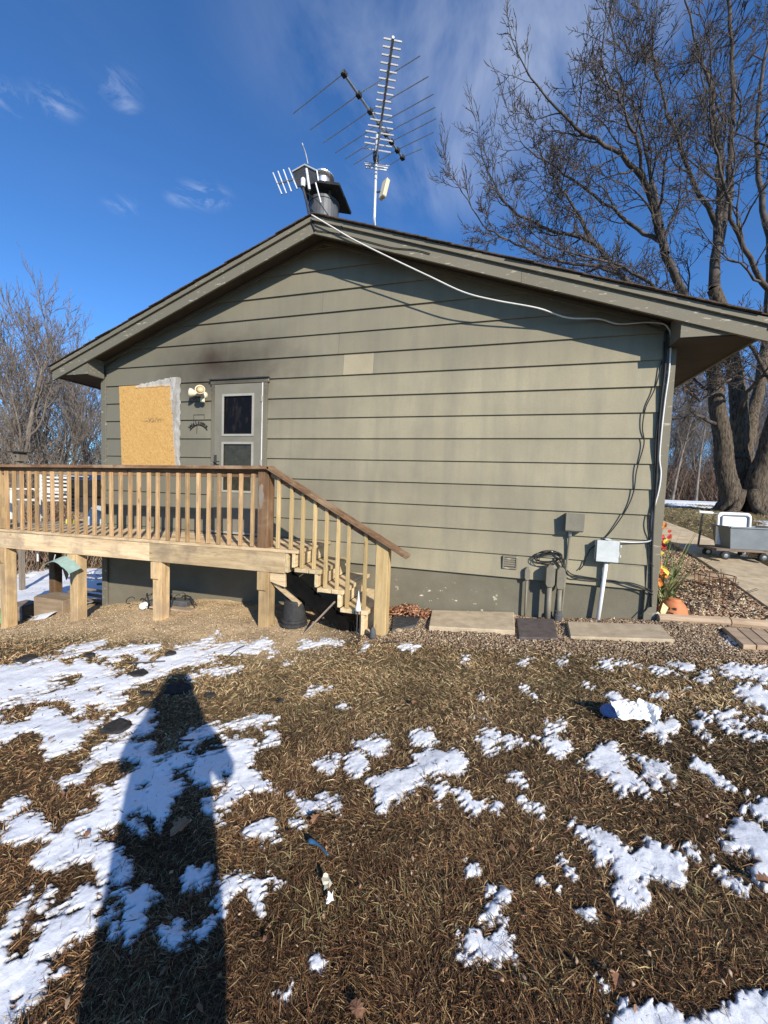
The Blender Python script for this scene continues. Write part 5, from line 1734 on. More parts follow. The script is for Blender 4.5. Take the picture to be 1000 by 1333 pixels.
    m.hexa([c + (-.02, 0, 0), c + (.005, 0, -.09), c + (.005, .006, -.09), c + (-.02, .006, 0), c + (0.0, 0, .10), c + (.055, 0, .05), c + (.055, .006, .05), c + (0, .006, .10)])
    m.build('ribbon', 'gar_cream', o)
    # wire basket frame in the bed
    c = np.array([4.95, 0.82]); zb = float(gz(*c))
    o = thing('wire_cage', 'rusty round wire plant cage standing in the bed', 'plant cage', (c[0], c[1], zb))
    for r, h in ((0.20, 0.26), (0.185, 0.15)):
        MB().tube([(c[0] + r * math.cos(t), c[1] + r * math.sin(t), zb + h) for t in np.linspace(0, 2 * math.pi, 25)], 0.006, 5).build('ring', 'rust_wire', o)
    for k in range(9):
        t = 2 * math.pi * k / 9
        MB().tube([(c[0] + .20 * math.cos(t), c[1] + .20 * math.sin(t), zb + .26), (c[0] + .17 * math.cos(t), c[1] + .17 * math.sin(t), zb - .05)], 0.005, 5).build('wire', 'rust_wire', o)
    for i in range(7):
        X = random.uniform(4.3, 5.25); Y = random.uniform(0.2, 2.4); zb = float(gz(X, Y))
        o = thing('dry_stalks', 'tangle of bare dark plant stalks in the leafy bed', 'plant', (X, Y, zb), 'dry stalks in the bed')
        for k in range(7):
            a = random.uniform(0, 6.28); h = random.uniform(0.1, 0.3)
            MB().tube([(X, Y, zb), (X + .05 * math.cos(a), Y + .05 * math.sin(a), zb + h * .6), (X + .17 * math.cos(a), Y + .17 * math.sin(a), zb + h)], 0.004, 4).build('stalk', 'twig_bark', o)


def rock(name, label, cat, p, r, mat, group=None, flat=0.6):
    bm = bmesh.new()
    bmesh.ops.create_icosphere(bm, subdivisions=2, radius=r)
    for v in bm.verts:
        n = 1 + random.uniform(-.16, .16)
        v.co = Vector((v.co.x * n * 1.25, v.co.y * n, v.co.z * n * flat))
    me = bpy.data.meshes.new(name); bm.to_mesh(me); bm.free()
    me.materials.append(MATS[mat])
    o = bpy.data.objects.new(name, me); o.location = (p[0], p[1], p[2] + r * flat * 0.5); o.rotation_euler = (0, 0, random.uniform(0, 6))
    col.objects.link(o)
    return tag(o, label, cat, group)


def leaf_mesh(name, mat, c, size, parent=None, flat=False):
    """lobed oak leaf, slightly cupped"""
    out = [(0, 0), (.10, .10), (.30, .12), (.24, .28), (.42, .36), (.28, .46), (.40, .64), (.22, .68), (.20, .86), (0, 1.0)]
    pts = [(x, y) for x, y in out] + [(-x, y) for x, y in reversed(out[1:-1])]
    pts = [(x * random.uniform(.85, 1.15), y) for x, y in pts]
    a = random.uniform(0, 6.28)
    if flat:
        R = Matrix.Rotation(a, 3, 'Z') @ Matrix.Rotation(random.uniform(-.3, .3), 3, 'X')
    else:
        R = Matrix.Rotation(random.uniform(-.6, .6), 3, 'Z') @ Matrix.Rotation(random.uniform(1.0, 2.2), 3, 'X') @ Matrix.Rotation(random.uniform(-1.2, 1.2), 3, 'Z')
    V = []
    cc = Vector(c)
    spine = [(0, y) for y in (0.0, 0.25, 0.5, 0.75, 1.0)]
    for x, y in pts:
        z = 0.35 * abs(x) + 0.10 * math.sin(y * 3.1)
        V.append(cc + (R @ Vector((x, y - 0.5, z))) * size)
    V.append(cc + (R @ Vector((0, 0.0, 0.06))) * size)
    k = len(V) - 1; n = len(pts)
    F = [(i, (i + 1) % n, k) for i in range(n)]
    m = MB(); m.add(V, F)
    return m.build(name, mat, parent)


def extra_materials():
    mottled('roof_scrap', (0.022, 0.021, 0.02), (0.055, 0.05, 0.046), 25, 0.95, 0.1, bmp=0.6, fine=160)
    for nm, a, b in (('iris_green', (0.10, 0.14, 0.045), (0.20, 0.24, 0.09)), ('iris_dry', (0.32, 0.27, 0.13), (0.42, 0.36, 0.2)), ('gar_orange', (0.62, 0.18, 0.03), (0.75, 0.28, 0.05)),
                     ('gar_red', (0.38, 0.03, 0.02), (0.5, 0.06, 0.04)), ('gar_yellow', (0.72, 0.50, 0.06), (0.8, 0.62, 0.14)), ('gar_cream', (0.70, 0.62, 0.30), (0.78, 0.70, 0.40))):
        mottled(nm, a, b, 20, 0.7, 0.25, bmp=0.1, rand=5.0)


extra_materials()
build_ground_things()


# ------------------------------------------------------------------ hand cart on the path
def build_cart():
    c = pD(957, 722, 6.0)
    X, Y = float(c[0]), float(c[1]); zb = float(gz(X, Y)) + 0.036
    zb = max(zb, 0)
    R = np.array([math.cos(0.12), math.sin(0.12), 0]); S = np.array([-R[1], R[0], 0]); U = np.array([0, 0, 1.0])
    P = lambda a, b, h: np.array([X, Y, zb]) + R * a + S * b + U * h
    o = thing('hand_cart', 'low flat hand cart with a push handle on the concrete path', 'cart', (X, Y, zb))
    MB().obox(P(-0.05, 0, 0.15), R * 0.36, S * 0.23, U * 0.018).build('platform', 'grey_wood_x', o, bevel=0.004)
    MB().obox(P(0.36, -0.10, 0.125), R * 0.20, S * 0.06, U * 0.03).build('plank', 'timber_x', o, bevel=0.005)
    for a in (-0.27, 0.24):
        for b in (-0.2, 0.2):
            w = MB().lathe([(0.02, -0.028), (0.05, -0.028), (0.062, -0.02), (0.062, 0.02), (0.05, 0.028), (0.02, 0.028)], P(a, b, 0.064), 16, S).build('wheel', 'black_rubber', o)
            MB().lathe([(0.03, -0.03), (0.0, -0.033)], P(a, b, 0.064), 12, S).build('hub', 'grey_steel', w)
            MB().obox(P(a, b, 0.115), R * 0.02, S * 0.012, U * 0.02).build('fork', 'dark_steel', o)
    MB().tube([P(-0.39, 0.23, 0.15), P(-0.36, 0.23, 0.66), P(-0.34, 0.23, 0.69), P(-0.06, 0.23, 0.68), P(-0.04, 0.23, 0.64), P(-0.04, 0.23, 0.17)], 0.015, 8).build('handle', 'dark_steel', o)
    MB().tube([P(-0.42, 0.23, 0.70), P(-0.34, 0.23, 0.695), P(-0.22, 0.23, 0.69)], 0.022, 8).build('grip', 'white_pvc', o)
    # tote
    t = thing('storage_tote', 'grey plastic storage tote riding on the hand cart', 'tote', tuple(P(0.1, 0, 0.17)))
    a0, a1, b0, b1 = -0.24, 0.40, -0.22, 0.20
    z0, z1 = 0.170, 0.50
    bot = [P(a0 + .05, b0 + .04, z0), P(a1 - .05, b0 + .04, z0), P(a1 - .05, b1 - .04, z0), P(a0 + .05, b1 - .04, z0)]
    top = [P(a0, b0, z1), P(a1, b0, z1), P(a1, b1, z1), P(a0, b1, z1)]
    ib = [p + (0, 0, .01) for p in bot]
    it = [P(a0 + .012, b0 + .012, z1), P(a1 - .012, b0 + .012, z1), P(a1 - .012, b1 - .012, z1), P(a0 + .012, b1 - .012, z1)]
    m = MB()
    m.add(bot + top + ib + it, [(0, 1, 2, 3), (0, 1, 5, 4), (1, 2, 6, 5), (2, 3, 7, 6), (3, 0, 4, 7), (8, 9, 10, 11), (8, 9, 13, 12), (9, 10, 14, 13), (10, 11, 15, 14), (11, 8, 12, 15), (4, 5, 13, 12), (5, 6, 14, 13), (6, 7, 15, 14), (7, 4, 12, 15)])
    m.build('tub', 'tote_grey', t)
    rim = MB()
    k = 0.022
    for p, q in ((0, 1), (1, 2), (2, 3), (3, 0)):
        rim.bar(top[p], top[q], 0.03, 0.022)
    rim.build('rim', 'tote_grey', t)
    MB().obox(P(a1 + 0.02, 0, z1 - 0.03), R * 0.014, S * 0.07, U * 0.012).build('handle_grip', 'tote_grey', t)
    # white lid standing in the tote
    w = thing('white_cooler', 'white rounded cooler with a grey carry handle standing inside the tote', 'cooler', tuple(P(0.05, 0.05, 0.2)))
    pl = [(-0.25, 0.20), (0.22, 0.20), (0.225, 0.66), (0.20, 0.70), (0.16, 0.715), (-0.19, 0.715), (-0.23, 0.70), (-0.25, 0.66)]
    n = len(pl)
    fr = [P(a, 0.02 + 0.05 * h, h) for a, h in pl]; bk = [P(a, 0.06 + 0.05 * h, h) for a, h in pl]
    m = MB(); m.add(fr + bk, [tuple(range(n)), tuple(range(2 * n - 1, n - 1, -1))] + [(i, (i + 1) % n, (i + 1) % n + n, i + n) for i in range(n)])
    m.build('shell', 'cooler_white', w, bevel=0.006)
    MB().tube([P(-0.2, 0.005 + .05 * .5, 0.50), P(-0.2, 0.005 + .05 * .64, 0.645), P(-0.17, 0.005 + .05 * .67, 0.67), P(0.15, 0.005 + .05 * .67, 0.67), P(0.175, 0.005 + .05 * .64, 0.645), P(0.175, 0.005 + .05 * .5, 0.50)], 0.011, 6).build('carry_handle', 'tote_grey', w)


build_cart()


# ------------------------------------------------------------------ clutter on and under the deck
def build_clutter():
    zt = 0.585 - 0.07
    # white slatted chair on the far part of the deck
    Y = 0.55
    a, b = pY(51, 612, Y), pY(89, 664, Y)
    xa, xb = a[0], b[0]
    o = thing('slatted_chair', 'white slatted garden chair standing on the deck behind the railing', 'chair', ((xa + xb) / 2, Y, zt))
    for X in (xa, xb - 0.03):
        MB().box(X, X + 0.035, Y, Y + 0.035, zt, 1.50).build('back_post', 'white_paint', o, bevel=0.003)
        MB().box(X, X + 0.035, Y - 0.5, Y - 0.465, zt, zt + 0.55).build('leg', 'white_paint', o, bevel=0.003)
        MB().box(X - 0.01, X + 0.045, Y - 0.55, Y + 0.02, zt + 0.551, zt + 0.58).build('armrest', 'white_paint', o, bevel=0.003)
    for i in range(8):
        z = zt + 0.42 + i * 0.073
        MB().box(xa + 0.036, xb - 0.031, Y + 0.004, Y + 0.022, z, z + 0.038).build('back_slat', 'white_paint', o, bevel=0.002)
    for i in range(6):
        y = Y - 0.46 + i * 0.078
        MB().box(xa + 0.036, xb - 0.031, y, y + 0.055, zt + 0.36, zt + 0.38).build('seat_slat', 'white_paint', o, bevel=0.002)
    # barbecue under a dark blue lid
    Y = 1.35
    a, b = pY(96, 599, Y), pY(139, 612, Y)
    xa, xb = a[0], min(b[0], -4.12)
    ztop_ = 1.55
    o = thing('barbecue', 'black barbecue with a dark blue hood by the house corner', 'barbecue', ((xa + xb) / 2, Y, zt))
    MB().prismx([(Y - 0.28, 1.28), (Y + 0.3, 1.28), (Y + 0.3, 1.50), (Y + 0.15, ztop_ + 0.05), (Y - 0.1, ztop_ + 0.03), (Y - 0.26, 1.42)], xa, xb).build('hood', 'blue_cover', o, bevel=0.02)
    MB().box(xa + 0.03, xb - 0.03, Y - 0.25, Y + 0.27, 0.95, 1.278).build('firebox', 'soot_steel', o, bevel=0.008)
    MB().box(xa + 0.08, xb - 0.08, Y - 0.22, Y + 0.25, zt + 0.1, 0.948).build('cabinet', 'black_rubber', o)
    for X in (xa + 0.1, xb - 0.14):
        for yy in (Y - 0.2, Y + 0.2):
            MB().box(X, X + 0.04, yy, yy + 0.04, zt, zt + 0.099).build('leg', 'dark_steel', o)
    MB().tube([(xa + 0.1, Y - 0.31, 1.36), (xb - 0.1, Y - 0.31, 1.36)], 0.014, 8).build('handle', 'bright_alu', o)
    # full pale sack and a bit of bright packing
    a = pY(120, 662, 0.25)
    blob('feed_sack', 'pale blue full plastic sack slumped on the deck by the wall', 'sack', (-4.42, 0.25, zt), (0.24, 0.20, 0.34), 'pale_blue_bag', 5)
    blob('yellow_bag', 'small crumpled yellow bag on the deck beside the chair', 'bag', (pY(91, 668, 0.1)[0], 0.1, zt), (0.07, 0.06, 0.10), 'yellow_plastic', 8)
    # bird feeder box on the rail post behind
    Y = 1.9
    p = pY(26, 600, Y)
    o = thing('bird_house', 'weathered bird house with a dark flat roof beyond the railing', 'bird house', (p[0], Y, float(gz(p[0], Y))))
    zt2 = pY(26, 588, Y)[2]
    MB().box(p[0] - 0.10, p[0] + 0.10, Y - 0.09, Y + 0.09, zt2 - 0.24, zt2 - 0.03).build('box', 'grey_wood_z', o, bevel=0.004)
    MB().box(p[0] - 0.15, p[0] + 0.16, Y - 0.15, Y + 0.13, zt2 - 0.029, zt2).build('roof', 'soot_steel', o, bevel=0.004)
    MB().lathe([(0.03, 0), (0.03, 0.003)], (p[0], Y - 0.0905, zt2 - 0.12), 12, (0, -1, 0)).build('entrance_disc', 'black_rubber', o)  # solid black disc painted in for the darkness of the opening
    MB().box(p[0] - 0.045, p[0] + 0.045, Y - 0.045, Y + 0.045, float(gz(p[0], Y)) - 0.2, zt2 - 0.241).build('pole', 'grey_wood_z', o)
    # green feeder roof hooked to the post
    Y = -1.03
    o = thing('green_feeder', 'arched pale green metal feeder roof hanging on the deck post', 'bird feeder', tuple(pY(84, 735, Y)))
    a, b = pY(67, 733, Y), pY(100, 743, Y)
    n = 9
    pts = []
    for i in range(n):
        t = i / (n - 1)
        x = a[0] + (b[0] - a[0]) * t
        z = a[2] + (b[2] - a[2]) * t + 0.11 * math.sin(math.pi * min(1, t * 1.05)) - 0.02
        pts.append((x, z))
    V = [(x, Y - 0.11, z) for x, z in pts] + [(x, Y + 0.06, z + 0.05) for x, z in pts] + [(x, Y - 0.11, z - 0.006) for x, z in pts] + [(x, Y + 0.06, z + 0.044) for x, z in pts]
    F = []
    for i in range(n - 1):
        F += [(i, i + 1, n + i + 1, n + i), (2 * n + i, 3 * n + i, 3 * n + i + 1, 2 * n + i + 1), (i, 2 * n + i, 2 * n + i + 1, i + 1), (n + i, n + i + 1, 3 * n + i + 1, 3 * n + i)]
    F += [(0, n, 3 * n, 2 * n), (n - 1, 3 * n - 1, 4 * n - 1, 2 * n - 1)]
    m = MB(); m.add(V, F); m.build('arched_roof', 'green_metal', o)
    m = MB(); m.add([(pts[6][0], Y - .11, pts[6][1]), (pts[8][0], Y - .11, pts[8][1]), (pts[7][0] + .02, Y - .11, pts[8][1] - .09), (pts[6][0], Y - .10, pts[6][1]), (pts[8][0], Y - .10, pts[8][1]), (pts[7][0] + .02, Y - .10, pts[8][1] - .09)], [(0, 1, 2), (5, 4, 3), (0, 3, 4, 1), (1, 4, 5, 2), (2, 5, 3, 0)])
    m.build('end_plate', 'soot_steel', o)
    MB().tube([pY(72, 722, Y), pY(70, 730, Y)], 0.006, 6).build('hook', 'bright_alu', o)
    # hanging white stick under the rim
    p = pY(49, 722, -0.85)
    tag(MB().tube([p + (0, 0, 0.10), p + (0, 0, -0.10)], 0.012, 6).build('hanging_rod', 'white_pvc'), 'short white rod hanging under the deck rim', 'rod')
    # timber blocks as steps, at the edge of the slope
    for i, (x0, x1, y, h, mt, lab) in enumerate(((-5.75, -5.28, -0.42, 0.26, 'grey_wood_x', 'low grey timber block beside the green tarp'), (-5.22, -4.55, -0.30, 0.30, 'timber_x', 'large weathered timber block between the two deck posts'))):
        zb = float(gz((x0 + x1) / 2, y)) - 0.06
        tag(MB().box(x0, x1, y, y + 0.35, zb, zb + h + 0.06).build('timber_block', mt, bevel=0.008), lab, 'timber block')
    zb = float(gz(-5.25, -.35))
    tag(MB().box(-5.276, -5.226, -0.44, -0.2, zb - 0.04, zb + 0.24).build('black_plate', 'black_rubber', bevel=0.003), 'black plate wedged between the two timber blocks', 'plate')
    # green tarp heap
    p = pZ(8, 800, -1.15)
    blob('green_tarp', 'bright green tarpaulin heaped on the slope below the deck', 'tarp', (-6.1, -0.15, float(gz(-6.1, -0.15))), (0.55, 0.35, 0.16), 'green_tarp', 4)
    # slatted sled / pallet and black boot-like pile
    Y = 0.25
    a, b = pY(76, 768, Y), pY(139, 768, Y)
    zb = float(gz((a[0] + b[0]) / 2, Y))
    o = thing('wooden_pallet', 'small dark slatted pallet on the ground under the deck', 'pallet', ((a[0] + b[0]) / 2, Y, zb))
    xa, xb = max(a[0], -5.35), min(b[0], -4.15)
    for i in range(4):
        z = zb + 0.03 + i * 0.075
        MB().box(xa, xb, Y - 0.012 + 0.05 * i, Y + 0.012 + 0.05 * i, z, z + 0.05).build('slat', 'grey_wood_x', o, bevel=0.003)
    for X in (xa + 0.05, xb - 0.1):
        MB().bar((X, Y + 0.02, zb - 0.02), (X, Y + 0.19, zb + 0.33), 0.05, 0.03, (0, 1, 0)).build('bearer', 'grey_wood_z', o)
    blob('black_bag', 'black refuse bag slumped against the foundation corner behind the pallet', 'bag', (-4.55, 0.75, float(gz(-4.55, 0.75))), (0.32, 0.25, 0.3), 'black_rubber', 6)
    # wire and hose pile by the middle post
    for (px, lab, s) in ((203, 'tangle of dark wires with a white reel beside the deck post', 1.0), (233, 'tangle of dark hose and wires against the foundation', 0.9)):
        p = pY(px, 787, -0.35); X = p[0]; zb = float(gz(X, -0.35))
        o = thing('wire_tangle', lab, 'wire tangle', (X, -0.35, zb))
        for k in range(9):
            c = np.array([X + random.gauss(0, .11), -0.35 + random.gauss(0, .08), zb + random.uniform(.03, .16) * s])
            rx, rz = random.uniform(.06, .16), random.uniform(.04, .13)
            a = random.uniform(0, 3.1)
            pts = [c + np.array([rx * math.cos(t) * math.cos(a), rx * math.cos(t) * math.sin(a), rz * math.sin(t + .5)]) for t in np.linspace(0, random.uniform(3, 6), 18)]
            for q in pts:
                q[2] = max(q[2], zb + 0.008)
            MB().tube(pts, random.uniform(.005, .010), 5).build('wire', random.choice(['black_cable', 'mat_rubber', 'black_cable', 'grey_steel']), o, smooth=True)
        if px == 203:
            MB().lathe([(0.05, -.03), (0.05, -.025), (0.025, -.02), (0.025, .02), (0.05, .025), (0.05, .03)], (X - 0.06, -0.5, zb + 0.05), 14, (0.3, -1, 0.2)).build('reel', 'white_pvc', o)
        MB().obox((X + 0.03, -0.33, zb + 0.05), (.14, .02, 0), (-.01, .09, 0), (0, 0, .05)).build('battery_case', 'mat_rubber', o, bevel=0.01)
    # board lying on the soil
    p = pY(225, 795, -0.5)
    tag(MB().obox((p[0], -0.5, float(gz(p[0], -0.5)) + 0.014), (0.38, -0.02, 0.02), (0.004, 0.06, 0), (0, 0, 0.012)).build('loose_board', 'timber_x', bevel=0.003), 'loose flat board half buried in the soil under the deck', 'board')
    # timbers lying in the snow behind
    for (x, y, L, a, lab) in ((-6.6, 2.6, 1.3, 0.5, 'dark pole lying on the snowy slope behind the deck'), (-5.6, 2.9, 0.5, 0.1, 'dark crate-like block lying on the snowy slope')):
        zb = float(gz(x, y))
        d = np.array([math.cos(a) * L / 2, math.sin(a) * L / 2, 0])
        if L > 1:
            tag(MB().tube([np.array([x, y, zb + .06]) - d, np.array([x, y, zb + .10]) + d], 0.03, 7).build('fallen_pole', 'twig_bark'), lab, 'pole')
        else:
            tag(MB().box(x - .25, x + .25, y - .2, y + .2, zb - 0.03, zb + 0.22).build('timber_block', 'grey_wood_x', bevel=0.01), lab, 'timber block')


def blob(name, label, cat, c, s, mat, freq):
    """slumped sack or heap: dented half-ellipsoid sitting on the ground"""
    bm = bmesh.new()
    bmesh.ops.create_icosphere(bm, subdivisions=4, radius=1.0)
    for v in bm.verts:
        p = v.co.copy()
        n = 1 + 0.10 * math.sin(freq * p.x + 2 * p.z) * math.cos(freq * 0.8 * p.y + 1.3) + 0.05 * math.sin(freq * 2.3 * p.z + 3 * p.x) + random.uniform(-.012, .012)
        z = p.z * n
        z = max(z, -0.25) + 0.25
        v.co = Vector((p.x * n * s[0], p.y * n * s[1], z * s[2] * 0.8))
    me = bpy.data.meshes.new(name); bm.to_mesh(me); bm.free()
    me.polygons.foreach_set('use_smooth', [True] * len(me.polygons))
    me.materials.append(MATS[mat])
    o = bpy.data.objects.new(name, me); o.location = c
    col.objects.link(o)
    return tag(o, label, cat)


build_clutter()


# ------------------------------------------------------------------ litter on the lawn
def crumple(name, mat, c, w, h, amp, rot, parent=None, n=8, tilt=0.35):
    V = []; F = []
    R = Matrix.Rotation(rot, 3, 'Z') @ Matrix.Rotation(tilt, 3, 'X')
    for j in range(n + 1):
        for i in range(n + 1):
            x, y = (i / n - .5) * w, (j / n - .5) * h
            fold = abs((x / w + 0.5) * 2 - 1) * 0.4
            p = R @ Vector((x + random.gauss(0, .004), y + random.gauss(0, .004), amp * (abs(math.sin(5 * x / w + 3 * y / h)) + random.uniform(0, .5)) + fold * amp))
            V.append(p + Vector(c))
    F = [(j * (n + 1) + i, j * (n + 1) + i + 1, (j + 1) * (n + 1) + i + 1, (j + 1) * (n + 1) + i) for j in range(n) for i in range(n)]
    m = MB(); m.add(V, F)
    return m.build(name, mat, parent)


def build_lawn_litter():
    p = pG(818, 937); p[2] = float(ground_z(p[0], p[1]))
    o = thing('paper_scrap', 'crumpled white paper packaging lying on the snowy lawn', 'litter', tuple(p))
    crumple('sheet', 'white_paper', (p[0] - .02, p[1] - .02, p[2] + .055), 0.17, 0.13, 0.022, 0.3, o)
    crumple('sheet', 'white_paper', (p[0] + .12, p[1] + .03, p[2] + .05), 0.13, 0.13, 0.02, -0.5, o, tilt=0.55)
    q = pG(797, 930); q[2] = float(ground_z(q[0], q[1]))
    blob('blue_wrapper', 'crumpled blue wrapper beside the white paper on the lawn', 'litter', tuple(q), (0.07, 0.05, 0.07), 'blue_paper', 9)
    a, b, c2 = (pG(*t) for t in ((402, 1103), (414, 1108), (427, 1122)))
    for t in (a, b, c2):
        t[2] = float(ground_z(t[0], t[1])) + 0.03
    tag(MB().tube(smooth_path([a, b, c2], 5), [0.010, 0.011, 0.010, 0.008, 0.006, 0.005, 0.004, 0.004, 0.004, 0.004, 0.004], 7).build('blue_strip', 'blue_plastic', smooth=True), 'bent dark blue plastic strip lying in the grass', 'litter')
    p = pG(428, 1170); p[2] = float(ground_z(p[0], p[1]))
    o = thing('shell_scrap', 'small cream and brown plastic scrap lying in the grass', 'litter', tuple(p))
    crumple('flake', 'cream_plastic', (p[0] - .02, p[1] + .02, p[2] + .035), 0.05, 0.028, 0.008, -0.7, o, n=3)
    crumple('flake', 'white_paper', (p[0] + .015, p[1] - .025, p[2] + .03), 0.03, 0.03, 0.008, 0.4, o, n=3)
    for (x, y, s) in ((235, 1087, .095), (411, 1076, .055), (464, 1326, .055), (996, 1160, .06), (80, 1040, .035), (803, 1292, .04), (666, 1118, .035), (540, 920, .06)):
        p = pG(x, y); p[2] = float(ground_z(p[0], p[1])) + 0.03
        o = leaf_mesh('oak_leaf', 'dead_leaf', p, s, flat=True)
        tag(o, 'dry brown lobed oak leaf lying flat on the dead grass', 'leaf', 'fallen oak leaves on the lawn')
    # torn roofing scraps in the snow
    for (x, y, s) in ((35, 859, .13), (181, 880, .11), (232, 896, .13), (152, 949, .13), (117, 856, .08), (190, 905, .07), (222, 855, .07), (273, 908, .05), (365, 918, .03)):
        p = pG(x, y); z = float(ground_z(p[0], p[1]))
        n = 7; a0 = random.uniform(0, 6)
        rim = [(p[0] + s * random.uniform(.6, 1.1) * math.cos(a0 + 6.283 * i / n), p[1] + s * random.uniform(.45, .85) * math.sin(a0 + 6.283 * i / n)) for i in range(n)]
        V = [(u, v, z + .012 + random.uniform(0, .015)) for u, v in rim] + [(p[0] + (u - p[0]) * .85, p[1] + (v - p[1]) * .85, z + .024 + random.uniform(0, .016)) for u, v in rim]
        m = MB(); m.add(V, [tuple(range(n - 1, -1, -1)), tuple(range(n, 2 * n))] + [(i, (i + 1) % n, n + (i + 1) % n, n + i) for i in range(n)])
        tag(m.build('shingle_scrap', 'roof_scrap'), 'torn dark grey roofing scrap lying on the snowy lawn', 'roofing scrap', 'roofing scraps on the lawn')
    # loose twigs
    for (x0, y0, x1, y1) in ((178, 935, 212, 905), (232, 962, 250, 972), (300, 858, 318, 846), (165, 868, 215, 866), (520, 840, 500, 841)):
        a, b = pG(x0, y0), pG(x1, y1)
        a[2] = float(ground_z(a[0], a[1])) + .03; b[2] = float(ground_z(b[0], b[1])) + .035
        mid = (a + b) / 2 + (random.gauss(0, .01), random.gauss(0, .02), .012)
        tag(MB().tube(smooth_path([a, mid, b], 3), 0.006, 5).build('fallen_twig', 'twig_bark'), 'thin bare twig lying on the snowy lawn', 'twig', 'fallen twigs on the lawn')


build_lawn_litter()


# ------------------------------------------------------------------ trees
class Wood:
    """collects tapering branches, then meshes them in one go"""
    def __init__(s):
        s.br = []

    def add(s, pts, rad, sides):
        s.br.append((np.asarray(pts, float), np.asarray(rad, float), sides))

    def mesh(s, name, mat, parent=None, rough=0.0):
        Vs, Qs = [], []
        off = 0
        for n in sorted({b[2] for b in s.br}):
            for k in sorted({len(b[0]) for b in s.br if b[2] == n}):
                sel = [b for b in s.br if b[2] == n and len(b[0]) == k]
                P = np.stack([b[0] for b in sel]); R = np.stack([b[1] for b in sel])       # B,k,3  B,k
                T = np.empty_like(P)
                T[:, 1:-1] = P[:, 2:] - P[:, :-2]; T[:, 0] = P[:, 1] - P[:, 0]; T[:, -1] = P[:, -1] - P[:, -2]
                T /= np.linalg.norm(T, axis=2, keepdims=True) + 1e-9
                ref = np.where(np.abs(T[:, :1, 2:3]) < 0.9, np.array([0, 0, 1.0]), np.array([1.0, 0, 0]))
                S = np.cross(T, np.broadcast_to(ref, T.shape)); S /= np.linalg.norm(S, axis=2, keepdims=True) + 1e-9
                U = np.cross(S, T)
                a = 2 * np.pi * np.arange(n) / n
                Rv = R[:, :, None, None] * (1 + rough * RNG.normal(0, 1, (len(sel), k, n, 1)))
                V = P[:, :, None] + Rv * (np.cos(a)[None, None, :, None] * S[:, :, None] + np.sin(a)[None, None, :, None] * U[:, :, None])
                B = len(sel)
                base = (np.arange(B) * k * n)[:, None, None] + (np.arange(k - 1) * n)[None, :, None]
                j = np.arange(n)[None, None, :]
                q = np.stack([base + j, base + (j + 1) % n, base + (j + 1) % n + n, base + j + n], -1).reshape(-1, 4)
                Vs.append(V.reshape(-1, 3)); Qs.append(q + off); off += B * k * n
        o = fast_mesh(name, np.concatenate(Vs), quads=np.concatenate(Qs), mat=mat, parent=parent, smooth=True)
        return o


def grow(w, rng, p, d, L, r, depth, spread=0.75, up=0.10, kids=(9, 7, 5, 4), wander=0.13, rmin=0.004, first=0.25):
    """one crooked branch and, along it, its side branches"""
    n = 7 if depth >= 3 else (5 if depth == 2 else 4)
    pts = [np.array(p, float)]; d = np.array(d, float); d /= np.linalg.norm(d)
    for i in range(n - 1):
        d = d + rng.normal(0, wander, 3); d[2] += up; d /= np.linalg.norm(d)
        pts.append(pts[-1] + d * L / (n - 1))
    rend = max(r * (0.35 if depth else 0.45), rmin * 0.7)
    rad = r + (rend - r) * np.linspace(0, 1, n)
    w.add(pts, rad, 8 if depth >= 4 else (6 if depth == 3 else (4 if depth == 2 else 3)))
    if depth == 0:
        return
    K = kids[min(len(kids) - 1, max(0, len(kids) - depth))]
    K = max(2, int(round(K * rng.uniform(0.75, 1.25))))
    for i in range(K):
        t = first + (1 - first) * (i + rng.uniform(0, 1)) / K
        f = t * (n - 1); a = min(int(f), n - 2); f -= a
        q = pts[a] * (1 - f) + pts[a + 1] * f
        dd = pts[a + 1] - pts[a]; dd /= np.linalg.norm(dd)
        sd = np.cross(dd, rng.normal(0, 1, 3)); sd /= np.linalg.norm(sd) + 1e-9
        ang = spread * rng.uniform(0.6, 1.25)
        nd = dd * math.cos(ang) + sd * math.sin(ang)
        l2 = L * rng.uniform(0.38, 0.68) * (1.15 - 0.55 * t)
        r2 = max((r + (rend - r) * t) * rng.uniform(0.45, 0.70), rmin)
        grow(w, rng, q, nd, l2, r2, depth - 1, spread, up, kids, wander * 1.05, rmin, 0.15)
    # leader carries on
    if depth >= 1:
        grow(w, rng, pts[-1], d, L * 0.5, rend, depth - 1, spread * 0.8, up, kids, wander, rmin, 0.1)


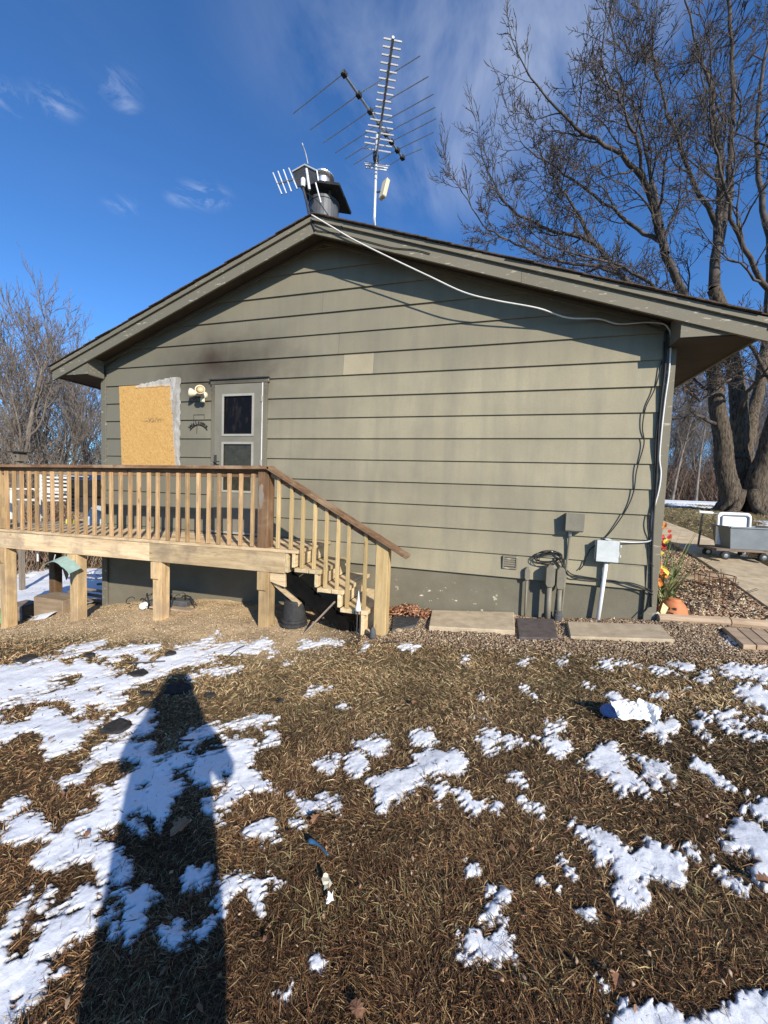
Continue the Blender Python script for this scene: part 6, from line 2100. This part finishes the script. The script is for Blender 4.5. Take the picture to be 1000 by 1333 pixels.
def path_tree(w, rng, pts, r0, r1, kids, klen, depth, **kw):
    """a main limb along given points, with branches sprouting from it"""
    P = np.array(smooth_path(pts, 4))
    P[1:-1] += rng.normal(0, 0.028, P[1:-1].shape)
    n = len(P)
    rad = r0 + (r1 - r0) * np.linspace(0, 1, n) ** 0.8
    w.add(P, rad, 12)
    seg = np.linalg.norm(np.diff(P, axis=0), axis=1)
    for i in range(kids):
        t = (kw.get('start', 0.3)) + (1 - kw.get('start', 0.3)) * (i + rng.uniform(0, 1)) / kids
        a = min(int(t * (n - 1)), n - 2)
        q = P[a]; dd = P[a + 1] - P[a]; dd /= np.linalg.norm(dd)
        sd = np.cross(dd, rng.normal(0, 1, 3)); sd /= np.linalg.norm(sd)
        ang = rng.uniform(0.55, 1.05)
        grow(w, rng, q, dd * math.cos(ang) + sd * math.sin(ang), klen * rng.uniform(0.6, 1.2) * (1.1 - 0.45 * t), rad[a] * rng.uniform(0.34, 0.58), depth,
             kids=kw.get('kk', (7, 6, 5, 4)), up=kw.get('up', 0.05), wander=0.19, rmin=kw.get('rmin', 0.006))
    d = P[-1] - P[-2]
    grow(w, rng, P[-1], d, klen, r1, depth, kids=kw.get('kk', (7, 6, 5, 4)), up=0.1, wander=0.13, rmin=kw.get('rmin', 0.006))


def build_oak():
    rng = np.random.default_rng(21)
    D = 12.0
    J = lambda x, y, dz=0.0: pD(x, y, D + dz)
    base = pD(968, 668, D); bz = float(gz(base[0], base[1]))
    T = thing('oak_tree', 'large bare oak with several thick stems rising behind the house', 'tree', (base[0], base[1], bz))
    tr = Wood(); cr = Wood()
    b = np.array([base[0], base[1], bz - 0.3])

    def stem(pts, r0, r1):
        P = np.array(smooth_path(pts, 16)); n = len(P)
        t = np.linspace(0, 1, n)
        P[:, 0] += 0.03 * np.sin(t * 23 + r0 * 90); P[:, 1] += 0.03 * np.cos(t * 19)
        tr.add(P, (r0 + (r1 - r0) * t ** 0.7) * (1 + 0.22 * np.exp(-t * 14)), 30)
    # root flare and stems
    stem([b + (-0.5, 0.0, 0), J(950, 640), J(941, 585), J(934, 520), J(925, 470), J(906, 420, -.3)], 0.33, 0.15)
    stem([b + (0.05, 0.2, 0), J(968, 640, .3), J(966, 580, .4), J(960, 510, .5), J(948, 440, .5), J(930, 375, .4)], 0.34, 0.17)
    stem([b + (0.3, -0.1, 0), J(985, 640, -.2), J(998, 590, -.4), J(1016, 530, -.6), J(1032, 450, -.8), J(1040, 370, -1)], 0.34, 0.17)
    stem([J(966, 600, .3), J(985, 520, .8), J(1000, 430, 1.2), J(1003, 330, 1.5)], 0.20, 0.12)
    for k in range(7):
        a = 2 * math.pi * k / 7 + 0.3
        tr.add(smooth_path([b + (0.28 * math.cos(a), 0.28 * math.sin(a), 0.95), b + (0.55 * math.cos(a), 0.55 * math.sin(a), 0.42), b + (0.95 * math.cos(a), 0.95 * math.sin(a), 0.20), b + (1.4 * math.cos(a), 1.4 * math.sin(a), -0.05)], 5), np.linspace(0.17, 0.05, 16), 14)
    L = [
        # limb over the roof, reaching furthest sideways
        ([J(906, 420, -.3), J(888, 380, -.5), J(862, 316, -.9), J(842, 245, -1.2), J(810, 202, -1.5), J(762, 174, -1.7), J(722, 138, -1.9)], 0.22, 0.05, 14, 1.7),
        ([J(906, 420, -.2), J(860, 398, .1), J(806, 356, .5), J(768, 312, .8), J(722, 300, 1.0), J(662, 270, 1.1), J(640, 232, 1.2)], 0.20, 0.04, 14, 1.6),
        ([J(868, 330, -.9), J(850, 250, -.2), J(838, 180, 0), J(815, 120, .2), J(802, 85, .3)], 0.12, 0.04, 11, 1.5),
        ([J(930, 375, .4), J(936, 300, .4), J(937, 240, .3), J(934, 170, .2), J(926, 110, .1), J(905, 55, 0)], 0.25, 0.06, 13, 2.6),
        ([J(936, 320, .4), J(950, 240, .9), J(954, 160, 1.2), J(952, 80, 1.4), J(948, -10, 1.6), J(946, -90, 1.8)], 0.20, 0.06, 13, 2.6),
        ([J(1003, 330, 1.5), J(990, 250, 1.6), J(984, 170, 1.8), J(996, 80, 2.0), J(1010, 0, 2.2)], 0.17, 0.06, 12, 2.6),
        ([J(1040, 370, -1), J(1050, 280, -1.2), J(1062, 180, -1.4), J(1080, 60, -1.6)], 0.25, 0.08, 12, 2.8),
        ([J(1035, 440, -.8), J(1000, 380, -1.6), J(970, 320, -2.2), J(945, 250, -2.6), J(930, 190, -2.9)], 0.14, 0.04, 12, 2.2),
        ([J(948, 440, .5), J(905, 400, 1.0), J(862, 380, 1.4), J(820, 388, 1.8), J(770, 370, 2.0)], 0.13, 0.04, 11, 2.0),
        ([J(925, 470, 0), J(900, 450, -.6), J(880, 425, -1.0), J(846, 372, -1.3), J(800, 342, -1.5), J(745, 330, -1.7)], 0.13, 0.04, 11, 2.0),
        ([J(862, 316, -.9), J(820, 290, -.4), J(775, 255, 0), J(735, 225, .3), J(700, 205, .5)], 0.10, 0.03, 13, 1.7),
        ([J(842, 245, -1.2), J(830, 190, -1.6), J(812, 140, -1.8), J(790, 105, -2)], 0.09, 0.03, 12, 1.6),
        ([J(806, 356, .5), J(760, 345, .2), J(710, 335, 0), J(660, 312, -.2), J(628, 292, -.3)], 0.09, 0.03, 13, 1.5),
        ([J(768, 312, .8), J(745, 265, 1), J(720, 230, 1.2), J(705, 200, 1.4)], 0.08, 0.03, 11, 1.5),
        ([J(936, 300, .4), J(905, 240, .2), J(880, 180, 0), J(862, 120, -.2), J(850, 70, -.3)], 0.13, 0.04, 13, 2.0),
        # low limbs
        ([J(938, 555, 0), J(915, 545, -.4), J(890, 540, -.8), J(868, 545, -1.1), J(840, 552, -1.3)], 0.10, 0.03, 9, 1.3),
        ([J(932, 515, 0), J(910, 500, .4), J(893, 485, .7), J(876, 482, .9), J(850, 470, 1.1)], 0.09, 0.03, 9, 1.3),
        ([J(962, 540, .4), J(975, 510, -.5), J(990, 495, -1.2), J(1010, 488, -1.8), J(1040, 490, -2.3)], 0.11, 0.03, 9, 1.5),
        ([J(955, 490, .5), J(930, 510, -.3), J(910, 520, -.9), J(892, 505, -1.4), J(875, 512, -1.8)], 0.08, 0.03, 9, 1.2),
        ([J(1016, 530, -.6), J(990, 470, -1.2), J(965, 440, -1.7), J(940, 430, -2.0), J(915, 440, -2.3)], 0.10, 0.03, 9, 1.4),
        ([J(1040, 420, -1), J(1070, 350, -1), J(1110, 280, -1), J(1160, 230, -1)], 0.15, 0.05, 9, 2.2),
    ]
    for pts, r0, r1, kids, kl in L:
        path_tree(cr, rng, pts, r0 * 0.62, max(r1 * 0.55, 0.02), int(kids * 0.82), kl * (1.05 if kl < 2.1 else 0.9), 3, rmin=0.0085, kk=(5, 4, 3))
    tr.mesh('trunk', 'oak_bark', T, rough=0.03)
    cr.mesh('crown', 'twig_bark', T)
    # clump of leaves that never fell
    V = []; F = []
    m = MB()
    for i in range(60):
        c = pD(random.gauss(899, 9), random.gauss(508, 4), D - 1.0 + random.gauss(0, .3))
        a, s = random.uniform(0, 6.28), random.uniform(.04, .07)
        u = np.array([math.cos(a), math.sin(a), random.uniform(-.8, .8)]) * s; v = np.array([-math.sin(a), math.cos(a) * .3, random.uniform(-.9, .9)]) * s * .6
        m.add([c - u, c - v, c + u, c + v], [(0, 1, 2, 3)])
    lv = m.build('leaves', 'dead_leaf', T); lv['kind'] = 'stuff'


def proto_tree(seed, H, r, kids, lean=0.05, rmin=0.010, fork=0.3, up=0.12, spread=0.62):
    rng = np.random.default_rng(seed)
    tr = Wood(); cr = Wood()
    pts = [np.array([0, 0, -0.4])]; d = np.array([rng.normal(0, lean), rng.normal(0, lean), 1.0])
    n = 9
    for i in range(n):
        d = d + rng.normal(0, 0.05, 3); d /= np.linalg.norm(d); d[2] = abs(d[2])
        pts.append(pts[-1] + d * H * 0.72 / n)
    P = np.array(pts); rad = r * (1 - 0.78 * np.linspace(0, 1, n + 1))
    rad[0] = r * 1.35
    tr.add(P, rad, 8)
    for i in range(kids):
        t = fork + (1 - fork) * (i + rng.uniform(0, 1)) / kids
        a = min(int(t * n), n - 1)
        dd = P[a + 1] - P[a]; dd /= np.linalg.norm(dd)
        az = i * 2.4 + rng.uniform(-.5, .5)
        sd = np.array([math.cos(az), math.sin(az), 0])
        ang = rng.uniform(0.5, 0.95) * (1.15 - 0.4 * t)
        grow(cr, rng, P[a] + (P[a + 1] - P[a]) * rng.uniform(0, 1), dd * math.cos(ang) + sd * math.sin(ang), H * rng.uniform(0.24, 0.36) * (1.15 - 0.55 * t), rad[a] * rng.uniform(.35, .5), 3,
             spread=spread, kids=(6, 5, 3), up=up, rmin=rmin)
    grow(cr, rng, P[-1], d, H * 0.25, rad[-1], 3, spread=spread, kids=(6, 5, 3), up=up, rmin=rmin)
    return tr, cr


def build_far_trees():
    protos = []
    for i, (seed, H, r, kids, kw) in enumerate(((31, 13, 0.22, 13, dict(fork=0.22)), (32, 11, 0.17, 12, dict(fork=0.3, spread=0.7)), (33, 9, 0.12, 10, dict(fork=0.25, lean=0.16)), (34, 14, 0.11, 12, dict(fork=0.28, lean=0.12)))):
        tr, cr = proto_tree(seed, H, r, kids, **kw)
        T = thing('bare_tree', 'x', 'tree', (0, 0, 0))
        tr.mesh('trunk', 'far_bark' if i != 3 else 'pale_bark', T)
        cr.mesh('crown', 'far_bark', T)
        protos.append(T)
    used = [False] * 4

    kinds = {'deck': ['broad grey-brown bare tree in the tangled wood beyond the deck', 'bushy wide-spreading bare tree in the tangled wood beyond the deck', 'low leaning bare tree in the tangled wood beyond the deck'],
             'wood': ['broad bare tree in the wood across the snowy strip', 'bushy wide-spreading bare tree in the wood across the snowy strip', 'low leaning bare tree in the wood across the snowy strip', 'slender pale-trunked bare tree in the wood across the snowy strip']}

    def put(i, az, dist, s, rz, label, group, name='bare_tree'):
        s *= 0.86 if az < 0 else 1.0
        T = protos[i] if not used[i] else copy_tree(protos[i])
        used[i] = True
        X = CAM[0] + math.sin(math.radians(az)) * dist; Y = CAM[1] + math.cos(math.radians(az)) * dist
        T.location = (X, Y, float(gz(X, Y))); T.rotation_euler = (0, 0, rz); T.scale = (s, s, s)
        T['label'] = label; T['group'] = group; T.name = name
    # trees down the slope, beyond the deck
    left = [(0, -59.5, 20, 0.95), (1, -55.5, 23, 1.10), (0, -57.5, 30, 1.12), (1, -61, 26, 1.0), (2, -54, 19, 0.85), (2, -58.5, 17, 0.75), (0, -63.5, 24, 1.0), (2, -51.5, 26, 0.8), (1, -53.0, 33, 1.0),
            (1, -57.0, 26, 1.0), (0, -53.6, 28, 1.0), (2, -60.5, 22, 1.0), (1, -58.8, 34, 1.2), (0, -55.0, 42, 1.2), (2, -52.5, 22, 0.8), (0, -67, 28, 1.1), (1, -70, 24, 1.0), (2, -56.5, 37, 1.2), (0, -50.0, 36, 0.9), (1, -60.2, 40, 1.2), (2, -62.0, 18, 0.7)]
    for i, az, dist, s in left:
        put(i, az, dist, s, random.uniform(0, 6.28), kinds['deck'][i], 'bare trees beyond the deck')
    right = []
    rng = np.random.default_rng(5)
    for k in range(34):
        az = 16.5 + 0.75 * k + rng.uniform(-.3, .3)
        right.append((int(rng.choice([0, 1, 3, 3, 2])), az, rng.uniform(34, 56), rng.uniform(0.65, 1.05)))
    for k in range(4):
        right.append((3, 18.5 + 2.3 * k + rng.uniform(-.4, .4), rng.uniform(29, 35), rng.uniform(0.6, 0.9)))
    for i, az, dist, s in right:
        put(i, az, dist, s, random.uniform(0, 6.28), kinds['wood'][i], 'bare trees of the far wood')
    # dense brush at the foot of the two woods
    def brush(name, label, azr, dr, n, hr, r, cols, cat='brush'):
        rng = np.random.default_rng(len(name))
        az = np.radians(rng.uniform(azr[0], azr[1], n)); dist = rng.uniform(dr[0], dr[1], n)
        X = CAM[0] + np.sin(az) * dist; Y = CAM[1] + np.cos(az) * dist; Z = gz(X, Y)
        h = rng.uniform(hr[0], hr[1], n) * rng.uniform(0.5, 1.0, n)
        dx, dy = rng.normal(0, .55, n) * h, rng.normal(0, .55, n) * h
        base = np.stack([X, Y, Z - 0.05], -1)
        mid = base + np.stack([dx * .35 + rng.normal(0, .05, n), dy * .35, h * .55], -1)
        tip = base + np.stack([dx, dy, h], -1)
        w = np.stack([np.cos(az), -np.sin(az), 0 * az], -1) * (r * rng.uniform(.5, 1.3, n))[:, None]
        w2 = np.stack([np.sin(az), np.cos(az), 0 * az], -1) * (r * 0.8)
        V = np.stack([base - w, base + w, base + w2, mid - w * .7, mid + w * .7, mid + w2 * .7, tip], 1)
        k = (np.arange(n) * 7)[:, None]
        Q = np.concatenate([k + np.array([[0, 1, 4, 3]]), k + np.array([[1, 2, 5, 4]]), k + np.array([[2, 0, 3, 5]])])
        T = np.concatenate([k + np.array([[3, 4, 6]]), k + np.array([[4, 5, 6]]), k + np.array([[5, 3, 6]])])
        pal = np.array(cols)
        C = pal[rng.integers(0, len(pal), n)] * rng.uniform(.7, 1.3, (n, 1))
        o = fast_mesh(name, V.reshape(-1, 3), quads=Q, tris=T, colors=np.repeat(C, 7, 0), mat='leafy')
        tag(o, label, cat, kind='stuff')
        return o
    brush('wood_brush', 'brown leafless brush at the edge of the far wood', (15, 42), (33, 62), 16000, (1.2, 5.5), 0.022, [[.10, .07, .052], [.15, .115, .09], [.065, .045, .034], [.13, .08, .055]])
    brush('slope_brush', 'tangled leafless brush on the slope beyond the deck', (-75, -48), (16, 44), 15000, (0.8, 4.2), 0.016, [[.26, .19, .13], [.33, .26, .19], [.19, .125, .08], [.30, .17, .10]])
    # russet leaves still hanging in the brush
    rng = np.random.default_rng(77)
    n = 7000
    az = np.radians(rng.uniform(-72, -50, n)); dist = rng.uniform(19, 36, n)
    X = CAM[0] + np.sin(az) * dist; Y = CAM[1] + np.cos(az) * dist; Z = gz(X, Y) + 0.2 + 4.2 * rng.random(n) ** 1.6
    c = np.stack([X, Y, Z], -1)
    u = rng.normal(0, .03, (n, 3)); v = rng.normal(0, .03, (n, 3))
    V = np.stack([c - u, c - v, c + u, c + v], 1).reshape(-1, 3)
    Q = (np.arange(n) * 4)[:, None] + np.arange(4)[None]
    C = np.array([[.36, .20, .12], [.28, .15, .09], [.42, .28, .18]])[rng.integers(0, 3, n)] * rng.uniform(.7, 1.2, (n, 1))
    tag(fast_mesh('hanging_leaves', V, quads=Q, colors=np.repeat(C, 4, 0), mat='leafy'), 'russet dead leaves clinging in the brush beyond the deck', 'leaves', kind='stuff')


build_oak()
build_far_trees()


# ------------------------------------------------------------------ the photographer, whose shadow falls on the lawn
def build_person():
    fw = np.array([-math.sin(YAW), math.cos(YAW), 0]); rt = np.array([math.cos(YAW), math.sin(YAW), 0])
    base = np.array([CAM[0] + 0.12, CAM[1] - 0.24, 0]); base[2] = float(gz(base[0], base[1]))
    P = lambda r, f, h: Vector(base + rt * r + fw * f + np.array([0, 0, h]))
    T = thing('person', 'person in a dark winter coat and knit cap holding up a phone', 'person', tuple(base))
    cl = Vector(CAM) - Vector(base)
    camr, camf, camh = float(np.dot(cl, rt)), float(np.dot(cl, fw)), cl.z
    J = {}
    bm = bmesh.new()
    lay = bm.verts.layers.skin.verify()

    def v(nm, p, rx, ry=None):
        q = bm.verts.new(p - Vector(base)); q[lay].radius = (rx, ry or rx); J[nm] = q
        return q
    v('pel', P(0, 0, 0.98), .155, .13); v('waist', P(0, 0.0, 1.12), .16, .13); v('chest', P(0, .01, 1.34), .175, .135); v('neck', P(0, .02, 1.53), .09); v('jaw', P(0, .04, 1.60), .07, .08); v('head', P(0, .035, 1.70), .085, .10); v('crown', P(0, .02, 1.78), .07, .08)
    bm.edges.new((J['pel'], J['waist'])); bm.edges.new((J['waist'], J['chest'])); bm.edges.new((J['chest'], J['neck'])); bm.edges.new((J['neck'], J['jaw'])); bm.edges.new((J['jaw'], J['head'])); bm.edges.new((J['head'], J['crown']))
    for s, n in ((-1, 'l'), (1, 'r')):
        v('sh' + n, P(s * .19, 0, 1.45), .075); v('el' + n, P(s * .30, .06, 1.20), .058); v('wr' + n, P(camr + s * .075, camf - .13, camh - .10), .040); v('hd' + n, P(camr + s * .052, camf - .055, camh - .07), .032)
        bm.edges.new((J['chest'], J['sh' + n])); bm.edges.new((J['sh' + n], J['el' + n])); bm.edges.new((J['el' + n], J['wr' + n])); bm.edges.new((J['wr' + n], J['hd' + n]))
        v('hip' + n, P(s * .095, 0, .90), .105); v('kn' + n, P(s * .11, .02, .50), .075); v('an' + n, P(s * .12, -.02, .09), .055); v('toe' + n, P(s * .13, .16, .045), .042)
        bm.edges.new((J['pel'], J['hip' + n])); bm.edges.new((J['hip' + n], J['kn' + n])); bm.edges.new((J['kn' + n], J['an' + n])); bm.edges.new((J['an' + n], J['toe' + n]))
    J['pel'][lay].use_root = True
    me = bpy.data.meshes.new('body'); bm.to_mesh(me); bm.free()
    me.materials.append(MATS['coat'])
    o = bpy.data.objects.new('body', me); col.objects.link(o); o.parent = T
    sk = o.modifiers.new('skin', 'SKIN'); sk.use_smooth_shade = True
    sb = o.modifiers.new('sub', 'SUBSURF'); sb.levels = 2; sb.render_levels = 2
    MB().lathe([(.112, 0), (.118, .03), (.118, .06), (.112, .10), (.085, .15), (.04, .175), (0, .18)], P(0, .03, 1.685), 20).build('knit_cap', 'coat', T, smooth=True)
    MB().lathe([(.20, 1.42), (.20, 1.50), (.175, 1.59), (.145, 1.68), (.12, 1.73)], P(0, -.01, 0), 20).build('hood', 'coat', T, smooth=True)
    MB().lathe([(.18, .60), (.205, .75), (.205, 1.0), (.205, 1.2), (.19, 1.38), (.13, 1.48), (.08, 1.5)], P(0, 0, 0), 22).build('coat_skirt', 'coat', T, smooth=True)
    # fingers and thumb of each hand round the phone's edges
    for s in (-1, 1):
        for k in range(4):
            h = camh - .035 - .02 * k
            MB().tube(smooth_path([P(camr + s * .056, camf - .055, h), P(camr + s * .052, camf - .022 - .002 * k, h), P(camr + s * (.030 - .003 * k), camf - .021, h - .004)], 3), 0.0085, 7).build('finger', 'skin', T, smooth=True)
        MB().tube(smooth_path([P(camr + s * .056, camf - .06, camh - .09), P(camr + s * .046, camf - .05, camh - .06), P(camr + s * .022, camf - .046, camh - .05)], 3), 0.010, 7).build('thumb', 'skin', T, smooth=True)
    ph = thing('phone', 'black phone held upright in both hands of the person', 'phone', tuple(P(camr, camf - .034, camh - .06)))
    c = np.array(P(camr, camf - .034, camh - .06))
    MB().obox(c, rt * .038, fw * .004, (0, 0, .08)).build('phone_body', 'black_rubber', ph, bevel=0.002)
    MB().obox(c - fw * .0046, rt * .034, fw * .0003, (0, 0, .074)).build('screen', 'dark_glass', ph)


build_person()
